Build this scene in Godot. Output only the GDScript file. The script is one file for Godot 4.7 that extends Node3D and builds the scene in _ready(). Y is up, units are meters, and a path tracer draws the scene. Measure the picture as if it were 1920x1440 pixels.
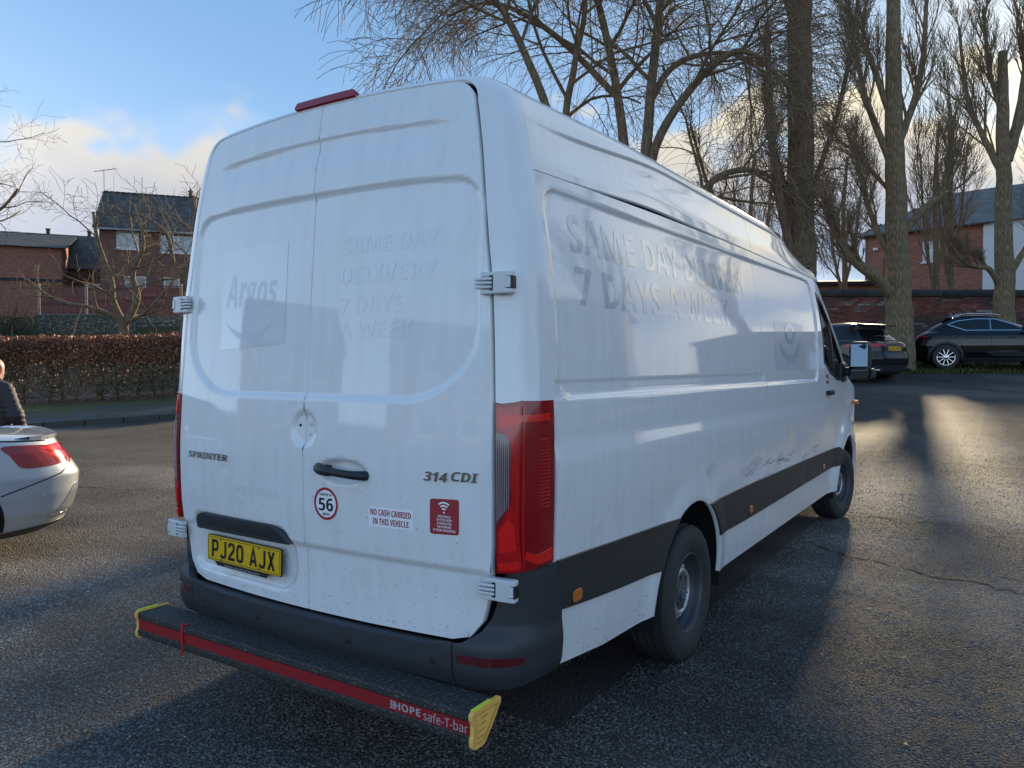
extends Node3D
# A white panel van parked on a worn car park, seen from behind on a low winter sun.

class M extends RefCounted:
	var v := PackedVector3Array()
	var n := PackedVector3Array()
	var t := PackedVector2Array()
	var c := PackedColorArray()
	var i := PackedInt32Array()
	func add(p: Vector3, nn: Vector3, uv := Vector2.ZERO, col := Color.WHITE) -> int:
		v.append(p); n.append(nn); t.append(uv); c.append(col)
		return v.size() - 1
	func tri(a: int, b: int, d: int) -> void:
		var g: Vector3 = (v[b] - v[a]).cross(v[d] - v[a])
		if g.dot(n[a] + n[b] + n[d]) > 0.0:
			i.append(a); i.append(d); i.append(b)
		else:
			i.append(a); i.append(b); i.append(d)
	func quad(a: int, b: int, d: int, e: int) -> void:
		tri(a, b, d); tri(a, d, e)
	func face(a: Vector3, b: Vector3, d: Vector3, e: Vector3, want := Vector3.ZERO, col := Color.WHITE, uvs := [Vector2(0, 0), Vector2(1, 0), Vector2(1, 1), Vector2(0, 1)]) -> void:
		var g: Vector3 = (d - a).cross(e - b).normalized()
		if g.dot(want) < 0.0:
			g = -g
		var k := v.size()
		add(a, g, uvs[0], col); add(b, g, uvs[1], col); add(d, g, uvs[2], col); add(e, g, uvs[3], col)
		quad(k, k + 1, k + 2, k + 3)
	func mesh() -> ArrayMesh:
		var arr := []
		arr.resize(Mesh.ARRAY_MAX)
		arr[Mesh.ARRAY_VERTEX] = v; arr[Mesh.ARRAY_NORMAL] = n; arr[Mesh.ARRAY_TEX_UV] = t
		arr[Mesh.ARRAY_COLOR] = c; arr[Mesh.ARRAY_INDEX] = i
		var am := ArrayMesh.new()
		am.add_surface_from_arrays(Mesh.PRIMITIVE_TRIANGLES, arr)
		return am

# ------------------------------------------------------------------ helpers
var rng := RandomNumberGenerator.new()
var taken := {}

func numbered(called: String, parent: Node) -> String:
	var key := str(parent.get_instance_id()) + called
	var k: int = taken.get(key, 0)
	taken[key] = k + 1
	return called if k == 0 else "%s_%03d" % [called, k]

func put(called: String, m, mat: Material, parent: Node = self) -> MeshInstance3D:
	var o := MeshInstance3D.new()
	o.name = numbered(called, parent)
	o.mesh = m.mesh() if m is M else m
	o.material_override = mat
	parent.add_child(o, true)
	return o

func thing(called: String, label: String, category: String, at := Vector3.ZERO, turn := 0.0, group := "") -> Node3D:
	var o := Node3D.new()
	o.name = numbered(called, self)
	o.position = at
	o.rotation.y = turn
	add_child(o, true)
	tag(o, label, category, group)
	return o

func tag(o: Node, label: String, category := "", group := "", kind := "") -> Node:
	if label: o.set_meta("label", label)
	if category: o.set_meta("category", category)
	if group: o.set_meta("group", group)
	if kind: o.set_meta("kind", kind)
	return o

func lin(r: float, g: float, b: float) -> Color:
	return Color(r, g, b).linear_to_srgb()

func mat(r: float, g: float, b: float, rough := 0.6, metal := 0.0, coat := 0.0) -> StandardMaterial3D:
	var s := StandardMaterial3D.new()
	s.albedo_color = lin(r, g, b)
	s.roughness = rough
	s.metallic = metal
	if coat > 0.0:
		s.clearcoat_enabled = true
		s.clearcoat = coat
		s.clearcoat_roughness = 0.03
	return s

func vmat(rough := 0.8) -> StandardMaterial3D:
	var s := StandardMaterial3D.new()
	s.vertex_color_use_as_albedo = true
	s.roughness = rough
	return s

func noise(seed_: int, freq: float, type := FastNoiseLite.TYPE_SIMPLEX_SMOOTH, oct := 4) -> FastNoiseLite:
	var f := FastNoiseLite.new()
	f.seed = seed_
	f.noise_type = type
	f.frequency = freq
	f.fractal_type = FastNoiseLite.FRACTAL_FBM if oct > 1 else FastNoiseLite.FRACTAL_NONE
	f.fractal_octaves = oct
	return f

func lerp_table(tb: Array, x: float) -> float:
	var k := tb.size()
	if x <= tb[0][0]: return tb[0][1]
	for j in range(1, k):
		if x <= tb[j][0]:
			var a: float = tb[j - 1][0]
			return lerpf(tb[j - 1][1], tb[j][1], (x - a) / (tb[j][0] - a))
	return tb[k - 1][1]

func smooth_lut(tb: Array, x0: float, x1: float, count: int, passes: int) -> PackedFloat32Array:
	var o := PackedFloat32Array()
	for k in count:
		o.append(lerp_table(tb, lerpf(x0, x1, k / float(count - 1))))
	for p in passes:
		var q := o.duplicate()
		for k in range(1, count - 1):
			q[k] = (o[k - 1] + o[k] * 2.0 + o[k + 1]) * 0.25
		o = q
	return o

func lut(a: PackedFloat32Array, x0: float, x1: float, x: float) -> float:
	var f := clampf((x - x0) / (x1 - x0), 0.0, 1.0) * (a.size() - 1)
	var k := mini(int(f), a.size() - 2)
	return lerpf(a[k], a[k + 1], f - k)

func steps(a: float, b: float, h: float) -> PackedFloat32Array:
	var o := PackedFloat32Array()
	var k := maxi(1, int(ceil(absf(b - a) / h)))
	for j in k + 1:
		o.append(lerpf(a, b, j / float(k)))
	return o

func pv(list: Array) -> PackedVector2Array:
	var o := PackedVector2Array()
	for k in range(0, list.size(), 2):
		o.append(Vector2(list[k], list[k + 1]))
	return o

func arc(cx: float, cy: float, rx: float, ry: float, a0: float, a1: float, k: int) -> PackedVector2Array:
	var o := PackedVector2Array()
	for j in k + 1:
		var a := deg_to_rad(lerpf(a0, a1, j / float(k)))
		o.append(Vector2(cx + rx * cos(a), cy + ry * sin(a)))
	return o

# rounds the corners of a polygon with radius r
func rounded(poly: PackedVector2Array, r: float, k := 6) -> PackedVector2Array:
	var o := PackedVector2Array()
	var c := poly.size()
	for j in c:
		var p := poly[j]
		var a := poly[(j + c - 1) % c] - p
		var b := poly[(j + 1) % c] - p
		var h := minf(r, minf(a.length(), b.length()) * 0.48)
		var pa := p + a.normalized() * h
		var pb := p + b.normalized() * h
		for s in k + 1:
			var f := s / float(k)
			o.append(pa.lerp(p, f).lerp(p.lerp(pb, f), f))
	return o

func sd_poly(p: Vector2, poly: PackedVector2Array) -> float:
	var d := 1e9
	var c := poly.size()
	var inside := false
	var b := poly[c - 1]
	for j in c:
		var a := poly[j]
		var e := b - a
		var w := p - a
		var q := w - e * clampf(w.dot(e) / e.length_squared(), 0.0, 1.0)
		d = minf(d, q.length_squared())
		if (a.y > p.y) != (b.y > p.y) and p.x < (b.x - a.x) * (p.y - a.y) / (b.y - a.y) + a.x:
			inside = not inside
		b = a
	return -sqrt(d) if inside else sqrt(d)

func sstep(a: float, b: float, x: float) -> float:
	var f := clampf((x - a) / (b - a), 0.0, 1.0)
	return f * f * (3.0 - 2.0 * f)

func nrm(f: Callable, u: float, w: float, sgn: float) -> Vector3:
	var e := 0.004
	var a: Vector3 = f.call(u + e, w) - f.call(u - e, w)
	var b: Vector3 = f.call(u, w + e) - f.call(u, w - e)
	return a.cross(b).normalized() * sgn

# A sheet f(u, w) trimmed to a polygon with holes, lifted by off, with a return edge of the given depth.
func panel(m: M, f: Callable, us: PackedFloat32Array, ws: PackedFloat32Array, outer: PackedVector2Array, holes := [], off := 0.0, sgn := 1.0, edge := 0.0, uvs := 1.0, edge_step := 0.04) -> M:
	var nu := us.size()
	var nw := ws.size()
	var flag := PackedByteArray()
	flag.resize((nu - 1) * (nw - 1))
	var loops := [outer]
	loops.append_array(holes)
	for lp in loops:
		var c: int = lp.size()
		for j in c:
			var a: Vector2 = lp[j]
			var b: Vector2 = lp[(j + 1) % c]
			var smin := minf((us[nu - 1] - us[0]) / (nu - 1), (ws[nw - 1] - ws[0]) / (nw - 1)) * 0.2
			var k := maxi(1, int((b - a).length() / smin))
			for s in k + 1:
				var p := a.lerp(b, s / float(k))
				var x := us.bsearch(p.x) - 1
				var y := ws.bsearch(p.y) - 1
				for dx in 2:
					for dy in 2:
						var xx := x + dx if us[clampi(x + 1, 0, nu - 1)] - p.x < 1e-6 else x
						var yy := y + dy if ws[clampi(y + 1, 0, nw - 1)] - p.y < 1e-6 else y
						if xx >= 0 and xx < nu - 1 and yy >= 0 and yy < nw - 1:
							flag[yy * (nu - 1) + xx] = 1
	var ids := PackedInt32Array()
	ids.resize(nu * nw)
	ids.fill(-1)
	for y in nw - 1:
		var state := -1
		for x in nu - 1:
			if flag[y * (nu - 1) + x] == 1:
				state = -1
				var polys := [pv([us[x], ws[y], us[x + 1], ws[y], us[x + 1], ws[y + 1], us[x], ws[y + 1]])]
				polys = Geometry2D.intersect_polygons(polys[0], outer)
				for h in holes:
					var nx := []
					for q in polys:
						for r in Geometry2D.clip_polygons(q, h):
							if not Geometry2D.is_polygon_clockwise(r) == Geometry2D.is_polygon_clockwise(q):
								continue
							nx.append(r)
					polys = nx
				for q in polys:
					var tr := Geometry2D.triangulate_polygon(q)
					var base := m.v.size()
					for p in q:
						var nn := nrm(f, p.x, p.y, sgn)
						m.add(f.call(p.x, p.y) + nn * off, nn, p * uvs)
					for s in range(0, tr.size(), 3):
						m.tri(base + tr[s], base + tr[s + 1], base + tr[s + 2])
				continue
			if state == -1:
				var mid := Vector2((us[x] + us[x + 1]) * 0.5, (ws[y] + ws[y + 1]) * 0.5)
				state = 1 if Geometry2D.is_point_in_polygon(mid, outer) else 0
				if state == 1:
					for h in holes:
						if Geometry2D.is_point_in_polygon(mid, h):
							state = 0
			if state == 1:
				var q4 := [y * nu + x, y * nu + x + 1, (y + 1) * nu + x + 1, (y + 1) * nu + x]
				for s in 4:
					var id: int = q4[s]
					if ids[id] < 0:
						var u := us[id % nu]
						var w := ws[id / nu]
						var nn := nrm(f, u, w, sgn)
						ids[id] = m.add(f.call(u, w) + nn * off, nn, Vector2(u, w) * uvs)
				m.quad(ids[q4[0]], ids[q4[1]], ids[q4[2]], ids[q4[3]])
	if edge != 0.0:
		for lp in loops:
			var c: int = lp.size()
			var ctr := -1.0 if Geometry2D.is_polygon_clockwise(lp) else 1.0
			if lp != outer: ctr = -ctr
			for j in c:
				var a: Vector2 = lp[j]
				var b: Vector2 = lp[(j + 1) % c]
				if (b - a).length() < 1e-6: continue
				var k := maxi(1, int((b - a).length() / edge_step))
				for s in k:
					var p := a.lerp(b, s / float(k))
					var q := a.lerp(b, (s + 1) / float(k))
					var na := nrm(f, p.x, p.y, sgn)
					var nb := nrm(f, q.x, q.y, sgn)
					var fa: Vector3 = f.call(p.x, p.y) + na * off
					var fb: Vector3 = f.call(q.x, q.y) + nb * off
					var out := (fb - fa).cross(na).normalized() * ctr * sgn
					var k0 := m.v.size()
					m.add(fa, (out + na).normalized()); m.add(fb, (out + nb).normalized())
					m.add(fb - nb * edge, out); m.add(fa - na * edge, out)
					m.quad(k0, k0 + 1, k0 + 2, k0 + 3)
	return m

# rounded box centred on xf
func rbox(m: M, xf: Transform3D, size: Vector3, r := 0.0, col := Color.WHITE) -> M:
	var h := size * 0.5
	r = minf(r, minf(h.x, minf(h.y, h.z)) * 0.98)
	for ax in 3:
		for sg in [-1.0, 1.0]:
			var u := (ax + 1) % 3
			var w := (ax + 2) % 3
			var gu := [-h[u], h[u]]
			var gw := [-h[w], h[w]]
			if r > 0.0:
				gu = [-h[u], -h[u] + r, h[u] - r, h[u]]
				gw = [-h[w], -h[w] + r, h[w] - r, h[w]]
			var base := m.v.size()
			for a in gu:
				for b in gw:
					var p := Vector3.ZERO
					p[ax] = sg * h[ax]; p[u] = a; p[w] = b
					var nn := Vector3.ZERO
					nn[ax] = sg
					if r > 0.0:
						var inner := p.clamp(-(h - Vector3.ONE * r), h - Vector3.ONE * r)
						nn = (p - inner).normalized()
						p = inner + nn * r
					m.add(xf * p, (xf.basis * nn).normalized(), Vector2(a, b), col)
			var k := gw.size()
			for a in gu.size() - 1:
				for b in k - 1:
					m.quad(base + a * k + b, base + (a + 1) * k + b, base + (a + 1) * k + b + 1, base + a * k + b + 1)
	return m

func at(x: float, y: float, z: float) -> Transform3D:
	return Transform3D(Basis.IDENTITY, Vector3(x, y, z))

# profile of (radius, along) turned about xf's y axis; wob bends the radius with the angle
func lathe(m: M, xf: Transform3D, prof: PackedVector2Array, seg: int, wob = null) -> M:
	for k in prof.size() - 1:
		var a := prof[k]
		var b := prof[k + 1]
		var d := b - a
		if d.length() < 1e-6: continue
		var nn := Vector2(d.y, -d.x).normalized()
		var base := m.v.size()
		for s in seg + 1:
			var th := TAU * s / seg
			var e := Vector3(cos(th), 0, sin(th))
			var ra := a.x
			var rb := b.x
			if wob != null:
				ra += wob.call(th, k); rb += wob.call(th, k + 1)
			var nv := (xf.basis * (e * nn.x + Vector3.UP * nn.y)).normalized()
			m.add(xf * (e * ra + Vector3.UP * a.y), nv, Vector2(s / float(seg), k))
			m.add(xf * (e * rb + Vector3.UP * b.y), nv, Vector2(s / float(seg), k + 1))
		for s in seg:
			m.quad(base + s * 2, base + s * 2 + 1, base + s * 2 + 3, base + s * 2 + 2)
	return m

func tube(m: M, pts: PackedVector3Array, rad: PackedFloat32Array, sides: int, col := Color.WHITE, bump: FastNoiseLite = null) -> void:
	var k := pts.size()
	var ref := Vector3.UP
	var d0 := (pts[1] - pts[0]).normalized()
	if absf(d0.dot(ref)) > 0.9: ref = Vector3.RIGHT
	var x := d0.cross(ref).normalized()
	var base := m.v.size()
	for j in k:
		var d := (pts[mini(j + 1, k - 1)] - pts[maxi(j - 1, 0)]).normalized()
		x = (x - d * x.dot(d)).normalized()
		var y := d.cross(x)
		for s in sides:
			var a := TAU * s / sides
			var nn := x * cos(a) + y * sin(a)
			var r := rad[j]
			if bump != null:
				var q := pts[j] + nn * rad[j]
				r *= 1.0 + 0.09 * bump.get_noise_3d(q.x * 3.0, q.y * 0.35, q.z * 3.0)
			m.v.append(pts[j] + nn * r); m.n.append(nn); m.t.append(Vector2(a, j)); m.c.append(col)
	for j in k - 1:
		for s in sides:
			var a := base + j * sides + s
			var b := base + j * sides + (s + 1) % sides
			m.i.append(a); m.i.append(b + sides); m.i.append(b)
			m.i.append(a); m.i.append(a + sides); m.i.append(b + sides)
	if sides >= 8:
		var e := m.add(pts[k - 1] + (pts[k - 1] - pts[k - 2]).normalized() * rad[k - 1] * 0.2, (pts[k - 1] - pts[k - 2]).normalized(), Vector2.ZERO, col)
		for s in sides:
			m.tri(base + (k - 1) * sides + s, base + (k - 1) * sides + (s + 1) % sides, e)

func prism(m: M, xf: Transform3D, poly: PackedVector2Array, depth: float, col := Color.WHITE) -> M:
	var tr := Geometry2D.triangulate_polygon(poly)
	for sd in 2:
		var z := 0.0 if sd == 0 else -depth
		var nn := (xf.basis * Vector3(0, 0, 1 if sd == 0 else -1)).normalized()
		var base := m.v.size()
		for p in poly:
			m.add(xf * Vector3(p.x, p.y, z), nn, p, col)
		for s in range(0, tr.size(), 3):
			m.tri(base + tr[s], base + tr[s + 1], base + tr[s + 2])
	var cw := 1.0 if Geometry2D.is_polygon_clockwise(poly) else -1.0
	for j in poly.size():
		var a := poly[j]
		var b := poly[(j + 1) % poly.size()]
		var o := Vector2(-(b - a).y, (b - a).x) * cw
		m.face(xf * Vector3(a.x, a.y, 0), xf * Vector3(b.x, b.y, 0), xf * Vector3(b.x, b.y, -depth), xf * Vector3(a.x, a.y, -depth), xf.basis * Vector3(o.x, o.y, 0), col)
	return m

# flat lettering: arrays of (x, y) laid into a box w x h centred on 0, put on a surface by place(x, y) -> [point, normal]
func letters(m: M, text: String, w: float, h: float, place: Callable, bold := true, slant := 0.0, off := 0.002, thick := 0.0, serif := "Droid Sans") -> M:
	var tm := TextMesh.new()
	var fo := SystemFont.new()
	fo.font_names = PackedStringArray([serif])
	fo.font_weight = 700 if bold else 400
	tm.font = fo
	tm.text = text
	tm.font_size = 64
	tm.pixel_size = 0.01
	tm.depth = 0.0
	tm.curve_step = 2.0
	var ar := tm.get_mesh_arrays()
	var vs: PackedVector3Array = ar[Mesh.ARRAY_VERTEX]
	var ix: PackedInt32Array = ar[Mesh.ARRAY_INDEX]
	if vs.is_empty(): return m
	var lo := Vector2(1e9, 1e9)
	var hi := -lo
	for p in vs:
		lo = lo.min(Vector2(p.x, p.y)); hi = hi.max(Vector2(p.x, p.y))
	var ext := hi - lo
	var layers := [off] if thick <= 0.0 else [off + thick]
	var edges := {}
	for q in layers:
		var base := m.v.size()
		for p in vs:
			var x := ((p.x - lo.x) / ext.x - 0.5) * w
			var y := ((p.y - lo.y) / ext.y - 0.5) * h
			var pl: Array = place.call(x + slant * y, y)
			m.add(pl[0] + pl[1] * q, pl[1], Vector2(x, y))
		for s in range(0, ix.size(), 3):
			m.tri(base + ix[s], base + ix[s + 1], base + ix[s + 2])
			if thick > 0.0:
				for e in 3:
					var a := ix[s + e]
					var b := ix[s + (e + 1) % 3]
					var ka := "%.3f,%.3f" % [vs[a].x, vs[a].y]
					var kb := "%.3f,%.3f" % [vs[b].x, vs[b].y]
					var key := ka + "|" + kb if ka < kb else kb + "|" + ka
					edges[key] = null if edges.has(key) else Vector2i(base + a, base + b)
	for key in edges:
		if edges[key] == null: continue
		var e: Vector2i = edges[key]
		var a := m.v[e.x]
		var b := m.v[e.y]
		var nn := m.n[e.x]
		var o := (b - a).cross(nn).normalized()
		var k := m.v.size()
		m.add(a, (o + nn).normalized()); m.add(b, (o + nn).normalized()); m.add(b - nn * thick, o); m.add(a - nn * thick, o)
		m.quad(k, k + 1, k + 2, k + 3)
	return m

# a stroke of even width along a polyline
func stroke(pts: Array, w: float, m: M, place: Callable, off: float, closed := false) -> void:
	var k := pts.size()
	var l := []
	var r := []
	for j in k:
		var p: Vector2 = pts[j]
		var a: Vector2 = pts[(j + k - 1) % k] if closed or j > 0 else p
		var b: Vector2 = pts[(j + 1) % k] if closed or j < k - 1 else p
		var da := (p - a).normalized()
		var db := (b - p).normalized()
		if da == Vector2.ZERO: da = db
		if db == Vector2.ZERO: db = da
		var na := Vector2(-da.y, da.x)
		var nm := (na + Vector2(-db.y, db.x)).normalized()
		var len := w * 0.5 / maxf(0.45, nm.dot(na))
		l.append(p + nm * len); r.append(p - nm * len)
	for j in (k if closed else k - 1):
		var j2 := (j + 1) % k
		var base := m.v.size()
		for q in [l[j], l[j2], r[j2], r[j]]:
			var pl: Array = place.call(q.x, q.y)
			m.add(pl[0] + pl[1] * off, pl[1])
		m.quad(base, base + 1, base + 2, base + 3)

# ------------------------------------------------------------------ light, sky, ground
const EYE := Vector3(2.375, 1.537, 2.19)
const YAW := 0.5745
const SUN_AZ := -8.0      # degrees from -z towards +x
const SUN_EL := 17.0

func sky_image() -> Image:
	var w := 1536
	var h := 768
	var img := Image.create(w, h, false, Image.FORMAT_RGBF)
	var n1 := noise(11, 1.0, FastNoiseLite.TYPE_SIMPLEX_SMOOTH, 5)
	var n2 := noise(23, 1.0, FastNoiseLite.TYPE_SIMPLEX_SMOOTH, 5)
	var sa := deg_to_rad(12.0)      # the brightest stretch of cloud lies to the right of the sun itself
	var se := deg_to_rad(13.0)
	var sun := Vector3(sin(sa) * cos(se), sin(se), -cos(sa) * cos(se))
	for y in h:
		var el := (0.5 - (y + 0.5) / h) * PI
		if el < -0.02:
			continue
		var ed := rad_to_deg(el)
		for x in w:
			var az := (x + 0.5) / w * TAU
			var d := Vector3(sin(az) * cos(el), sin(el), -cos(az) * cos(el))
			var cs := d.dot(sun)
			var near := pow(maxf(0.0, cs * 0.5 + 0.5), 9.0)
			# clear air
			var k := exp(-ed / 14.0)
			var c := Vector3(0.05, 0.165, 0.36).lerp(Vector3(0.98, 1.22, 1.46).lerp(Vector3(0.36, 0.53, 0.74), sstep(-0.2, 0.75, cs)), k)
			c = c.lerp(Vector3(0.40, 0.49, 0.57), near * 0.7)
			c += Vector3(0.75, 0.58, 0.3) * pow(maxf(0.0, cs), 40.0)
			# low warm air
			c = c.lerp(Vector3(0.62, 0.86, 1.15).lerp(Vector3(0.64, 0.51, 0.26), near), exp(-ed / 3.2) * (0.30 + 0.65 * near))
			# a low bank of cloud, ragged on top
			var wob := n1.get_noise_3d(d.x * 2.6, ed * 0.055, d.z * 2.6)
			var fine := n2.get_noise_3d(d.x * 8.0, ed * 0.2, d.z * 8.0)
			var top := 4.0 + 11.0 * sstep(-0.75, 0.3, cs) + wob * 7.0 + fine * 5.0
			var bot := 5.0 + n2.get_noise_3d(d.x * 2.0 + 9.0, 3.0, d.z * 2.0) * 4.0 + fine * 2.5
			var body := sstep(top + 0.8, top - 2.2, ed) * sstep(bot - 1.5, bot + 2.5, ed)
			var lit := sstep(top - 7.0, top, ed) * 0.75 + fine * 0.5 + wob * 0.25
			lit = clampf(lit, 0.0, 1.0)
			var shade := Vector3(0.33, 0.335, 0.38).lerp(Vector3(0.20, 0.26, 0.40), near)
			var cream := Vector3(0.56, 0.51, 0.41).lerp(Vector3(0.72, 0.60, 0.36), near) + Vector3(0.9, 0.68, 0.3) * pow(maxf(0.0, cs), 30.0)
			var front := sstep(0.5, -0.4, cs)      # clouds lit from the front, away from the sun
			shade = (shade * 0.9).lerp(Vector3(0.62, 0.65, 0.72), front)
			cream = (cream * 0.9).lerp(Vector3(1.0, 0.96, 0.88), front)
			c = c.lerp(shade.lerp(cream, lit), body * 0.9)
			# thin streaks higher up
			var px := d.x / (d.y + 0.18)
			var pz := d.z / (d.y + 0.18)
			var s := n1.get_noise_3d(px * 0.9, 5.0, pz * 0.45) + 0.35 * n2.get_noise_3d(px * 2.5, 1.0, pz * 1.6)
			var wisp := sstep(0.12, 0.5, s) * sstep(8.0, 16.0, ed) * (0.12 + 0.75 * near)
			c = c.lerp(Vector3(0.50, 0.53, 0.56).lerp(Vector3(0.60, 0.57, 0.50), near), wisp)
			img.set_pixel(x, y, Color(c.x, c.y, c.z))
	var low := Color(0.2, 0.2, 0.2)
	for y in range(int(h * 0.506), h):
		for x in w:
			img.set_pixel(x, y, low)
	return img

func make_light() -> void:
	var cam := Camera3D.new()
	cam.name = "camera"
	cam.position = EYE
	cam.rotation = Vector3(-0.0252, YAW, 0)
	cam.fov = 53.1
	cam.near = 0.05
	cam.far = 2000.0
	add_child(cam)
	cam.current = true
	var e := Environment.new()
	e.background_mode = Environment.BG_SKY
	var sky := Sky.new()
	var pm := PanoramaSkyMaterial.new()
	pm.panorama = ImageTexture.create_from_image(sky_image())
	sky.sky_material = pm
	e.sky = sky
	e.background_energy_multiplier = 0.85
	e.tonemap_mode = Environment.TONE_MAPPER_LINEAR
	e.tonemap_exposure = 2.1
	e.sdfgi_enabled = true
	e.ssao_enabled = true
	e.ssil_enabled = true
	var we := WorldEnvironment.new()
	we.name = "environment"
	we.environment = e
	add_child(we)
	var sun := DirectionalLight3D.new()
	sun.name = "sun"
	sun.light_energy = 1.4
	sun.light_color = Color(1.0, 0.91, 0.75)
	sun.light_angular_distance = 3.0
	sun.shadow_enabled = true
	sun.rotation = Vector3(deg_to_rad(-SUN_EL), PI - deg_to_rad(SUN_AZ), 0)
	add_child(sun)

const LEFT := [[-50.0, 0.0], [9.0, 0.0], [12.0, 0.08], [18.4, 0.25], [21.0, 0.42], [24.0, 0.9], [30.0, 2.0], [30.6, 2.1], [31.0, 3.5], [43.0, 3.9], [80.0, 5.0], [400.0, 7.0]]
const RIGHT := [[-50.0, 0.0], [8.0, 0.0], [10.0, 0.06], [12.0, 0.22], [20.0, 1.0], [22.5, 1.28], [27.0, 1.7], [27.6, 2.0], [45.0, 3.3], [80.0, 5.0], [400.0, 7.0]]

# distance ahead and to the right of where the lane comes in: the lot climbs that way
func ds(x: float, z: float) -> Vector2:
	return Vector2(-0.5434 * (x - 2.375) - 0.8395 * (z - 2.19), 0.8395 * (x - 2.375) - 0.5434 * (z - 2.19))

func xz(d: float, s: float) -> Vector2:
	return Vector2(2.375 - 0.5434 * d + 0.8395 * s, 2.19 - 0.8395 * d - 0.5434 * s)

func ground_y(x: float, z: float) -> float:
	var q := ds(x, z)
	return lerpf(lerp_table(LEFT, q.x), lerp_table(RIGHT, q.x), sstep(-5.0, 5.0, q.y))

func spot(d: float, s: float, up := 0.0) -> Vector3:
	var p := xz(d, s)
	return Vector3(p.x, ground_y(p.x, p.y) + up, p.y)

# ------------------------------------------------------------------ the van: surfaces
var LX: PackedFloat32Array      # half width of the side against height
var LZ: PackedFloat32Array      # lean of the rear doors against height
var REC: PackedVector2Array     # long pressed panel on the side
var RDR: PackedVector2Array     # pressed panel on the rear doors
var PLR: PackedVector2Array     # number plate recess
var dent_n: FastNoiseLite
var plain_side := false

func van_tables() -> void:
	LX = smooth_lut([[0.2, 0.955], [0.35, 0.972], [0.45, 0.983], [0.6, 0.994], [0.85, 1.004], [1.0, 1.009], [1.2, 1.009], [1.4, 1.004], [1.8, 0.981], [2.0, 0.955], [2.2, 0.918], [2.3, 0.903], [2.45, 0.876], [2.6, 0.84]], 0.2, 2.6, 241, 25)
	LZ = smooth_lut([[0.3, 0.035], [0.546, 0.045], [0.825, 0.057], [0.945, 0.064], [1.182, 0.066], [1.416, 0.054], [1.803, 0.031], [2.214, -0.001], [2.457, -0.031], [2.593, -0.056], [2.8, -0.1]], 0.3, 2.8, 251, 30)
	REC = rounded(pv([0.262, 1.413, 0.262, 2.195, 4.6, 2.252, 4.80, 2.235, 4.845, 2.0, 4.76, 1.403]), 0.11, 8)
	RDR = rounded(pv([-0.815, 1.56, -0.62, 1.41, 0.62, 1.41, 0.815, 1.56, 0.80, 2.205, 0.4, 2.222, -0.4, 2.222, -0.80, 2.205]), 0.12, 8)
	PLR = rounded(pv([-0.785, 0.605, -0.785, 0.862, -0.13, 0.862, -0.075, 0.78, -0.075, 0.66, -0.14, 0.600]), 0.06, 6)
	dent_n = noise(5, 1.0, FastNoiseLite.TYPE_SIMPLEX_SMOOTH, 3)

func half_w(y: float) -> float:
	return lut(LX, 0.2, 2.6, y)

func bumpf(q: float, y: float, cq: float, cy: float, rq: float, ry: float) -> float:
	var a := (q - cq) / rq
	var b := (y - cy) / ry
	return exp(-(a * a + b * b))

func side_x(q: float, y: float) -> float:
	var x := half_w(y)
	# the long pressed panel
	if y > 1.35 and y < 2.3 and q < 4.95:
		x -= 0.013 * sstep(0.012, -0.012, sd_poly(Vector2(q, y), REC))
		if q < 3.06:
			x -= 0.004 * sstep(1.482, 1.47, y) * sstep(1.40, 1.43, y)
	# swage below it
	var yc := 1.24 - 0.006 * q - 0.004 * maxf(0.0, q - 2.0)
	x += 0.012 * sstep(yc + 0.03, yc - 0.075, y) * sstep(0.72, 1.12, y) * sstep(5.6, 4.8, q)
	# flared arches
	var ra := Vector2(q - 1.665, y - 0.35).length()
	x += 0.014 * sstep(0.63, 0.485, ra)
	var rb := Vector2(q - 6.06, y - 0.36).length()
	x += 0.045 * sstep(0.74, 0.49, rb)
	# nose narrows
	x -= 0.35 * pow(maxf(0.0, q - 6.45), 2.0)
	# glasshouse narrows forward
	x -= 0.10 * sstep(1.4, 2.5, y) * sstep(4.95, 6.3, q)
	if not plain_side:
		# knocks above the rubbing strip
		x -= 0.012 * bumpf(q, y, 2.86, 0.86, 0.13, 0.055) + 0.009 * bumpf(q, y, 1.95, 0.93, 0.1, 0.07) + 0.008 * bumpf(q, y, 3.9, 0.95, 0.2, 0.12)
		x -= 0.007 * bumpf(q, y, 3.5, 0.84, 0.09, 0.06) - 0.006 * bumpf(q, y, 2.6, 0.92, 0.12, 0.05) + 0.006 * bumpf(q, y, 4.3, 0.66, 0.1, 0.1)
		x += 0.0003 * dent_n.get_noise_2d(q * 1.3, y * 1.5)
	return x

func f_side(q: float, y: float) -> Vector3:
	return Vector3(side_x(q, y), y, -q)

func f_side_left(q: float, y: float) -> Vector3:
	return Vector3(-side_x(q, y), y, -q)

func rear_z(x: float, y: float) -> float:
	return lut(LZ, 0.3, 2.8, y) - 0.045 * (x / 0.85) * (x / 0.85)

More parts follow.
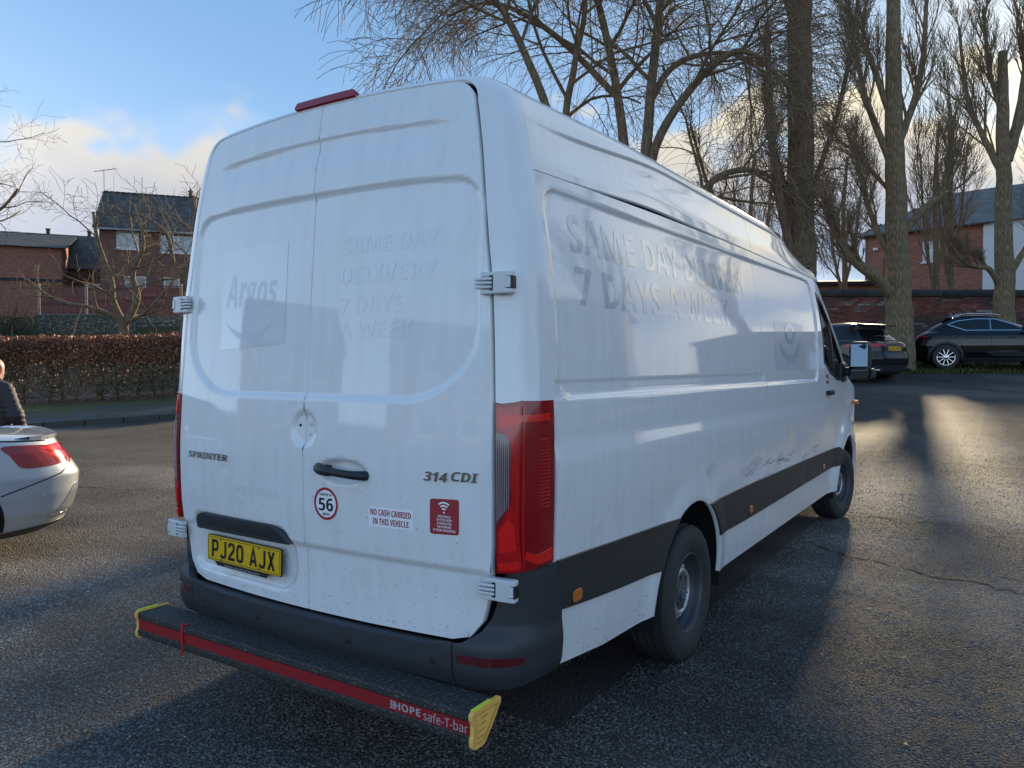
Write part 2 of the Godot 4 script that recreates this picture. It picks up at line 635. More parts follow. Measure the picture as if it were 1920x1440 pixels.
func f_rear(x: float, y: float) -> Vector3:
	var z := rear_z(x, y)
	if y > 1.36 and y < 2.3:
		z -= 0.014 * sstep(0.014, -0.014, sd_poly(Vector2(x, y), RDR))
	elif y >= 2.3:
		var yc := 2.458 - 0.055 * x * x
		z -= 0.012 * sstep(yc + 0.004, yc - 0.02, y) * sstep(yc - 0.14, yc - 0.04, y) * sstep(0.76, 0.5, absf(x))
	elif y < 0.90:
		var yl := 0.812
		z -= 0.013 * sstep(yl + 0.012, yl - 0.02, y) * sstep(0.45, 0.72, y)
		if x < -0.04:
			z -= 0.02 * sstep(0.014, -0.014, sd_poly(Vector2(x, y), PLR))
	if y > 1.0 and y < 1.4:
		var o := Vector2(x / 0.074, (y - 1.28) / 0.078).length()
		if o < 1.3:
			z -= 0.016 * sstep(1.0, 0.72, o)
		var h := Vector2((x - 0.212) / 0.142, (y - 1.123) / 0.054).length()
		if h < 1.3:
			z -= 0.03 * sstep(1.0, 0.55, h)
	return Vector3(x, y, z)

# rear corner: from the side (t = 0) round to the door gap (t = 1), by index s along the outline
const CA := [1.003, 0.80, 1.0075, 1.1, 1.004, 1.4, 0.982, 1.8, 0.953, 2.02, 0.913, 2.243, 0.884, 2.40, 0.858, 2.49, 0.827, 2.548, 0.775, 2.585, 0.69, 2.607, 0.5, 2.620, 0.25, 2.629, 0.0, 2.632]
const CB := [0.896, 0.80, 0.899, 1.1, 0.890, 1.42, 0.870, 1.765, 0.841, 1.985, 0.808, 2.25, 0.782, 2.40, 0.766, 2.475, 0.752, 2.528, 0.712, 2.566, 0.63, 2.578, 0.45, 2.588, 0.25, 2.595, 0.0, 2.598]
const CM := [1.003, 0.80, 1.0075, 1.1, 1.004, 1.4, 0.982, 1.8, 0.953, 2.02, 0.904, 2.295, 0.885, 2.40, 0.868, 2.49, 0.845, 2.56, 0.79, 2.61, 0.70, 2.636, 0.5, 2.654, 0.25, 2.665, 0.0, 2.669]
const CF := [1.003, 0.80, 1.0075, 1.1, 1.004, 1.4, 0.982, 1.8, 0.953, 2.02, 0.885, 2.295, 0.86, 2.345, 0.84, 2.39, 0.81, 2.42, 0.76, 2.445, 0.68, 2.46, 0.5, 2.48, 0.25, 2.50, 0.0, 2.505]

func curve_at(a: Array, s: float) -> Vector2:
	var sg := 1.0
	if s > 13.0:
		s = 26.0 - s
		sg = -1.0
	var k := clampi(int(s), 0, 12)
	var f := s - k
	var p := []
	for j in range(k - 1, k + 3):
		if j < 0: p.append(Vector2(a[0], a[1]) * 2.0 - Vector2(a[2], a[3]))
		elif j > 13: p.append(Vector2(-a[24], a[25]))
		else: p.append(Vector2(a[j * 2], a[j * 2 + 1]))
	var r: Vector2 = p[1].cubic_interpolate(p[2], p[0], p[3], f)
	return Vector2(r.x * sg, r.y)

func f_corner(t: float, s: float) -> Vector3:
	var a := curve_at(CA, s)
	var b := curve_at(CB, s)
	var zb := rear_z(b.x, b.y)
	var za := -0.212
	var p0 := Vector3(a.x, a.y, za)
	var p2 := Vector3(b.x, b.y, zb)
	var m := a.lerp(b, 0.06)
	var p1 := Vector3(m.x, m.y, rear_z(m.x, m.y) - 0.004)
	var w := 1.25
	var u := 1.0 - t
	return (p0 * u * u + p1 * 2.0 * w * u * t + p2 * t * t) / (u * u + 2.0 * w * u * t + t * t)

func f_roof(q: float, s: float) -> Vector3:
	var a := curve_at(CA, s)
	var m := curve_at(CM, s)
	var f := curve_at(CF, s)
	var p := a.lerp(m, sstep(0.1, 1.5, q)).lerp(f, sstep(3.6, 5.3, q))
	var ss := s if s <= 13.0 else 26.0 - s
	if ss > 5.2 and ss < 9.5:
		var yc := 2.445 + 0.09 * sstep(0.2, 1.7, q) - 0.05 * sstep(3.9, 5.0, q)
		var d := 0.012 * sstep(yc + 0.004, yc - 0.016, p.y) * sstep(yc - 0.19, yc - 0.05, p.y) * sstep(0.15, 0.7, q)
		p.x -= d * signf(p.x)
	return Vector3(p.x, p.y, -q)

# plan line of the bumper, k from 0 (right side) to 1 (left side)
func f_bumper(k: float, y: float) -> Vector3:
	var a := (k - 0.5) * 2.0
	var th := a * 1.0
	var x: float
	var z: float
	var b := absf(th)
	var grow := 0.012 * sstep(0.62, 0.53, y) - 0.03 * sstep(0.47, 0.36, y)
	if b < 0.62:
		x = b / 0.62 * 0.78
		z = 0.083 - 0.05 * pow(x / 0.86, 2.0)
	else:
		var f := (b - 0.62) / 0.38
		var p0 := Vector2(0.78, 0.083 - 0.05 * pow(0.78 / 0.86, 2.0))
		var wx := half_w(maxf(y, 0.34)) + 0.012
		var p2 := Vector2(wx, -0.262)
		var p1 := Vector2(wx - 0.004, 0.02)
		var u := 1.0 - f
		var r := (p0 * u * u + p1 * 2.3 * u * f + p2 * f * f) / (u * u + 2.3 * u * f + f * f)
		x = r.x; z = r.y
	var nx := sstep(0.7, 1.0, b)
	x += grow * nx
	z += grow * (1.0 - nx)
	# above the ledge the corner lies closer to the body
	var up := sstep(0.55, 0.63, y) * 0.03 * (1.0 - sstep(0.8, 1.0, b))
	z -= up
	return Vector3(-signf(th) * x, y, z)

func gap_outline(sx: float) -> PackedVector2Array:
	var r := pv([0.004, 0.547, 0.35, 0.548, 0.716, 0.553, 0.79, 0.572, 0.838, 0.63, 0.870, 0.75, 0.889, 0.9, 0.893, 1.1, 0.886, 1.42])
	for s in [3.0, 3.5, 4.0, 4.5, 5.0, 5.5, 6.0, 6.5, 7.0, 7.5, 8.0, 8.4, 8.7, 9.0, 9.3, 9.6, 10.0, 10.5, 11.0, 12.0, 13.0]:
		var p := curve_at(CB, s)
		if s == 13.0: p.x = 0.004
		r.append(p - Vector2(0.006 if p.x > 0.1 else 0.0, 0.006 if p.y > 2.3 else 0.0))
	var o := PackedVector2Array()
	for p in r:
		o.append(Vector2((p.x - (0.007 if p.x > 0.1 else 0.0)) * sx, p.y))
	return o

func on_rear(cx: float, cy: float, deep := 0.0) -> Callable:
	return func(x: float, y: float) -> Array:
		var nn := nrm(f_rear, cx + x, cy + y, 1.0)
		return [f_rear(cx + x, cy + y) + nn * deep, nn]

func on_side(cq: float, cy: float) -> Callable:
	return func(x: float, y: float) -> Array:
		return [f_side(cq + x, cy + y), nrm(f_side, cq + x, cy + y, 1.0)]

func on_flat(o: Vector3, ex: Vector3, ey: Vector3) -> Callable:
	var nn := ex.cross(ey).normalized()
	return func(x: float, y: float) -> Array:
		return [o + ex * x + ey * y, nn]

# characters of a number plate, drawn as strokes in a box 50 wide and 79 high
func plate_glyph(ch: String) -> Array:
	var a := 18.0
	match ch:
		"P": return [[Vector2(-a, -39), Vector2(-a, 33), Vector2(8, 33), Vector2(16, 29), Vector2(18, 20), Vector2(18, 6), Vector2(15, -2), Vector2(7, -6), Vector2(-a, -6)]]
		"J": return [[Vector2(-17, -22), Vector2(-14, -30), Vector2(-6, -33), Vector2(5, -33), Vector2(13, -29), Vector2(16, -20), Vector2(16, 39)]]
		"2": return [[Vector2(-18, 17), Vector2(-17, 26), Vector2(-11, 32), Vector2(-3, 33), Vector2(6, 33), Vector2(14, 29), Vector2(17, 21), Vector2(16, 10), Vector2(10, 1), Vector2(-14, -23), Vector2(-17, -33), Vector2(24, -33)]]
		"0": return [[Vector2(-18, 20), Vector2(-14, 29), Vector2(-6, 33), Vector2(6, 33), Vector2(14, 29), Vector2(18, 20), Vector2(18, -20), Vector2(14, -29), Vector2(6, -33), Vector2(-6, -33), Vector2(-14, -29), Vector2(-18, -20)]]
		"A": return [[Vector2(-20, -39), Vector2(0, 36), Vector2(20, -39)], [Vector2(-13, -18), Vector2(13, -18)]]
		"X": return [[Vector2(-18, -39), Vector2(17, 39)], [Vector2(18, -39), Vector2(-17, 39)]]
		"M": return [[Vector2(-20, -39), Vector2(-20, 36), Vector2(0, 0), Vector2(20, 36), Vector2(20, -39)]]
		"T": return [[Vector2(-22, 33), Vector2(22, 33)], [Vector2(0, 33), Vector2(0, -39)]]
	return []

func plate_text(text: String, place: Callable, scale_: float) -> M:
	var m := M.new()
	var step := 61.0
	var total := 0.0
	for ch in text:
		total += 34.0 if ch == " " else step
	var x := -total * 0.5 + step * 0.5
	for ch in text:
		if ch == " ":
			x += 34.0
			continue
		for st in plate_glyph(ch):
			var pts := []
			for p in st:
				pts.append(Vector2(x + p.x, p.y) * scale_)
			stroke(pts, 13.0 * scale_, m, place, 0.0015, ch == "0")
		x += step
	return m

# ------------------------------------------------------------------ the van: parts
var K := {}        # shared materials

func make_materials() -> void:
	var dirt := NoiseTexture2D.new()
	dirt.width = 512; dirt.height = 512
	dirt.seamless = true
	dirt.noise = noise(3, 0.012, FastNoiseLite.TYPE_SIMPLEX_SMOOTH, 5)
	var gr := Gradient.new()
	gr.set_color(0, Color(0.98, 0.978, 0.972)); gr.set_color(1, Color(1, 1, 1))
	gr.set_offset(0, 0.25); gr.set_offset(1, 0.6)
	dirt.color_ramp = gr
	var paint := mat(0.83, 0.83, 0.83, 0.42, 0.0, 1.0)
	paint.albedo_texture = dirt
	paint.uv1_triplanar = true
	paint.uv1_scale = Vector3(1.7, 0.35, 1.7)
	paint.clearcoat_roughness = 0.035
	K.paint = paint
	K.film = mat(0.80, 0.815, 0.83, 0.05, 0.0, 1.0)
	K.ghost = mat(0.62, 0.64, 0.66, 0.1, 0.0, 1.0)
	K.ghost_soft = mat(0.78, 0.79, 0.80, 0.25, 0.0, 0.8)
	K.ghost_grey = mat(0.66, 0.68, 0.71, 0.25, 0.0, 0.6)
	K.dark = mat(0.008, 0.008, 0.009, 0.9)
	var grain := NoiseTexture2D.new()
	grain.width = 256; grain.height = 256
	grain.seamless = true
	grain.as_normal_map = true
	grain.bump_strength = 3.0
	grain.noise = noise(8, 0.12, FastNoiseLite.TYPE_SIMPLEX, 3)
	K.grain = grain
	var pl := mat(0.030, 0.034, 0.040, 0.48)
	pl.normal_enabled = true
	pl.normal_texture = grain
	pl.normal_scale = 0.25
	pl.uv1_triplanar = true
	pl.uv1_scale = Vector3(6, 6, 6)
	K.plastic = pl
	var st := mat(0.036, 0.035, 0.034, 0.42)
	st.normal_enabled = true
	st.normal_texture = grain
	st.normal_scale = 0.2
	st.uv1_triplanar = true
	st.uv1_scale = Vector3(8, 8, 8)
	K.strip = st
	var tread := mat(0.022, 0.024, 0.028, 0.7)
	var sc := NoiseTexture2D.new()
	sc.width = 512; sc.height = 512
	sc.seamless = true
	sc.noise = noise(31, 0.02, FastNoiseLite.TYPE_SIMPLEX_SMOOTH, 6)
	var g2 := Gradient.new()
	g2.set_color(0, Color(0.5, 0.5, 0.51)); g2.set_color(1, Color(1.0, 0.97, 0.92))
	g2.set_offset(0, 0.35); g2.set_offset(1, 0.75)
	g2.add_point(0.62, Color(0.6, 0.6, 0.6))
	sc.color_ramp = g2
	K.scuff = sc
	tread.albedo_color = lin(0.10, 0.098, 0.094)
	tread.albedo_texture = sc
	tread.normal_enabled = true
	tread.normal_texture = grain
	tread.normal_scale = 0.5
	tread.uv1_triplanar = true
	tread.uv1_scale = Vector3(5, 5, 5)
	K.tread = tread
	K.red_strip = mat(0.30, 0.012, 0.018, 0.45)
	K.red_lens = mat(0.50, 0.006, 0.008, 0.12, 0.0, 0.5)
	K.red_dark = mat(0.27, 0.004, 0.007, 0.15, 0.0, 0.5)
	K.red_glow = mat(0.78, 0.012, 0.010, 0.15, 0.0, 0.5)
	K.clear_lens = mat(0.34, 0.25, 0.26, 0.12, 0.0, 1.0)
	K.clear_dark = mat(0.12, 0.06, 0.065, 0.12, 0.0, 1.0)
	K.reflector = mat(0.10, 0.006, 0.010, 0.15, 0.0, 1.0)
	K.amber = mat(0.62, 0.16, 0.012, 0.2, 0.0, 1.0)
	K.yellow_cap = mat(0.92, 0.52, 0.12, 0.55)
	K.lime = mat(0.78, 0.80, 0.06, 0.6)
	K.chrome = mat(0.62, 0.61, 0.59, 0.16, 1.0)
	K.plate = mat(0.78, 0.47, 0.012, 0.35)
	K.ink = mat(0.012, 0.012, 0.014, 0.4)
	K.red_ink = mat(0.36, 0.025, 0.035, 0.5)
	K.white_ink = mat(0.92, 0.92, 0.94, 0.4)
	K.grey_ink = mat(0.42, 0.40, 0.41, 0.6)
	K.bracket = mat(0.66, 0.66, 0.66, 0.45, 0.0, 0.3)
	K.tyre = mat(0.030, 0.030, 0.030, 0.75)
	K.tyre.normal_enabled = true
	K.tyre.normal_texture = grain
	K.tyre.normal_scale = 0.3
	K.tyre.uv1_triplanar = true
	K.tyre.uv1_scale = Vector3(4, 4, 4)
	K.steel = mat(0.46, 0.47, 0.48, 0.38, 0.5)
	K.rim_dark = mat(0.085, 0.085, 0.088, 0.5, 0.3)
	K.glass = mat(0.008, 0.011, 0.010, 0.03)
	K.mirror = mat(0.27, 0.31, 0.35, 0.02, 1.0)
	K.mirror_glass = mat(0.25, 0.28, 0.30, 0.05, 0.6, 1.0)
	K.black = mat(0.014, 0.015, 0.017, 0.5)
	K.skin = mat(0.50, 0.27, 0.20, 0.5)
	K.scuffed = mat(0.10, 0.098, 0.095, 0.6)

func side_main(q: bool) -> PackedVector2Array:
	return PackedVector2Array()

func van_side(van: Node3D, left: bool) -> void:
	var f := f_side_left if left else f_side
	var sg := -1.0 if left else 1.0
	var hu := 0.06 if left else 0.02
	var hv := 0.03 if left else 0.0125
	var arch := arc(1.665, 0.35, 0.478, 0.478, 0, 180, 28)     # runs from the front edge over to the rear edge
	var main := pv([0.259, 0.424, 0.259, 0.60, 0.216, 0.83, 0.214, 1.4, 0.214, 1.8, 0.216, 2.246, 0.64, 2.258, 1.45, 2.277, 2.3, 2.288, 3.052, 2.292, 3.05, 1.85, 3.088, 1.5, 3.125, 1.15, 3.19, 0.95, 3.228, 0.775, 3.19, 0.52, 3.12, 0.345, 2.16, 0.345])
	main.append_array(arch)
	main.append_array(pv([1.187, 0.355, 1.12, 0.357, 0.66, 0.378]))
	var m := M.new()
	panel(m, f, steps(0.2, 3.26, hu), steps(0.34, 2.31, hv), main, [], 0.0, sg, 0.02)
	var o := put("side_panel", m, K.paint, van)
	var front := pv([3.058, 2.292, 4.975, 2.288, 4.985, 2.21, 5.0, 1.84, 4.98, 1.37, 5.05, 0.99, 5.12, 0.74, 5.06, 0.6, 4.83, 0.37, 4.82, 0.345, 3.126, 0.345, 3.196, 0.52, 3.234, 0.775, 3.196, 0.95, 3.131, 1.15, 3.094, 1.5, 3.056, 1.85])
	m = M.new()
	panel(m, f, steps(3.03, 5.16, hu), steps(0.34, 2.31, hv), front, [], 0.0, sg, 0.02)
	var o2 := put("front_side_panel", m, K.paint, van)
	# cab door with its window
	var win := pv([4.985, 2.165, 5.22, 2.10, 5.48, 1.94, 5.83, 1.65, 6.08, 1.42, 6.02, 1.385, 5.60, 1.40, 5.3, 1.46, 5.03, 1.56, 5.03, 1.75, 5.01, 1.9])
	var door := pv([4.983, 2.288, 5.18, 2.25, 5.5, 2.03, 5.85, 1.74, 6.20, 1.40, 6.16, 1.2, 6.10, 0.95, 5.95, 0.84, 5.72, 0.72, 5.59, 0.57, 5.575, 0.345, 4.828, 0.345, 4.838, 0.37, 5.068, 0.6, 5.128, 0.74, 5.058, 0.99, 4.988, 1.37, 5.008, 1.84, 4.993, 2.21])
	m = M.new()
	panel(m, f, steps(4.8, 6.24, hu), steps(0.34, 2.31, hv), door, [win], 0.0, sg, 0.02)
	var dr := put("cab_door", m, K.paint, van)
	m = M.new()
	panel(m, f, steps(4.9, 6.2, 0.06), steps(1.3, 2.3, 0.06), rounded(win, 0.03, 3), [], -0.014, sg, 0.0)
	put("window_glass", m, K.glass, dr)
	m = M.new()
	var wo := PackedVector2Array()
	for p in Geometry2D.offset_polygon(win, 0.012)[0]: wo.append(p)
	panel(m, f, steps(4.9, 6.3, 0.05), steps(1.3, 2.3, 0.05), wo, [Geometry2D.offset_polygon(win, -0.022)[0]], 0.003, sg, 0.02)
	put("window_seal", m, K.black, dr)
	m = M.new()
	panel(m, f, steps(5.3, 5.8, 0.04), steps(1.38, 2.1, 0.06), pv([5.50, 1.41, 5.56, 1.405, 5.50, 1.93, 5.455, 1.955]), [], -0.004, sg, 0.01)
	put("window_divider", m, K.black, dr)
	# wing round the front arch, up to the bonnet edge
	var wing := pv([6.207, 1.40, 6.35, 1.36, 6.7, 1.25, 6.95, 1.10, 7.07, 0.92, 7.08, 0.36, 6.535, 0.345])
	wing.append_array(arc(6.06, 0.36, 0.478, 0.478, 0, 180, 26))
	wing.append_array(pv([5.58, 0.345, 5.595, 0.57, 5.726, 0.715, 5.955, 0.835, 6.106, 0.945, 6.166, 1.2]))
	m = M.new()
	panel(m, f, steps(5.55, 7.1, 0.03), steps(0.34, 1.42, 0.02), wing, [], 0.0, sg, 0.03)
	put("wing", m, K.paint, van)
	# rubbing strips
	var rs := [
		pv([0.262, 0.637, 0.45, 0.618, 0.72, 0.596, 1.0, 0.575, 1.262, 0.555, 1.215, 0.50, 1.21, 0.552, 1.265, 0.612, 1.31, 0.683, 1.38, 0.745, 1.45, 0.785, 1.2, 0.785, 0.7, 0.805, 0.219, 0.828]),
	]
	var tyre_edge := arc(1.665, 0.35, 0.486, 0.486, 118, 152, 8)
	rs[0] = pv([0.262, 0.637, 0.45, 0.618, 0.72, 0.596, 1.0, 0.577, 1.236, 0.563])
	tyre_edge.reverse()
	rs[0].append_array(tyre_edge)
	rs[0].append_array(pv([1.2, 0.786, 0.7, 0.806, 0.219, 0.828]))
	var te2 := arc(1.665, 0.35, 0.486, 0.486, 27, 62, 8)
	rs.append(pv([3.178, 0.563, 3.236, 0.775]) )
	rs[1] = PackedVector2Array()
	for p in te2: rs[1].append(p)
	rs[1].append_array(pv([2.6, 0.783, 3.238, 0.778, 3.222, 0.70, 3.19, 0.568, 2.6, 0.565]))
	rs.append(pv([3.25, 0.778, 4.3, 0.770, 5.11, 0.762, 5.115, 0.735, 5.07, 0.612, 5.05, 0.582, 4.2, 0.575, 3.20, 0.568, 3.232, 0.70]))
	rs.append(pv([5.125, 0.762, 5.60, 0.757, 5.72, 0.708, 5.61, 0.585, 5.066, 0.583, 5.09, 0.62, 5.135, 0.735]))
	for r in rs:
		m = M.new()
		panel(m, f, steps(0.2, 6.0, 0.03 if not left else 0.1), steps(0.5, 0.86, 0.02 if not left else 0.06), r, [], 0.011, sg, 0.016)
		put("rubbing_strip", m, K.strip, van)
	for mk in [[0.375, 0.664], [2.72, 0.618], [5.0, 0.635]]:
		m = M.new()
		panel(m, f, steps(mk[0] - 0.05, mk[0] + 0.05, 0.01), steps(mk[1] - 0.04, mk[1] + 0.04, 0.01), rounded(pv([mk[0] - 0.036, mk[1] - 0.022, mk[0] + 0.036, mk[1] - 0.022, mk[0] + 0.036, mk[1] + 0.022, mk[0] - 0.036, mk[1] + 0.022]), 0.016, 4), [], 0.017, sg, 0.01)
		put("side_marker_light", m, K.amber, van)
		m = M.new()
		panel(m, f, steps(mk[0] - 0.05, mk[0] + 0.05, 0.01), steps(mk[1] - 0.04, mk[1] + 0.04, 0.01), rounded(pv([mk[0] - 0.041, mk[1] - 0.027, mk[0] + 0.041, mk[1] - 0.027, mk[0] + 0.041, mk[1] + 0.027, mk[0] - 0.041, mk[1] + 0.027]), 0.018, 4), [], 0.0145, sg, 0.004)
		put("marker_surround", m, K.black, van)
	# door handle and indicator repeater
	m = M.new()
	var s := -1.0 if left else 1.0
	rbox(m, Transform3D(Basis.IDENTITY, Vector3(s * (side_x(5.17, 1.285) + 0.026), 1.285, -5.17)), Vector3(0.03, 0.045, 0.20), 0.014)
	rbox(m, Transform3D(Basis.IDENTITY, Vector3(s * (side_x(5.10, 1.285) + 0.01), 1.285, -5.095)), Vector3(0.04, 0.035, 0.03), 0.01)
	rbox(m, Transform3D(Basis.IDENTITY, Vector3(s * (side_x(5.25, 1.285) + 0.01), 1.285, -5.25)), Vector3(0.04, 0.035, 0.03), 0.01)
	put("door_handle", m, K.black, dr)
	m = M.new()
	rbox(m, Transform3D(Basis.IDENTITY, Vector3(s * (side_x(6.42, 1.14) + 0.02), 1.15, -6.42)), Vector3(0.085, 0.04, 0.09), 0.015)
	put("indicator_repeater", m, K.amber, van)
	# mirror
	m = M.new()
	var mx := 1.165
	rbox(m, at(s * mx, 1.575, -5.86), Vector3(0.195, 0.37, 0.13), 0.05)
	rbox(m, at(s * 1.06, 1.47, -5.90), Vector3(0.2, 0.09, 0.09), 0.03)
	rbox(m, at(s * 1.275, 1.45, -5.86), Vector3(0.05, 0.10, 0.11), 0.022)
	rbox(m, at(s * 0.985, 1.46, -5.93), Vector3(0.07, 0.2, 0.24), 0.03)
	var mi := put("wing_mirror", m, K.black, van)
	m = M.new()
	rbox(m, Transform3D(Basis(Vector3.UP, s * 0.10) * Basis(Vector3.RIGHT, -0.2), Vector3(s * mx, 1.625, -5.785)), Vector3(0.15, 0.225, 0.012), 0.005)
	put("mirror_glass", m, K.mirror, mi)
	m = M.new()
	rbox(m, Transform3D(Basis(Vector3.UP, s * 0.16) * Basis(Vector3.RIGHT, 0.12), Vector3(s * mx, 1.448, -5.793)), Vector3(0.15, 0.08, 0.012), 0.005)
	put("wide_angle_mirror_glass", m, K.mirror, mi)
	if left: return
	# what the old vinyl left behind
	m = M.new()
	letters(m, "SAME DAY DELIVERY", 2.36, 0.152, on_side(1.62, 2.05), true, 0.0, 0.0013)
	put("ghost_lettering", m, K.ghost, o)
	m = M.new()
	letters(m, "7 DAYS A WEEK", 1.93, 0.155, on_side(1.415, 1.845), true, 0.0, 0.0013)
	put("ghost_lettering", m, K.ghost, o)
	m = M.new()
	panel(m, f, steps(3.3, 4.45, 0.05), steps(1.4, 2.0, 0.05), pv([3.40, 1.50, 4.32, 1.50, 4.32, 1.86, 3.40, 1.86]), [], 0.0012)
	var gs := put("ghost_square", m, K.ghost_grey, o2)
	m = M.new()
	var sm := []
	for k in 15:
		var a := k / 14.0 * 2.0 - 1.0
		sm.append(Vector2(a * 0.30, a * a * 0.10 - 0.08))
	stroke(sm, 0.05, m, on_side(3.86, 1.66), 0.0028)
	var rg := []
	for k in 20:
		rg.append(Vector2(cos(TAU * k / 20.0) * 0.13, sin(TAU * k / 20.0) * 0.06))
	stroke(rg, 0.03, m, on_side(3.86, 1.77), 0.0028, true)
	put("ghost_smile", m, K.film, gs)
	m = M.new()
	panel(m, f, steps(5.08, 5.24, 0.02), steps(1.34, 1.46, 0.02), pv([5.09, 1.415, 5.19, 1.415, 5.19, 1.45, 5.09, 1.45]), [], 0.0015)
	panel(m, f, steps(5.08, 5.24, 0.02), steps(1.34, 1.46, 0.02), pv([5.09, 1.365, 5.19, 1.365, 5.19, 1.395, 5.09, 1.395]), [], 0.0015)
	put("red_sticker", m, K.red_ink, dr)
	m = M.new()
	rng.seed = 77
	for k in 34:
		var q0 := rng.randf_range(2.5, 5.0)
		var y0 := rng.randf_range(0.60, 0.74) if k < 20 else rng.randf_range(0.78, 0.9)
		var pts := []
		var y1 := y0
		for j in 5:
			pts.append(Vector2(q0 + j * rng.randf_range(0.02, 0.06), y1))
			y1 += rng.randf_range(-0.012, 0.014)
		stroke(pts, rng.randf_range(0.002, 0.005), m, on_side(0, 0), 0.0135 if k < 20 else 0.002)
	tag(put("scratches", m, K.scuffed, van), "", "", "", "stuff")
	m = M.new()
	for k in 900:
		var q0 := rng.randf_range(0.3, 5.5)
		var y0 := 0.37 + 0.6 * pow(rng.randf(), 2.2)
		if k % 3 == 0: q0 = 1.1 - 0.8 * pow(rng.randf(), 1.5)
		if Vector2(q0 - 1.665, y0 - 0.35).length() < 0.5 or y0 < 0.36 + 0.02: continue
		if q0 > 5.5 or (y0 > 0.54 and y0 < 0.86): continue
		var l := rng.randf_range(0.002, 0.007)
		stroke([Vector2(q0, y0), Vector2(q0 + rng.randf_range(-0.002, 0.002), y0 - l)], rng.randf_range(0.0015, 0.0045), m, on_side(0, 0), 0.0015)
	for k in 260:
		var x0 := rng.randf_range(-0.78, 0.8)
		var y0 := 0.57 + 0.5 * pow(rng.randf(), 2.5)
		var l := rng.randf_range(0.002, 0.006)
		stroke([Vector2(x0, y0), Vector2(x0, y0 - l)], rng.randf_range(0.0012, 0.0035), m, on_rear(0, 0), 0.0012)
	tag(put("dirt_specks", m, mat(0.22, 0.20, 0.17, 0.9), van), "", "", "", "stuff")

func rear_door(van: Node3D, sx: float) -> Node3D:
	var m := M.new()
	panel(m, f_rear, steps(-0.9 if sx < 0 else 0.0, 0.0 if sx < 0 else 0.9, 0.0125), steps(0.54, 2.6, 0.0125), gap_outline(sx), [], 0.0, 1.0, 0.035)
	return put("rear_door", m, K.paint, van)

func hinge(van: Node3D, sx: float, y: float, low: bool) -> void:
	var x0 := 0.893 if low else 0.868
	var nn := Vector3(sx * 0.13, 0, 1).normalized()
	var ex := Vector3(nn.z, 0, -nn.x) * sx
	var o := Vector3(sx * x0, y, rear_z(x0, y) - 0.004)
	var b := Basis(ex, Vector3.UP, ex.cross(Vector3.UP))
	if sx < 0: b = Basis(ex, Vector3.UP, -ex.cross(Vector3.UP))
	var xf := Transform3D(b.scaled(Vector3.ONE * 0.88), o)
	var m := M.new()
	rbox(m, xf * at(0.055, 0.0, 0.018), Vector3(0.085, 0.088, 0.04), 0.007)
	rbox(m, xf * at(-0.01, 0.034, 0.016), Vector3(0.07, 0.020, 0.034), 0.006)
	rbox(m, xf * at(-0.01, -0.034, 0.016), Vector3(0.07, 0.020, 0.034), 0.006)
	var h := put("door_hinge", m, K.bracket, van)
	m = M.new()
	for k in [-0.016, 0.0, 0.016]:
		rbox(m, xf * at(-0.028, k, 0.028), Vector3(0.075, 0.0125, 0.026), 0.005)
	put("hinge_arm", m, K.bracket, h)
	m = M.new()
	lathe(m, xf * at(0.004, -0.03, 0.024), pv([0, 0, 0.011, 0, 0.011, 0.06, 0, 0.06]), 14)
	put("hinge_pin", m, K.black, h)
	m = M.new()
	rbox(m, xf * at(0.087, 0.0, 0.022), Vector3(0.03, 0.05, 0.036), 0.004)
	put("hinge_stop", m, K.black, h)
	m = M.new()
	rbox(m, xf * at(0.080, 0.0, 0.026), Vector3(0.026, 0.044, 0.034), 0.004)
	put("hinge_latch", m, K.bracket, h)

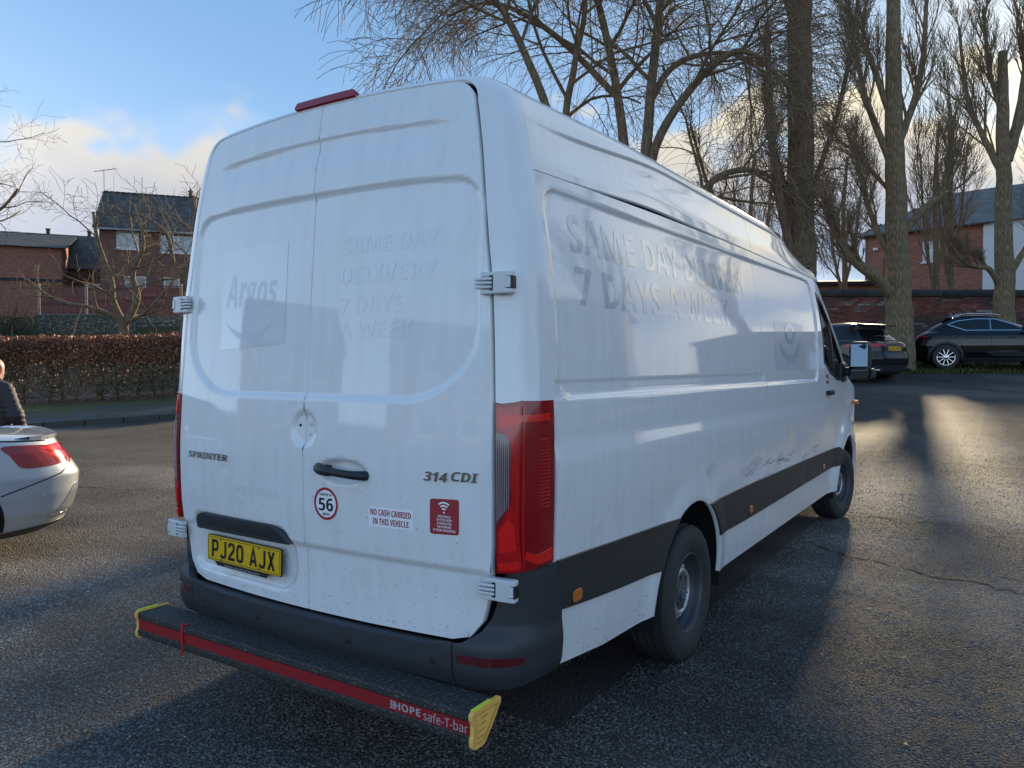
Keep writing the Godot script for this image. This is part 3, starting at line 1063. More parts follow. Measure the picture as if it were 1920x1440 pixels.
func tail_light(van: Node3D, sx: float) -> void:
	var f := func(t: float, s: float) -> Vector3:
		var p := f_corner(t, s)
		return Vector3(p.x * sx, p.y, p.z)
	var sg := -sx
	var us := steps(0.0, 1.0, 0.025)
	var ws := steps(0.02, 2.06, 0.04)
	var outer := pv([0.03, 0.105, 0.03, 2.03, 0.55, 2.02, 0.985, 1.95, 0.985, 0.06, 0.5, 0.07])
	var m := M.new()
	panel(m, f, us, ws, outer, [], 0.004, sg, 0.03)
	var o := put("tail_light", m, K.red_dark, van)
	# bright inner column, the ribbed flank, clear lens, lower facets
	m = M.new()
	panel(m, f, us, ws, rounded(pv([0.55, 0.09, 0.62, 0.6, 0.60, 1.97, 0.97, 1.92, 0.97, 1.68, 0.80, 1.64, 0.745, 0.9, 0.97, 0.58, 0.97, 0.09]), 0.05, 3), [], 0.007, sg, 0.004)
	put("inner_lens", m, K.red_lens, o)
	m = M.new()
	panel(m, f, us, ws, rounded(pv([0.98, 0.60, 0.77, 0.92, 0.75, 1.50, 0.81, 1.64, 0.98, 1.66]), 0.05, 4), [], 0.008, sg, 0.006)
	var cl := put("clear_lens", m, K.clear_dark, o)
	m = M.new()
	for k in 7:
		var t0 := 0.785 + k * 0.028
		panel(m, f, steps(t0 - 0.01, t0 + 0.02, 0.01), ws, pv([t0, 0.84 - k * 0.025 , t0, 1.55 + minf(k, 1) * 0.02, t0 + 0.011, 1.56, t0 + 0.011, 0.82 - k * 0.025]), [], 0.0115, sg, 0.004)
	put("lens_rib", m, K.clear_lens, cl)
	m = M.new()
	for k in 20:
		var s0 := 0.78 + k * 0.043
		panel(m, f, steps(0.08, 0.27, 0.04), steps(s0 - 0.01, s0 + 0.03, 0.01), pv([0.10, s0, 0.25, s0, 0.25, s0 + 0.016, 0.10, s0 + 0.016]), [], 0.0085, sg, 0.005)
	put("flank_rib", m, K.red_lens, o)
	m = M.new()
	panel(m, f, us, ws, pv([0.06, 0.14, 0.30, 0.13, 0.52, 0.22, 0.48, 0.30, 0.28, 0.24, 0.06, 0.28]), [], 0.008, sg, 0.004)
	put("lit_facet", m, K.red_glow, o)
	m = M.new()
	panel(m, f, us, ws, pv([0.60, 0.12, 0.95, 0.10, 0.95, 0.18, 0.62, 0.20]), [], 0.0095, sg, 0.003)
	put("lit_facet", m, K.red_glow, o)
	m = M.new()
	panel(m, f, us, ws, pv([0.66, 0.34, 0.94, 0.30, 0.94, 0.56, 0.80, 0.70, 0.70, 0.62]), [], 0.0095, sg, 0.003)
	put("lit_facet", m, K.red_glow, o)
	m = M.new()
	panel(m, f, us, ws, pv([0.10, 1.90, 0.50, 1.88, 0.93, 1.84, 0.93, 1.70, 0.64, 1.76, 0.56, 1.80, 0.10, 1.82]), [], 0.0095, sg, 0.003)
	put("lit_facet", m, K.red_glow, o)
	m = M.new()
	panel(m, f, steps(0.3, 0.7, 0.02), ws, pv([0.51, 0.10, 0.53, 0.6, 0.52, 1.96, 0.55, 1.96, 0.575, 0.6, 0.545, 0.10]), [], 0.011, sg, 0.006)
	put("lens_ridge", m, K.red_lens, o)

func wheel(parent: Node3D, where: Vector3, turn: float, sx: float) -> void:
	var w := Node3D.new()
	w.name = numbered("wheel", parent)
	w.position = where
	w.rotation.y = turn
	parent.add_child(w, true)
	var xf := Transform3D(Basis(Vector3(0, 0, -sx), Vector3(sx, 0, 0), Vector3(0, -1, 0)).orthonormalized(), Vector3.ZERO)
	var m := M.new()
	var pr := pv([0.215, -0.10, 0.262, -0.118, 0.31, -0.114, 0.338, -0.104, 0.350, -0.086, 0.352, -0.066, 0.343, -0.064, 0.343, -0.056, 0.353, -0.054, 0.354, -0.022, 0.344, -0.020, 0.344, -0.010, 0.354, -0.008, 0.354, 0.022, 0.344, 0.024, 0.344, 0.032, 0.354, 0.034, 0.353, 0.060, 0.344, 0.062, 0.344, 0.070, 0.351, 0.072, 0.349, 0.088, 0.338, 0.104, 0.318, 0.112, 0.285, 0.1185, 0.262, 0.119, 0.24, 0.115, 0.222, 0.108, 0.208, 0.100, 0.205, 0.090])
	lathe(m, xf, pr, 144, func(th: float, k: int) -> float:
		if k in [3, 4, 5, 20, 21, 22, 23]:
			return -0.007 if fmod(th / TAU * 72.0, 1.0) < 0.35 else 0.0
		if k in [8, 9, 12, 13, 16, 17]:
			return -0.006 if fmod(th / TAU * 72.0 + k * 0.3, 1.0) < 0.25 else 0.0
		return 0.0)
	put("tyre", m, K.tyre, w)
	# raised lettering ring on the wall of the tyre
	m = M.new()
	for k in 26:
		if k % 13 > 8: continue
		var a := TAU * k / 52.0 - 2.2
		var o := xf * Vector3(cos(a) * 0.275, 0.1185, sin(a) * 0.275)
		rbox(m, Transform3D(xf.basis * Basis(Vector3.UP, -a), o), Vector3(0.022, 0.003, 0.006 + 0.006 * (k % 3)), 0.0)
	put("raised_lettering", m, K.tyre, w)
	m = M.new()
	lathe(m, xf, pv([0.209, 0.098, 0.205, 0.103, 0.199, 0.101, 0.194, 0.088, 0.191, 0.06, 0.182, 0.035, 0.178, -0.02, 0.178, -0.09]), 64)
	put("rim", m, K.rim_dark, w)
	var disc := func(th: float, r: float) -> Vector3:
		var a := lerp_table([[0.095, 0.052], [0.102, 0.064], [0.112, 0.066], [0.125, 0.056], [0.15, 0.022], [0.17, -0.005], [0.181, -0.012]], r)
		return xf * Vector3(cos(th) * r, a, sin(th) * r)
	var holes := []
	for k in 16:
		var c := (k + 0.5) * TAU / 16.0
		holes.append(arc(c, 0.147, 0.098, 0.0145, 0, 360, 14).slice(0, 14))
	m = M.new()
	panel(m, disc, steps(0, TAU, 0.1), steps(0.095, 0.181, 0.007), pv([0, 0.095, TAU, 0.095, TAU, 0.181, 0, 0.181]), holes, 0.0, -1.0, 0.006, 1.0, 0.2)
	put("wheel_disc", m, K.steel, w)
	m = M.new()
	lathe(m, xf, pv([0.182, -0.05, 0.0, -0.05]), 32)
	put("brake_drum", m, K.dark, w)
	m = M.new()
	lathe(m, xf, pv([0.100, 0.052, 0.098, 0.056, 0.06, 0.064, 0.052, 0.066, 0.046, 0.074, 0.0, 0.076]), 40)
	var hc := put("hub_cap", m, K.rim_dark, w)
	m = M.new()
	for k in 6:
		var a := TAU * k / 6.0 + 0.3
		rbox(m, Transform3D(xf.basis * Basis(Vector3.UP, -a), xf * Vector3(cos(a) * 0.078, 0.0605, sin(a) * 0.078)), Vector3(0.034, 0.006, 0.009), 0.002)
	put("hub_slot", m, K.black, hc)
	m = M.new()
	for k in 3:
		var a := TAU * k / 3.0 + PI / 2.0
		var tip := Vector3(cos(a) * 0.030, 0.0765, sin(a) * 0.030)
		var l := Vector3(cos(a + 0.9) * 0.006, 0.0765, sin(a + 0.9) * 0.006)
		var r := Vector3(cos(a - 0.9) * 0.006, 0.0765, sin(a - 0.9) * 0.006)
		m.face(xf * l, xf * tip, xf * r, xf * Vector3(0, 0.0785, 0), xf.basis * Vector3.UP)
	lathe(m, xf, pv([0.034, 0.0755, 0.034, 0.078, 0.031, 0.078, 0.031, 0.0755]), 28)
	put("star_emblem", m, K.steel, hc)

func build_van() -> void:
	van_tables()
	var van := thing("delivery_van", "large white panel van with ghosts of removed lettering and a step bar behind", "van")
	# dark hollow behind the gaps
	var m := M.new()
	var sec := pv([0.90, 0.86, 0.93, 1.4, 0.90, 1.8, 0.82, 2.25, 0.76, 2.48, 0.66, 2.54, -0.66, 2.54, -0.76, 2.48, -0.82, 2.25, -0.90, 1.8, -0.93, 1.4, -0.90, 0.86])
	prism(m, at(0, 0, -0.16), sec, 4.75)
	prism(m, at(0, 0, -0.05), pv([0.82, 0.60, 0.82, 1.5, -0.82, 1.5, -0.82, 0.60]), 0.3)
	prism(m, at(0, 0, -0.135), pv([0.80, 1.5, 0.80, 1.9, 0.76, 2.45, 0.68, 2.53, -0.68, 2.53, -0.76, 2.45, -0.80, 1.9, -0.80, 1.5]), 0.3)
	rbox(m, at(0, 0.62, -0.6), Vector3(1.7, 0.5, 0.95))
	rbox(m, at(0, 0.62, -3.85), Vector3(1.84, 0.5, 3.2))
	rbox(m, at(0, 1.0, -5.6), Vector3(1.6, 0.9, 1.4))
	rbox(m, at(0, 0.62, -1.66), Vector3(1.2, 0.5, 1.4))
	rbox(m, at(0, 0.62, -6.2), Vector3(1.2, 0.5, 1.7))
	put("inner_shell", m, K.dark, van)
	m = M.new()
	for q in [1.665, 6.06]:
		for s in [-1.0, 1.0]:
			var prev := Vector2.ZERO
			for k in 25:
				var a := deg_to_rad(-10 + 200.0 * k / 24.0)
				var p := Vector2(q + 0.49 * cos(a), 0.35 + 0.49 * sin(a))
				if k > 0:
					m.face(Vector3(s * 0.985, prev.y, -prev.x), Vector3(s * 0.985, p.y, -p.x), Vector3(s * 0.6, p.y, -p.x), Vector3(s * 0.6, prev.y, -prev.x), Vector3(0, 0.35 - p.y, p.x - q))
				prev = p
	put("wheel_arch_liner", m, K.dark, van)
	van_side(van, false)
	plain_side = true
	van_side(van, true)
	plain_side = false
	# roof
	for part in [[0.214, 3.052, 3.0], [3.058, 4.62, 3.0], [4.626, 5.3, 3.0]]:
		m = M.new()
		panel(m, f_roof, steps(part[0], part[1], 0.04), steps(5.02, 20.98, 0.08), pv([part[0], 5.03, part[1], 5.03, part[1], 20.97, part[0], 20.97]), [], 0.0, 1.0, 0.02, 1.0, 0.2)
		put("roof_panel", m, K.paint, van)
	# windscreen, bonnet, nose
	var prof := [[5.3, 2.44, 0.0, 0.80], [5.5, 2.32, 0.12, 0.82], [5.8, 2.02, 0.16, 0.84], [6.1, 1.68, 0.17, 0.90], [6.35, 1.37, 0.17, 0.96]]
	m = M.new()
	for part in [prof, [[6.35, 1.37, 0.17, 0.99], [6.7, 1.26, 0.17, 0.97], [6.95, 1.11, 0.14, 0.92], [7.08, 0.92, 0.1, 0.87], [7.10, 0.36, 0.1, 0.87]]]:
		m = M.new()
		for k in part.size() - 1:
			var a: Array = part[k]
			var b: Array = part[k + 1]
			for j in 12:
				var qd := []
				for e in [[a, j], [a, j + 1], [b, j + 1], [b, j]]:
					var u: float = e[1] / 6.0 - 1.0
					qd.append(Vector3(u * e[0][3], e[0][1] + 0.02 * (1.0 - u * u), -e[0][0] - e[0][2] * (1.0 - u * u)))
				m.face(qd[0], qd[1], qd[2], qd[3], Vector3(0, 0.5, -1))
		put("windscreen" if part == prof else "bonnet_and_nose", m, K.glass if part == prof else K.paint, van)
	# rear frame: pillars and roof lip in one ring, then the doors
	m = M.new()
	panel(m, f_corner, steps(0.0, 1.0, 0.04), steps(1.96, 24.04, 0.06), pv([0.0, 2.0, 0.0, 24.0, 0.99, 24.06, 0.99, 1.96]), [], 0.0, -1.0, 0.02)
	put("rear_frame", m, K.paint, van)
	var ld := rear_door(van, -1.0)
	var rd := rear_door(van, 1.0)
	for s in [-1.0, 1.0]:
		hinge(van, s, 1.818, false)
		hinge(van, s, 0.765, true)
		tail_light(van, s)
	m = M.new()
	var fb := func(x: float, y: float) -> Vector3: return Vector3(x, y - 0.012 * x * x, rear_z(x, 2.60) + 0.002 - 0.25 * (y - 2.598))
	panel(m, fb, steps(-0.2, 0.22, 0.02), steps(2.59, 2.65, 0.01), rounded(pv([-0.165, 2.601, 0.185, 2.601, 0.175, 2.631, -0.155, 2.631]), 0.012, 4), [], 0.012, 1.0, 0.05)
	put("high_brake_light", m, K.red_dark, van)
	# rear door furniture
	m = M.new()
	var hx := 0.212
	var hz := rear_z(hx, 1.12)
	var pts := PackedVector3Array()
	var rr := PackedFloat32Array()
	for k in 13:
		var u := k / 12.0 * 2.0 - 1.0
		pts.append(Vector3(hx + u * 0.125, 1.122 - 0.006 * u, hz + 0.028 - 0.030 * pow(absf(u), 4.0)))
		rr.append(0.019 - 0.004 * (1.0 - u * u) + (0.004 if u < -0.3 else 0.0))
	tube(m, pts, rr, 12)
	for e in [-1.0, 1.0]:
		rbox(m, at(hx + e * 0.118, 1.122 - 0.006 * e, hz - 0.006), Vector3(0.045, 0.036, 0.045), 0.016)
	rbox(m, at(hx - 0.06, 1.139, hz + 0.018), Vector3(0.035, 0.018, 0.03), 0.007)
	put("door_handle", m, K.black, rd)
	m = M.new()
	for p in [[0.028, 1.30], [0.026, 1.26]]:
		lathe(m, Transform3D(Basis(Vector3.RIGHT, PI / 2), Vector3(p[0], p[1], rear_z(0, 1.28) - 0.017)), pv([0.0075, 0, 0.0075, 0.004, 0.004, 0.006, 0, 0.006]), 12)
	put("bolt_cover", m, K.bracket, rd)
	m = M.new()
	lathe(m, Transform3D(Basis(Vector3.RIGHT, PI / 2), Vector3(-0.034, 1.292, rear_z(0, 1.28) - 0.0175)), pv([0.006, 0.0, 0.006, 0.0025, 0, 0.0025]), 12)
	put("lock_hole", m, K.dark, ld)
	m = M.new()
	letters(m, "SPRINTER", 0.315, 0.030, on_rear(-0.645, 1.128), true, 0.25, 0.0, 0.006)
	put("badge", m, K.chrome, ld)
	m = M.new()
	letters(m, "314", 0.098, 0.034, on_rear(0.66, 1.137), true, 0.25, 0.0, 0.006)
	letters(m, "CDI", 0.105, 0.034, on_rear(0.778, 1.143), true, 0.25, 0.0, 0.006)
	put("badge", m, K.chrome, rd)
	# stickers
	m = M.new()
	panel(m, f_rear, steps(0.0, 0.3, 0.02), steps(0.85, 1.1, 0.02), arc(0.128, 0.991, 0.067, 0.067, 0, 360, 40).slice(0, 40), [], 0.0008)
	var s56 := put("speed_sticker", m, K.white_ink, rd)
	m = M.new()
	panel(m, f_rear, steps(0.0, 0.3, 0.02), steps(0.85, 1.1, 0.02), arc(0.128, 0.991, 0.065, 0.065, 0, 360, 40).slice(0, 40), [arc(0.128, 0.991, 0.054, 0.054, 0, 360, 40).slice(0, 40)], 0.0016)
	put("red_ring", m, K.red_ink, s56)
	m = M.new()
	letters(m, "56", 0.078, 0.052, on_rear(0.128, 0.988), true, 0.0, 0.0018)
	letters(m, "LIMITED TO", 0.066, 0.0095, on_rear(0.128, 1.027), true, 0.0, 0.0018)
	letters(m, "MPH", 0.034, 0.010, on_rear(0.128, 0.950), true, 0.0, 0.0018)
	put("sticker_lettering", m, K.ink, s56)
	m = M.new()
	panel(m, f_rear, steps(0.3, 0.6, 0.02), steps(0.9, 1.05, 0.02), pv([0.348, 0.926, 0.556, 0.931, 0.558, 1.006, 0.349, 1.002]), [], 0.0008)
	var nc := put("cash_sticker", m, K.white_ink, rd)
	m = M.new()
	letters(m, "NO CASH CARRIED", 0.190, 0.024, on_rear(0.453, 0.984), true, 0.0, 0.0018)
	letters(m, "IN THIS VEHICLE", 0.168, 0.024, on_rear(0.453, 0.950), true, 0.0, 0.0018)
	put("sticker_lettering", m, K.red_ink, nc)
	m = M.new()
	panel(m, f_rear, steps(0.6, 0.8, 0.02), steps(0.9, 1.1, 0.02), rounded(pv([0.630, 0.929, 0.753, 0.934, 0.755, 1.061, 0.632, 1.057]), 0.012, 4), [], 0.0008)
	var tk := put("tracker_sticker", m, K.red_ink, rd)
	m = M.new()
	var row := 0.0
	for ln in [["THIS VEHICLE", 0.056], ["IS FITTED WITH", 0.063], ["A TRACKER FOR", 0.062], ["THE PURPOSES", 0.060], ["OF CRIME PREVENTION", 0.094]]:
		letters(m, ln[0], ln[1], 0.0085, on_rear(0.692, 0.996 - row), true, 0.0, 0.0018)
		row += 0.0125
	for k in 3:
		var pts2 := []
		for j in 9:
			var a := deg_to_rad(lerpf(50, 130, j / 8.0))
			pts2.append(Vector2(cos(a), sin(a)) * (0.012 + 0.011 * k))
		stroke(pts2, 0.0055, m, on_rear(0.692, 1.012), 0.0018)
	panel(m, f_rear, steps(0.68, 0.70, 0.005), steps(1.0, 1.02, 0.005), arc(0.692, 1.0105, 0.0038, 0.0038, 0, 360, 12).slice(0, 12), [], 0.0018)
	put("sticker_lettering", m, K.white_ink, tk)
	# vinyl ghosts on the doors
	m = M.new()
	panel(m, f_rear, steps(-0.65, -0.1, 0.03), steps(1.55, 2.1, 0.03), pv([-0.59, 1.60, -0.148, 1.625, -0.152, 2.05, -0.60, 2.045]), [], 0.0012)
	var sq := put("ghost_square", m, K.film, ld)
	m = M.new()
	letters(m, "Argos", 0.345, 0.185, on_rear(-0.385, 1.835), true, 0.12, 0.0016)
	put("ghost_lettering", m, K.ghost_grey, sq)
	m = M.new()
	sm_arc(m, on_rear(-0.39, 1.70), 0.17, 0.035)
	put("ghost_smile", m, K.ghost_grey, sq)
	for ln in [["SAME DAY", 0.396, 2.0, 0.462], ["DELIVERY", 0.393, 1.886, 0.464], ["7 DAYS", 0.318, 1.768, 0.314], ["A WEEK", 0.346, 1.672, 0.36]]:
		m = M.new()
		letters(m, ln[0], ln[3], 0.066, on_rear(ln[1], ln[2]), true, 0.0, 0.0009)
		put("ghost_lettering", m, K.ghost_soft, rd)
	m = M.new()
	letters(m, "argos.co.uk", 0.30, 0.05, on_rear(-0.30, 1.0), true, 0.0, 0.0009)
	put("ghost_lettering", m, K.ghost_soft, ld)
	# plate, lamp bar
	var pc := Vector3(-0.409, 0.713, rear_z(-0.409, 0.713) - 0.007)
	var pn := Vector3(-0.051 * 1.0, 0.02, 1.0).normalized()
	var ex := Vector3.UP.cross(pn).normalized()
	var ey := pn.cross(ex)
	var pb := Transform3D(Basis(ex, ey, pn), pc)
	m = M.new()
	prism(m, pb * at(0, 0, 0.004), rounded(pv([-0.263, -0.0585, 0.263, -0.0585, 0.263, 0.0585, -0.263, 0.0585]), 0.012, 4), 0.006)
	prism(m, pb * at(0, -0.064, 0.004), pv([-0.215, 0.01, -0.19, -0.012, 0.16, -0.014, 0.19, 0.01]), 0.005)
	var ps := put("plate_holder", m, K.black, ld)
	m = M.new()
	prism(m, pb * at(0, 0, 0.0075), rounded(pv([-0.26, -0.0555, 0.26, -0.0555, 0.26, 0.0555, -0.26, 0.0555]), 0.009, 4), 0.003)
	var np := put("number_plate", m, K.plate, ld)
	put("plate_lettering", plate_text("PJ20 AJX", on_flat(pb * Vector3(0, 0, 0.0078), ex, ey), 0.001), K.ink, np)
	m = M.new()
	stroke([Vector2(-0.2535, -0.049), Vector2(0.2535, -0.049), Vector2(0.2535, 0.049), Vector2(-0.2535, 0.049)], 0.0022, m, on_flat(pb * Vector3(0, 0, 0.0075), ex, ey), 0.001, true)
	put("plate_border", m, K.ink, np)
	m = M.new()
	for p in [[-0.155, 0.045], [0.115, 0.045], [-0.155, -0.048], [0.118, -0.045]]:
		lathe(m, pb * Transform3D(Basis(Vector3.RIGHT, PI / 2), Vector3(p[0], p[1], 0.0075)), pv([0.006, 0, 0.006, 0.003, 0, 0.004]), 10)
	put("plate_screw", m, mat(0.30, 0.14, 0.05, 0.6), np)
	m = M.new()
	letters(m, "RENTED VAN OF THE YEAR 2019", 0.25, 0.007, on_flat(pb * Vector3(-0.01, -0.070, 0.0042), ex, ey), true, 0.0, 0.0008)
	put("holder_lettering", m, K.grey_ink, ps)
	m = M.new()
	panel(m, func(x: float, y: float) -> Vector3: return Vector3(x, y, rear_z(x, y) - 0.012 * sstep(0.86, 0.80, y)), steps(-0.78, -0.07, 0.02), steps(0.78, 0.88, 0.01), rounded(pv([-0.758, 0.79, -0.745, 0.845, -0.70, 0.868, -0.20, 0.870, -0.145, 0.848, -0.086, 0.798, -0.4, 0.796]), 0.02, 4), [], 0.014, 1.0, 0.035)
	put("plate_lamp_bar", m, K.plastic, ld)
	# bumper
	var by := steps(0.36, 0.84, 0.015)
	m = M.new()
	panel(m, f_bumper, steps(0.19, 0.81, 0.01), by, pv([0.205, 0.40, 0.208, 0.555, 0.25, 0.541, 0.35, 0.538, 0.65, 0.538, 0.75, 0.541, 0.792, 0.555, 0.795, 0.40, 0.65, 0.39, 0.35, 0.39]), [], 0.0, -1.0, 0.07)
	put("bumper_centre", m, K.plastic, van)
	for s in [-1.0, 1.0]:
		var poly := PackedVector2Array()
		for p in pv([0.0, 0.425, 0.0, 0.70, 0.008, 0.822, 0.10, 0.816, 0.128, 0.80, 0.136, 0.74, 0.150, 0.655, 0.168, 0.60, 0.19, 0.565, 0.2045, 0.555, 0.2015, 0.40, 0.1, 0.405]):
			poly.append(Vector2(p.x if s > 0 else 1.0 - p.x, p.y))
		m = M.new()
		panel(m, f_bumper, steps(0.0, 0.22, 0.008) if s > 0 else steps(0.78, 1.0, 0.008), by, poly, [], 0.0, -1.0, 0.05)
		var bc := put("bumper_corner", m, K.plastic, van)
		poly = PackedVector2Array()
		for p in rounded(pv([0.078, 0.493, 0.15, 0.49, 0.197, 0.495, 0.197, 0.524, 0.15, 0.522, 0.078, 0.518]), 0.008, 3):
			poly.append(Vector2(p.x if s > 0 else 1.0 - p.x, p.y))
		m = M.new()
		panel(m, f_bumper, steps(0.07, 0.21, 0.01) if s > 0 else steps(0.79, 0.93, 0.01), by, poly, [], 0.002, -1.0, 0.006)
		put("reflector", m, K.reflector, bc)
	for x in [-0.64, -0.25, 0.27, 0.66]:
		m = M.new()
		lathe(m, Transform3D(Basis(Vector3.RIGHT, PI / 2), Vector3(x, 0.485, 0.0805 + 0.012 - 0.05 * (x / 0.86) * (x / 0.86))), pv([0.013, 0, 0.013, 0.004, 0.010, 0.006, 0, 0.006]), 16)
		put("parking_sensor", m, K.black, van)
	# step bar under the bumper
	var bar := Node3D.new()
	bar.name = "step_bar"
	van.add_child(bar)
	var sxf := Transform3D(Basis(Vector3(0, 0, 1), Vector3.UP, Vector3(-1, 0, 0)), Vector3(-0.93, 0, 0))
	var bp := rounded(pv([0.060, 0.412, 0.207, 0.412, 0.208, 0.386, 0.2025, 0.383, 0.2025, 0.337, 0.209, 0.334, 0.206, 0.303, 0.14, 0.30, 0.062, 0.39]), 0.008, 3)
	m = M.new()
	prism(m, sxf, bp, 1.86)
	put("tread_beam", m, K.tread, bar)
	m = M.new()
	rbox(m, at(0, 0.36, 0.2030), Vector3(1.858, 0.044, 0.004))
	var stp := put("red_strip", m, K.red_strip, bar)
	m = M.new()
	letters(m, "HOPE", 0.115, 0.026, on_flat(Vector3(0.665, 0.361, 0.205), Vector3.RIGHT, Vector3.UP), true, 0.0, 0.0008)
	letters(m, "safe-T-bar", 0.185, 0.033, on_flat(Vector3(0.828, 0.3585, 0.205), Vector3.RIGHT, Vector3.UP), false, 0.0, 0.0008)
	for p in [[0.592, 0.371], [0.602, 0.371], [0.592, 0.361], [0.602, 0.361], [0.592, 0.351], [0.602, 0.351]]:
		rbox(m, at(p[0], p[1], 0.2055), Vector3(0.0075, 0.0075, 0.0012))
	put("strip_lettering", m, K.grey_ink, stp)
	var cap := rounded(pv([0.050, 0.418, 0.20, 0.420, 0.216, 0.412, 0.215, 0.388, 0.206, 0.378, 0.206, 0.340, 0.214, 0.328, 0.212, 0.300, 0.196, 0.291, 0.145, 0.291, 0.10, 0.335, 0.046, 0.40]), 0.009, 3)
	for s in [-1.0, 1.0]:
		m = M.new()
		prism(m, Transform3D(sxf.basis, Vector3(s * 0.937 - 0.007, 0, 0)), cap, 0.014)
		# raised border round a sunk field
		var ring := Geometry2D.offset_polygon(cap, -0.012)[0]
		var cps := []
		for p in ring: cps.append(p)
		stroke(cps, 0.006, m, on_flat(Vector3(s * 0.944, 0, 0), Vector3(0, 0, -s), Vector3.UP) if false else func(x: float, y: float) -> Array: return [Vector3(s * 0.9475, y, x), Vector3(s, 0, 0)], 0.0, true)
		var cp := put("end_cap", m, K.yellow_cap, bar)
		m = M.new()
		cps = []
		for p in Geometry2D.offset_polygon(cap, -0.019)[0]: cps.append(p)
		stroke(cps, 0.003, m, func(x: float, y: float) -> Array: return [Vector3(s * 0.9446, y, x), Vector3(s, 0, 0)], 0.0, true)
		for p in [[0.15, 0.385], [0.16, 0.365], [0.165, 0.345], [0.17, 0.325]]:
			stroke([Vector2(p[0] - 0.022, p[1] + 0.002), Vector2(p[0] - 0.006, p[1]), Vector2(p[0] + 0.016, p[1] - 0.001)], 0.005, m, func(x: float, y: float) -> Array: return [Vector3(s * 0.9446, y, x), Vector3(s, 0, 0)], 0.0)
		put("cap_groove", m, mat(0.45, 0.26, 0.05, 0.7), cp)
		m = M.new()
		rbox(m, at(s * 0.937, 0.4215, 0.155), Vector3(0.013, 0.004, 0.10))
		put("fluorescent_tape", m, K.lime, cp)
	m = M.new()
	for k in 5:
		rbox(m, at(-0.597 + 0.002 * sin(k * 2.0), 0.30 + k * 0.028, 0.2095), Vector3(0.013, 0.028, 0.004))
	rbox(m, at(-0.597, 0.4145, 0.195), Vector3(0.012, 0.003, 0.028))
	put("red_tape", m, mat(0.5, 0.015, 0.02, 0.4), bar)
	m = M.new()
	for x in [-0.45, 0.45]:
		rbox(m, at(x, 0.36, -0.1), Vector3(0.08, 0.06, 0.4), 0.005)
	put("mounting_arm", m, K.black, bar)
	wheel(van, Vector3(0.882, 0.345, -1.665), 0.0, 1.0)
	wheel(van, Vector3(-0.882, 0.345, -1.665), 0.0, -1.0)
	wheel(van, Vector3(0.885, 0.345, -6.06), -0.16, 1.0)
	wheel(van, Vector3(-0.885, 0.345, -6.06), -0.16, -1.0)

func sm_arc(m: M, place: Callable, hw: float, w: float) -> void:
	var up := []
	var dn := []
	for k in 17:
		var a := k / 16.0 * 2.0 - 1.0
		up.append(Vector2(a * hw, a * a * 0.055 - 0.03))
		dn.append(Vector2(a * hw, a * a * 0.085 - 0.03 - w * (1.0 - a * a) - 0.03 * a * a))
	for k in 16:
		var base := m.v.size()
		for p in [up[k], up[k + 1], dn[k + 1], dn[k]]:
			var pl: Array = place.call(p.x, p.y)
			m.add(pl[0] + pl[1] * 0.0016, pl[1])
		m.quad(base, base + 1, base + 2, base + 3)

# ------------------------------------------------------------------ ground
func asphalt_mat() -> StandardMaterial3D:
	var s := StandardMaterial3D.new()
	s.vertex_color_use_as_albedo = true
	s.roughness = 0.75
	s.metallic_specular = 0.35
	var t := NoiseTexture2D.new()
	t.width = 1024; t.height = 1024
	t.seamless = true
	var n := noise(41, 0.055, FastNoiseLite.TYPE_CELLULAR, 2)
	n.cellular_return_type = FastNoiseLite.RETURN_DISTANCE2_DIV
	t.noise = n
	var g := Gradient.new()
	g.set_color(0, Color(1.0, 0.99, 0.97)); g.set_color(1, Color(0.55, 0.56, 0.58))
	t.color_ramp = g
	s.albedo_texture = t
	var b := NoiseTexture2D.new()
	b.width = 1024; b.height = 1024
	b.seamless = true
	b.as_normal_map = true
	b.bump_strength = 14.0
	b.noise = n
	s.normal_enabled = true
	s.normal_texture = b
	s.normal_scale = 1.2
	s.uv1_scale = Vector3(0.8, 0.8, 1)
	return s

func sheet(dl: PackedFloat32Array, sl: PackedFloat32Array, up: float, colf: Callable, keep := PackedVector2Array(), rough = null) -> M:
	var m := M.new()
	var f := func(s: float, d: float) -> Vector3:
		var p := xz(d, s)
		var y := ground_y(p.x, p.y) + up
		if rough != null: y += rough.call(p.x, p.y)
		return Vector3(p.x, y, p.y)
	if keep.is_empty():
		keep = pv([sl[0], dl[0], sl[sl.size() - 1], dl[0], sl[sl.size() - 1], dl[dl.size() - 1], sl[0], dl[dl.size() - 1]])
	panel(m, f, sl, dl, keep, [], 0.0, 1.0)
	for k in m.v.size():
		m.c[k] = colf.call(m.v[k].x, m.v[k].z)
		m.t[k] = Vector2(m.v[k].x, m.v[k].z)
	return m

func lines(list: Array) -> PackedFloat32Array:
	var o := PackedFloat32Array()
	for k in range(0, list.size() - 2, 2):
		var st := steps(list[k], list[k + 2], list[k + 1])
		for j in st.size() - 1: o.append(st[j])
	o.append(list[list.size() - 1])
	return o

const KERB := [-24.0, 0.5, -14.5, 10.5, -10.2, 16.0, -7.9, 18.6, -4.8, 21.5, -1.0, 23.0, 3.0, 22.6]

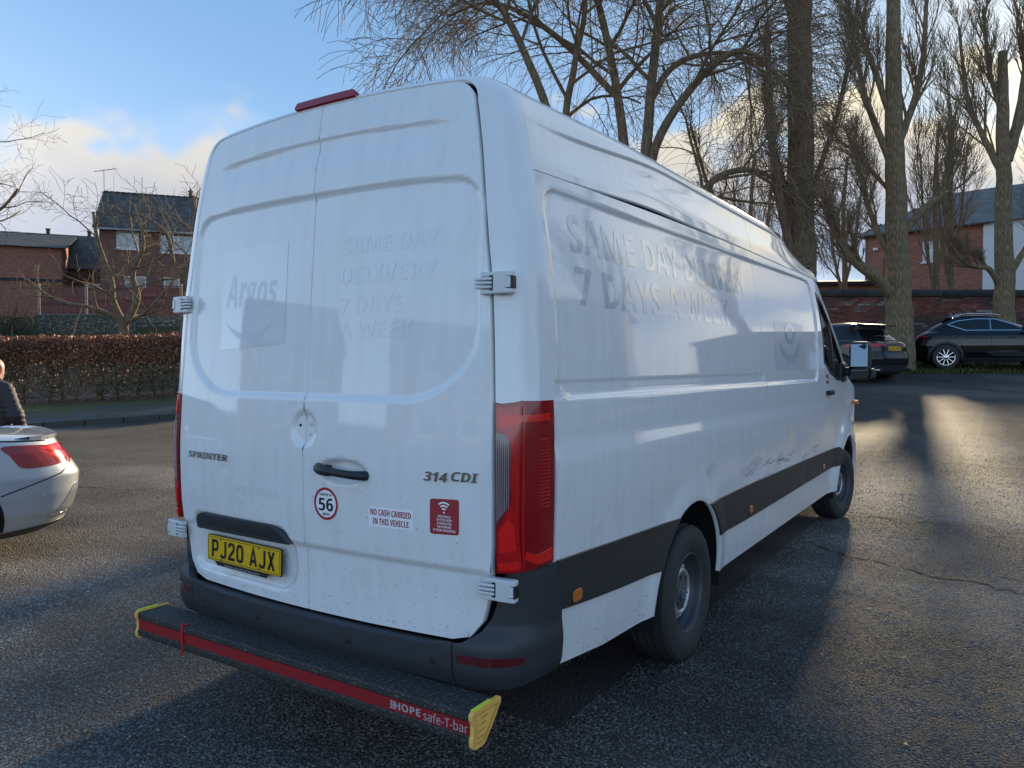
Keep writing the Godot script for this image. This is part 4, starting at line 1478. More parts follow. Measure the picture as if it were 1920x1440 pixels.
func build_ground() -> void:
	var gn := noise(51, 0.35, FastNoiseLite.TYPE_SIMPLEX_SMOOTH, 4)
	var pn := noise(52, 0.16, FastNoiseLite.TYPE_SIMPLEX_SMOOTH, 5)
	var fn := noise(53, 1.1, FastNoiseLite.TYPE_SIMPLEX_SMOOTH, 3)
	var un := noise(54, 0.28, FastNoiseLite.TYPE_SIMPLEX_SMOOTH, 3)
	var gm := vmat(0.95)
	gm.normal_enabled = true
	gm.normal_texture = K.grain
	gm.uv1_scale = Vector3(0.5, 0.5, 1)
	var gs := put("ground", sheet(lines([-80.0, 10.0, 0.0, 2.0, 14.0, 0.5, 32.0, 2.0, 60.0, 20.0, 400.0]), lines([-300.0, 20.0, -40.0, 1.0, 40.0, 20.0, 300.0]), -0.05, func(x: float, z: float) -> Color:
		var g := gn.get_noise_2d(x, z) * 0.5 + 0.5
		var h := gn.get_noise_2d(x * 4.0 + 50.0, z * 4.0) * 0.5 + 0.5
		return Color(0.045, 0.05, 0.018).lerp(Color(0.13, 0.085, 0.035), g).lerp(Color(0.03, 0.028, 0.018), h * 0.5)), gm)
	tag(gs, "mossy earth and rough grass sloping up beyond the tarmac", "", "", "structure")
	var poly := pv(KERB)
	poly.append_array(pv([6.0, 22.3, 30.0, 22.9, 45.0, 22.0, 45.0, -30.0, -40.0, -30.0, -40.0, 0.5]))
	var am := asphalt_mat()
	K.asphalt = am
	rng.seed = 9
	var stains := []
	for k in 16:
		var q := xz(rng.randf_range(2.5, 12.0), 0.0)
		q += Vector2(rng.randf_range(-5.0, 5.0), rng.randf_range(-2.0, 2.0))
		stains.append([q, rng.randf_range(0.12, 0.4), rng.randf_range(0.25, 0.55)])
	var tarmac := func(x: float, z: float) -> Color:
		var p := pn.get_noise_2d(x * 0.8, z * 1.6)
		var f := fn.get_noise_2d(x, z)
		var b := 0.145 * (1.0 + 0.8 * sstep(0.08, 0.40, p) - 0.35 * sstep(-0.05, -0.4, p) + 0.25 * f)
		for t in stains:
			var dd: Vector2 = Vector2(x, z) - t[0]
			if absf(dd.x) < t[1] and absf(dd.y) < t[1]:
				b *= 1.0 - t[2] * sstep(t[1], t[1] * 0.4, dd.length() + 0.08 * f)
		var warm := sstep(0.1, 0.5, p) * 0.12
		return Color(b * (1.12 + warm), b * (1.02 + warm * 0.5), b * 0.94)
	var cp := put("car_park", sheet(lines([-30.0, 4.0, -4.0, 0.5, 1.0, 0.12, 12.0, 0.25, 24.0]), lines([-40.0, 4.0, -16.0, 0.4, -5.0, 0.15, 8.0, 0.3, 16.0, 3.0, 45.0]), 0.0, tarmac, poly, func(x: float, z: float) -> float: return 0.016 * un.get_noise_2d(x, z) + 0.004 * fn.get_noise_2d(x * 2.0, z * 2.0)), am)
	tag(cp, "worn dark tarmac of the car park with lighter patches and cracks", "", "", "structure")
	# loose and bedded chippings near the eye
	rng.seed = 4
	var st := M.new()
	var oc := [Vector3(1, 0, 0), Vector3(0, 0, 1), Vector3(-1, 0, 0), Vector3(0, 0, -1)]
	for k in 4:
		oc[k] = oc[k] * rng.randf_range(0.8, 1.15) + Vector3(0, rng.randf_range(-0.1, 0.1), 0)
	for k in 4:
		var a: Vector3 = oc[k]
		var b: Vector3 = oc[(k + 1) % 4]
		var top1 := Vector3(0.35, 0.55, -0.2)
		var nn := (b - a).cross(top1 - a).normalized()
		if nn.y < 0: nn = -nn
		var base := st.v.size()
		st.add(a, nn); st.add(b, nn); st.add(b * 0.45 + Vector3(0.05, 0.55, 0.02), nn); st.add(a * 0.45 + Vector3(0.05, 0.55, 0.02), nn)
		st.quad(base, base + 1, base + 2, base + 3)
	st.face(oc[0] * 0.45 + Vector3(0.05, 0.55, 0.02), oc[1] * 0.45 + Vector3(0.05, 0.55, 0.02), oc[2] * 0.45 + Vector3(0.05, 0.55, 0.02), oc[3] * 0.45 + Vector3(0.05, 0.55, 0.02), Vector3.UP)
	var buf := PackedFloat32Array()
	var count := 0
	var total := 190000
	buf.resize(total * 16)
	while count < total:
		var d := 1.7 + 11.5 * pow(rng.randf(), 1.35)
		var s := rng.randf_range(-0.74, 0.74) * (d + 0.25)
		var p := xz(d, s)
		var x := p.x
		var z := p.y
		if rng.randf() < sstep(6.0, 13.0, d) * 0.9: continue
		if absf(x) < 0.8 and z < -0.6 and z > -6.5: continue
		var r := rng.randf_range(0.003, 0.0075) * (1.0 + 0.06 * d)
		var yaw := rng.randf() * TAU
		var bs := Basis(Vector3.UP, yaw) * Basis(Vector3.RIGHT, rng.randf_range(-0.3, 0.3)) * Basis.from_scale(Vector3(r * rng.randf_range(0.8, 1.4), r * rng.randf_range(0.6, 1.1), r))
		var y := ground_y(x, z) + 0.016 * un.get_noise_2d(x, z) + 0.004 * fn.get_noise_2d(x * 2.0, z * 2.0) - 0.0012
		var c: Color = tarmac.call(x, z)
		var v := rng.randf_range(0.62, 1.42)
		if rng.randf() < 0.012: v = rng.randf_range(1.6, 2.6)
		var o := count * 16
		buf[o] = bs.x.x; buf[o + 1] = bs.y.x; buf[o + 2] = bs.z.x; buf[o + 3] = x
		buf[o + 4] = bs.x.y; buf[o + 5] = bs.y.y; buf[o + 6] = bs.z.y; buf[o + 7] = y
		buf[o + 8] = bs.x.z; buf[o + 9] = bs.y.z; buf[o + 10] = bs.z.z; buf[o + 11] = z
		buf[o + 12] = c.r * v * 0.85; buf[o + 13] = c.g * v * 0.85; buf[o + 14] = c.b * v * 0.85; buf[o + 15] = 1.0
		count += 1
	var mm := MultiMesh.new()
	mm.transform_format = MultiMesh.TRANSFORM_3D
	mm.use_colors = true
	mm.mesh = st.mesh()
	mm.instance_count = total
	mm.buffer = buf
	var mi := MultiMeshInstance3D.new()
	mi.name = "stone_chippings"
	mi.multimesh = mm
	mi.material_override = vmat(0.8)
	cp.add_child(mi)
	tag(mi, "", "", "", "stuff")
	# cracks and a scatter of small leaves
	rng.seed = 6
	var lay := func(a: float, b: float) -> Array:
		var q := xz(b, a)
		return [Vector3(q.x, ground_y(q.x, q.y) + 0.016 * un.get_noise_2d(q.x, q.y) + 0.004 * fn.get_noise_2d(q.x * 2.0, q.y * 2.0) + 0.006, q.y), Vector3.UP]
	var tar := mat(0.02, 0.02, 0.021, 0.9)
	for L in [[2.55, 6.4, 3.6, 4.9], [2.75, 8.3, 4.4, 7.2], [3.5, 5.6, 4.6, 4.0], [-6.2, 12.0, -3.4, 11.2], [-7.0, 10.0, -4.4, 9.3], [6.0, 11.0, 9.0, 9.6]]:
		var st2 := M.new()
		var pts := []
		for j in 26:
			var f := j / 25.0
			pts.append(Vector2(lerpf(L[0], L[2], f) + rng.randf_range(-0.05, 0.05), lerpf(L[1], L[3], f) + rng.randf_range(-0.07, 0.07)))
		for j in 25:
			stroke([pts[j], pts[j + 1]], rng.randf_range(0.006, 0.03), st2, lay, 0.0)
		put("crack", st2, tar, cp)
	var xs := []
	var cl := PackedColorArray()
	for k in 260:
		var d := 2.2 + 16.0 * rng.randf()
		var q: Array = lay.call(rng.randf_range(-0.72, 0.72) * d, d)
		var at_: Vector3 = q[0]
		if absf(at_.x) < 1.1 and at_.z < 0.3 and at_.z > -7.2: continue
		xs.append(Transform3D(Basis(Vector3.UP, rng.randf() * TAU) * Basis(Vector3.RIGHT, PI / 2 + rng.randf_range(-0.3, 0.3)) * Basis.from_scale(Vector3.ONE * rng.randf_range(0.3, 0.7)), at_ + Vector3(0, 0.004, 0)))
		cl.append(Color(0.30, 0.20, 0.10).lerp(Color(0.12, 0.07, 0.04), rng.randf()))
	instanced("fallen_leaves", leaf_mesh(0.07, 0.04), xs, cl, vmat(0.7), cp)

# ------------------------------------------------------------------ trees
var TW := {}       # settings of the tree being grown
var bark_n: FastNoiseLite

func grow(m: M, p: Vector3, d: Vector3, len: float, r: float, lvl: int, out: Array) -> void:
	var S: Array = TW.lv[mini(lvl, TW.lv.size() - 1)]      # [segments, wander, pull, sides]
	var seg: int = S[0]
	var pts := PackedVector3Array([p])
	var rad := PackedFloat32Array([r])
	var last: bool = lvl >= TW.depth
	var tip: float = maxf(r * (0.45 if not last else 0.4), TW.thin)
	var dir := d
	for k in seg:
		var f := (k + 1.0) / seg
		dir = (dir + Vector3(rng.randf_range(-1, 1), rng.randf_range(-1, 1), rng.randf_range(-1, 1)) * S[1] + Vector3(0, S[2] * f, 0)).normalized()
		p += dir * len / seg
		pts.append(p)
		rad.append(maxf(lerpf(r, tip, f), TW.thin))
	tube(m if not last else out[0], pts, rad, S[3], Color(1, 1, 1))
	if last: return
	sprout(m, pts, rad, len, lvl, out)

func sprout(m: M, pts: PackedVector3Array, rad: PackedFloat32Array, len: float, lvl: int, out: Array, from := 0.2) -> void:
	var N: Array = TW.kids[mini(lvl, TW.kids.size() - 1)]     # [count, length, spread, radius, lift]
	var cnt: int = maxi(1, int(round(N[0] * rng.randf_range(0.8, 1.2))))
	var k := pts.size()
	var spin := rng.randf() * TAU
	for j in cnt:
		var f := lerpf(from, 1.0, (j + rng.randf()) / cnt)
		var x := f * (k - 1)
		var a := mini(int(x), k - 2)
		var at_ := pts[a].lerp(pts[a + 1], x - a)
		var d := (pts[a + 1] - pts[a]).normalized()
		spin += 2.4
		var side := d.cross(Vector3(0.31, 0.83, 0.46)).normalized()
		side = side.rotated(d, spin)
		var sp: float = N[2] * rng.randf_range(0.7, 1.3)
		var nd := (d * cos(sp) + side * sin(sp) + Vector3(0, N[4], 0)).normalized()
		var rr: float = lerpf(rad[a], rad[a + 1], x - a) * N[3] * rng.randf_range(0.8, 1.15)
		grow(m, at_, nd, len * N[1] * rng.randf_range(0.6, 1.25) * (1.15 - 0.5 * f), rr, lvl + 1, out)

func limb(m: M, pts: Array, r0: float, r1: float, sides := 10) -> Array:
	# a hand-laid limb, smoothed
	var o := PackedVector3Array()
	var rd := PackedFloat32Array()
	var c := pts.size()
	for j in c - 1:
		var a: Vector3 = pts[maxi(j - 1, 0)]
		var b: Vector3 = pts[j]
		var e: Vector3 = pts[j + 1]
		var g: Vector3 = pts[mini(j + 2, c - 1)]
		for s in 5:
			var f := s / 5.0
			o.append(b.cubic_interpolate(e, a, g, f))
			rd.append(lerpf(r0, r1, (j + f) / (c - 1)))
	o.append(pts[c - 1])
	rd.append(r1)
	for k in range(1, o.size() - 1):
		o[k] += Vector3(rng.randf_range(-1, 1), 0, rng.randf_range(-1, 1)) * rd[k] * 0.07
	tube(m, o, rd, sides, Color.WHITE, bark_n)
	return [o, rd]

func bark(r: float, g: float, b: float) -> StandardMaterial3D:
	var s := mat(r, g, b, 0.9)
	var t := NoiseTexture2D.new()
	t.width = 256; t.height = 256
	t.seamless = true
	t.noise = noise(61, 0.02, FastNoiseLite.TYPE_SIMPLEX_SMOOTH, 5)
	var gr := Gradient.new()
	gr.set_color(0, Color(0.70, 0.69, 0.67)); gr.set_color(1, Color(1.0, 1.0, 0.95))
	gr.set_offset(0, 0.3); gr.set_offset(1, 0.7)
	t.color_ramp = gr
	s.albedo_texture = t
	s.uv1_triplanar = true
	s.uv1_scale = Vector3(3.4, 0.7, 3.4)
	s.normal_enabled = true
	s.normal_texture = K.grain
	return s

# limbs: [[d, s, up] points, r0, r1, twigs?]; all relative to the foot, up above the foot
func tree(label: String, d: float, s: float, limbs: Array, set_: Dictionary, bm: Material, tm: Material, seed_: int, called := "tree", group := "") -> Node3D:
	var foot := spot(d, s)
	var t := thing(called, label, "tree", foot, 0.0, group)
	rng.seed = seed_
	TW = set_
	var out := [M.new()]
	var trunk := M.new()
	var boughs := []
	for L in limbs:
		var pts := []
		for q in L[0]:
			var w := xz(d + q[0], s + q[1])
			pts.append(Vector3(w.x - foot.x, q[2], w.y - foot.z))
		var tgt := trunk
		if L[3] > 0:
			tgt = M.new()
			boughs.append(tgt)
		var g := limb(tgt, pts, L[1], L[2], 14 if L[3] == 0 else 8)
		var span := 0.0
		for k in range(1, g[0].size()): span += g[0][k].distance_to(g[0][k - 1])
		sprout(tgt if L[3] > 0 else M.new(), g[0], g[1], span, 0, out, L[4]) if L[3] > 0 or L[4] < 1.0 else null
	put("trunk", trunk, bm, t)
	for b in boughs:
		put("bough", b, bm, t)
	if out[0].v.size():
		var tw := put("twigs", out[0], tm, t)
		tag(tw, "", "", "", "stuff")
	return t

func build_trees() -> void:
	bark_n = noise(71, 1.3, FastNoiseLite.TYPE_SIMPLEX_SMOOTH, 3)
	var dark := bark(0.25, 0.18, 0.115)
	var mossy := bark(0.30, 0.225, 0.14)
	var twig := mat(0.22, 0.155, 0.09, 0.8)
	var twig_grey := mat(0.20, 0.155, 0.10, 0.8)
	# weeping willow behind the van
	var weep := {"depth": 3, "thin": 0.005, "lv": [[8, 0.22, -0.02, 6], [7, 0.20, -0.05, 5], [7, 0.2, -0.06, 4], [7, 0.16, -0.18, 3]],
		"kids": [[11, 0.48, 0.9, 0.5, 0.15], [10, 0.6, 0.8, 0.5, 0.08], [15, 0.7, 0.8, 0.45, -0.02]]}
	tree("weeping tree with many crooked stems and hanging twigs, directly behind the van roof", 17.0, 2.7, [
		[[[0, 0, -0.3], [0, 0, 1.5], [0.1, -0.1, 3.0], [0.1, -0.15, 5.2]], 0.42, 0.20, 0, 1.0],
		[[[0.1, -0.15, 5.0], [0.2, -0.3, 6.5], [0.3, -0.6, 8.2], [0.5, -1.0, 10.0], [0.8, -1.3, 12.0]], 0.13, 0.045, 1, 0.3],
		[[[0, 0.0, 3.0], [-0.4, 0.15, 5.2], [-0.6, 0.3, 7.4], [-0.8, 0.5, 9.3], [-0.8, 0.9, 12.0]], 0.15, 0.05, 1, 0.4],
		[[[0, 0.1, 3.6], [-0.5, 0.35, 5.5], [-0.9, 1.0, 6.6], [-1.2, 1.7, 7.2], [-1.4, 2.2, 7.1], [-1.6, 2.8, 6.4]], 0.12, 0.035, 1, 0.35],
		[[[0, -0.2, 3.0], [0.4, -1.2, 5.2], [0.4, -1.5, 6.3], [0.2, -1.3, 7.6], [0.1, -1.1, 9.0], [0, -1.6, 10.5]], 0.12, 0.04, 1, 0.4],
		[[[0, -0.2, 2.8], [-0.6, -1.4, 4.8], [-0.9, -2.2, 6.8], [-1.0, -2.9, 8.2], [-1.4, -3.4, 8.4], [-1.7, -3.9, 8.1]], 0.12, 0.03, 1, 0.45],
		[[[0.22, -0.38, 6.85], [0.5, -1.6, 8.2], [0.8, -2.6, 9.0], [0.9, -3.4, 9.2], [0.9, -4.2, 8.9]], 0.08, 0.03, 1, 0.3],
		[[[0, 0.2, 2.4], [0.5, 1.2, 3.8], [0.8, 1.9, 5.1], [1.0, 3.0, 5.4], [1.4, 4.2, 4.8]], 0.14, 0.03, 1, 0.35],
		[[[-0.52, 0.25, 6.5], [0.6, 0.9, 7.6], [1.8, 1.9, 8.4], [2.4, 3.0, 8.6], [3.0, 4.0, 8.2]], 0.09, 0.03, 1, 0.3],
	], weep, dark, twig, 101, "weeping_tree")
	# tall shrouded trunk
	var up := {"depth": 3, "thin": 0.0055, "lv": [[8, 0.16, 0.10, 5], [7, 0.14, 0.12, 4], [6, 0.12, 0.10, 3], [6, 0.12, 0.04, 3]],
		"kids": [[17, 0.36, 0.5, 0.4, 0.35], [9, 0.62, 0.42, 0.5, 0.3], [5, 0.85, 0.4, 0.55, 0.2]]}
	var shroud := {"depth": 2, "thin": 0.008, "lv": [[8, 0.18, 0.05, 5], [7, 0.16, -0.05, 4], [7, 0.10, -0.22, 3]],
		"kids": [[30, 0.15, 0.42, 0.2, 0.4], [11, 0.62, 0.55, 0.5, 0.0]]}
	tree("tall thick dark trunk shrouded in fine hanging shoots, right behind the van's cab", 18.5, 6.93, [
		[[[0, 0, -0.3], [0, 0.05, 2.0], [0, 0.0, 4.0], [0, -0.05, 7.0], [0, -0.1, 9.2]], 0.37, 0.25, 0, 0.25],
		[[[0, -0.12, 8.8], [0.1, -0.45, 10.2], [0.2, -0.6, 12.5], [0.2, -0.7, 15.0]], 0.20, 0.12, 1, 0.1],
		[[[0, -0.05, 8.8], [0, 0.15, 10.5], [-0.1, 0.3, 13.0], [-0.1, 0.4, 16.0]], 0.22, 0.12, 1, 0.1],
		[[[0, -0.2, 3.2], [-0.4, -0.75, 5.0], [-0.5, -0.95, 6.8], [-0.4, -1.0, 8.6]], 0.11, 0.07, 1, 0.1],
		[[[0, -0.2, 4.2], [0.2, -0.65, 6.0], [0.2, -0.8, 7.4]], 0.10, 0.08, 1, 0.2],
		[[[0, 0.3, 5.0], [-0.2, 0.75, 6.6], [-0.2, 1.1, 8.4], [-0.3, 1.3, 10.5]], 0.07, 0.03, 1, 0.1],
		[[[0.2, -0.2, 2.4], [0.4, -1.2, 3.6], [0.6, -2.0, 4.9], [0.7, -2.5, 6.6]], 0.08, 0.03, 1, 0.2],
	], shroud, dark, twig, 102, "shrouded_tree")
	tree("big straight bare tree with a mossy left limb, behind the charcoal hatchback", 23.5, 11.75, [
		[[[0, 0.12, -0.3], [0, 0.08, 1.2], [0, 0.0, 3.0], [0, -0.1, 6.0], [0, -0.2, 9.0], [0, -0.25, 13.0]], 0.48, 0.16, 0, 1.0],
		[[[0, -0.1, 2.2], [-0.3, -0.75, 2.75], [-0.4, -1.5, 3.3], [-0.5, -2.1, 4.1], [-0.5, -2.45, 4.9]], 0.20, 0.09, 1, 0.35],
		[[[0, -0.15, 3.4], [0.2, -0.55, 4.3], [0.3, -0.95, 5.6], [0.3, -1.2, 7.0]], 0.12, 0.04, 1, 0.3],
		[[[0, 0.15, 4.2], [-0.1, 0.75, 4.9], [-0.2, 1.25, 5.4], [-0.2, 1.45, 6.6], [-0.2, 1.4, 8.0]], 0.13, 0.05, 1, 0.3],
		[[[0, -0.2, 6.2], [0.1, -0.9, 8.0], [0.1, -1.25, 9.4], [0.1, -1.6, 11.0]], 0.12, 0.04, 1, 0.15],
		[[[0, -0.05, 6.8], [0, 0.45, 8.2], [0.1, 0.75, 9.6], [0.1, 0.85, 12.0]], 0.13, 0.05, 1, 0.15],
		[[[0, -0.25, 7.6], [0.1, -0.8, 9.3], [0, -1.4, 10.4], [0, -1.9, 12.0]], 0.10, 0.04, 1, 0.15],
		[[[0.2, -0.1, 5.4], [0.4, -0.7, 6.2], [0.5, -1.3, 6.9], [0.6, -1.9, 7.2]], 0.07, 0.03, 1, 0.1],
	], up, mossy, twig_grey, 103, "bare_tree")
	tree("pollarded tree with a sawn-off top and upright stems, behind the black crossover", 25.0, 15.95, [
		[[[0, 0.1, -0.3], [0, 0.05, 1.4], [0, 0.0, 3.4], [0, -0.05, 6.0], [0, -0.12, 8.2], [0, -0.15, 10.1]], 0.38, 0.13, 0, 1.0],
		[[[0, 0.05, 6.6], [-0.1, 0.35, 8.0], [-0.1, 0.55, 9.2], [-0.1, 0.6, 10.3], [-0.1, 0.65, 13.0]], 0.17, 0.12, 1, 0.4],
		[[[0, -0.1, 6.2], [0.2, -0.6, 7.4], [0.3, -1.1, 8.8], [0.3, -1.4, 11.0]], 0.12, 0.04, 1, 0.15],
		[[[0, -0.15, 2.6], [-0.3, -0.7, 3.1], [-0.4, -1.4, 3.2], [-0.5, -2.0, 3.8]], 0.11, 0.04, 1, 0.3],
		[[[0, 0.2, 3.0], [0.1, 0.8, 3.9], [0.2, 1.4, 4.9], [0.2, 1.7, 6.6]], 0.12, 0.05, 1, 0.3],
		[[[0, -0.1, 8.0], [0.1, -0.5, 9.5], [0.1, -0.75, 11.5]], 0.09, 0.04, 1, 0.1],
	], up, mossy, twig_grey, 104, "pollarded_tree")
	# slimmer trees further back on the right
	var slim := {"depth": 3, "thin": 0.0075, "lv": [[7, 0.14, 0.14, 5], [6, 0.13, 0.14, 4], [5, 0.12, 0.12, 3], [5, 0.10, 0.08, 3]],
		"kids": [[10, 0.4, 0.5, 0.5, 0.3], [7, 0.6, 0.45, 0.5, 0.3], [4, 0.7, 0.45, 0.6, 0.2]]}
	var slims := [[31.0, 17.0, 9.0, "slim upright tree between the two biggest trunks on the right"], [33.0, 14.2, 8.0, "small upright tree seen left of the biggest bare trunk"], [34.0, 19.3, 10.0, "slim tree in front of the red building's white wall"], [30.0, 9.3, 7.5, "thin tree just right of the shrouded trunk"], [31.5, 22.0, 9.0, "slim tree at the right edge of the view, behind the wall"]]
	for k in slims.size():
		var q: Array = slims[k]
		var h: float = q[2]
		tree(q[3], q[0], q[1], [
			[[[0, 0, -0.3], [0, 0.05, h * 0.35], [0.1, 0.0, h * 0.7], [0, 0.1, h]], 0.15, 0.05, 0, 0.3],
			[[[0, 0, h * 0.3], [0.3, 0.6, h * 0.55], [0.3, 0.9, h * 0.9]], 0.08, 0.03, 1, 0.2],
			[[[0, 0, h * 0.25], [-0.3, -0.6, h * 0.5], [-0.3, -0.8, h * 0.85]], 0.08, 0.03, 1, 0.2],
		], slim, dark, twig_grey, 200 + k, "slim_tree", "slim trees beyond the wall on the right")
	# left: small crooked tree before the houses, big crown at the edge, scrub
	var bushy := mat(0.13, 0.095, 0.06, 0.85)
	var crook := {"depth": 3, "thin": 0.0065, "lv": [[7, 0.3, 0.03, 5], [6, 0.28, 0.03, 4], [6, 0.25, 0.03, 3], [5, 0.22, 0.02, 3]],
		"kids": [[5, 0.6, 0.9, 0.5, 0.05], [5, 0.65, 0.9, 0.5, 0.05], [5, 0.7, 0.9, 0.5, 0.0]]}
	tree("small crooked tree with a mossy trunk, between the hedge and the brown fence", 25.0, -12.55, [
		[[[0, 0, -0.3], [0, -0.02, 1.0], [0, -0.1, 1.9]], 0.20, 0.15, 0, 1.0],
		[[[0, -0.1, 1.8], [-0.1, -0.35, 2.5], [0, -0.45, 3.2], [0.1, -0.9, 4.4], [0, -1.0, 5.4]], 0.13, 0.04, 1, 0.2],
		[[[0, -0.05, 1.7], [0.2, 0.3, 2.6], [0.2, 0.15, 3.4], [0.2, 0.5, 4.3], [0.2, 0.4, 5.2]], 0.12, 0.04, 1, 0.2],
		[[[0, -0.1, 1.9], [-0.3, -1.0, 2.3], [-0.4, -2.0, 2.5], [-0.5, -2.9, 3.2]], 0.08, 0.03, 1, 0.2],
		[[[0, 0.0, 1.8], [-0.4, 0.8, 2.1], [-0.6, 1.6, 2.8], [-0.7, 2.2, 3.6]], 0.08, 0.03, 1, 0.2],
	], crook, dark, bushy, 105, "crooked_tree")
	tree("crooked bare tree by the van's left side, its long bough reaching across the house windows", 26.0, -9.6, [
		[[[0, 0, -0.3], [0, -0.05, 1.2], [0, -0.2, 2.3]], 0.2, 0.14, 0, 1.0],
		[[[0, -0.2, 2.2], [-0.2, -0.9, 3.0], [-0.3, -1.6, 3.5], [-0.3, -1.9, 4.6], [-0.3, -2.6, 5.2]], 0.12, 0.04, 1, 0.2],
		[[[0, -0.2, 2.2], [0.2, -0.3, 3.2], [0.2, -0.9, 4.6], [0.2, -1.2, 6.0]], 0.11, 0.04, 1, 0.2],
	], crook, dark, bushy, 106, "crooked_tree")
	tree("big bare tree with a round crown at the left edge of the view", 34.0, -25.5, [
		[[[0, 0, -0.3], [0, 0.1, 2.0], [0, 0.2, 3.5]], 0.3, 0.22, 0, 1.0],
		[[[0, 0.2, 3.4], [0, 1.0, 5.0], [0, 1.9, 6.6], [0, 2.5, 8.4]], 0.15, 0.04, 1, 0.25],
		[[[0, 0.2, 3.4], [-0.5, 0.3, 5.5], [-0.6, 0.8, 7.5], [-0.6, 1.2, 9.4]], 0.16, 0.04, 1, 0.25],
		[[[0, 0.2, 3.2], [0.4, 1.4, 4.2], [0.6, 2.6, 4.9], [0.6, 3.4, 5.8]], 0.13, 0.04, 1, 0.25],
		[[[0, 0.2, 3.2], [0.4, -1.0, 5.0], [0.6, -1.6, 7.0]], 0.13, 0.04, 1, 0.25],
	], crook, dark, twig_grey, 107, "bare_tree")
	# beyond the right edge of the view: the trees that break up the low sun
	var sparse := up.duplicate()
	sparse.kids = [[9, 0.36, 0.55, 0.42, 0.3], [6, 0.55, 0.5, 0.5, 0.25], [4, 0.65, 0.5, 0.55, 0.12]]
	var beyond := [[26.0, 25.5, 15.0, "bare tree beyond the right edge of the view, behind the wall's end"], [16.5, 22.5, 13.0, "bare tree beyond the right edge of the view, closest to the tarmac"], [24.0, 33.0, 15.0, "bare tree farthest beyond the right edge of the view"]]
	for k in beyond.size():
		var q: Array = beyond[k]
		var h: float = q[2]
		tree(q[3], q[0], q[1], [
			[[[0, 0, -0.3], [0, 0.05, h * 0.3], [0.1, 0.0, h * 0.65], [0, 0.1, h]], 0.42, 0.12, 0, 0.3],
			[[[0, 0, h * 0.25], [0.8, 1.4, h * 0.5], [0.9, 2.0, h * 0.9]], 0.18, 0.05, 1, 0.2],
			[[[0, 0, h * 0.2], [-0.8, -1.4, h * 0.4], [-0.9, -2.2, h * 0.8]], 0.18, 0.05, 1, 0.2],
			[[[0, 0, h * 0.35], [1.2, -0.8, h * 0.6], [1.4, -1.0, h * 0.95]], 0.15, 0.05, 1, 0.2],
		], sparse, dark, twig_grey, 300 + k, "bare_tree", "bare trees beyond the right edge of the view")

# ------------------------------------------------------------------ hedge, fence, houses, walls
func instanced(called: String, mesh_: Mesh, xs: Array, cols: PackedColorArray, m: Material, parent: Node) -> MultiMeshInstance3D:
	var mm := MultiMesh.new()
	mm.transform_format = MultiMesh.TRANSFORM_3D
	mm.use_colors = true
	mm.mesh = mesh_
	mm.instance_count = xs.size()
	for k in xs.size():
		mm.set_instance_transform(k, xs[k])
		mm.set_instance_color(k, cols[k])
	var o := MultiMeshInstance3D.new()
	o.name = numbered(called, parent)
	o.multimesh = mm
	o.material_override = m
	parent.add_child(o, true)
	tag(o, "", "", "", "stuff")
	return o

func leaf_mesh(len: float, w: float) -> ArrayMesh:
	var m := M.new()
	var a := Vector3(0, 0, 0)
	var b := Vector3(w * 0.5, len * 0.45, 0.012)
	var c := Vector3(0, len, 0)
	var d := Vector3(-w * 0.5, len * 0.5, 0.012)
	var k := m.v.size()
	for p in [a, b, c, d]: m.add(p, Vector3(0, 0, 1))
	m.tri(k, k + 1, k + 2)
	m.tri(k, k + 2, k + 3)
	return m.mesh()

func rand_basis() -> Basis:
	return Basis(Vector3(rng.randf_range(-1, 1), rng.randf_range(-1, 1), rng.randf_range(-1, 1)).normalized(), rng.randf() * TAU)

func poly_at(list: Array, f: float) -> Vector2:
	var tot := 0.0
	for k in range(0, list.size() - 2, 2):
		tot += Vector2(list[k], list[k + 1]).distance_to(Vector2(list[k + 2], list[k + 3]))
	var want := f * tot
	for k in range(0, list.size() - 2, 2):
		var a := Vector2(list[k], list[k + 1])
		var b := Vector2(list[k + 2], list[k + 3])
		var l := a.distance_to(b)
		if want <= l or k == list.size() - 4:
			return a.lerp(b, want / l)
		want -= l
	return Vector2.ZERO

const HEDGE := [-17.5, 16.4, -12.7, 19.2, -9.2, 21.4, -5.0, 24.0]

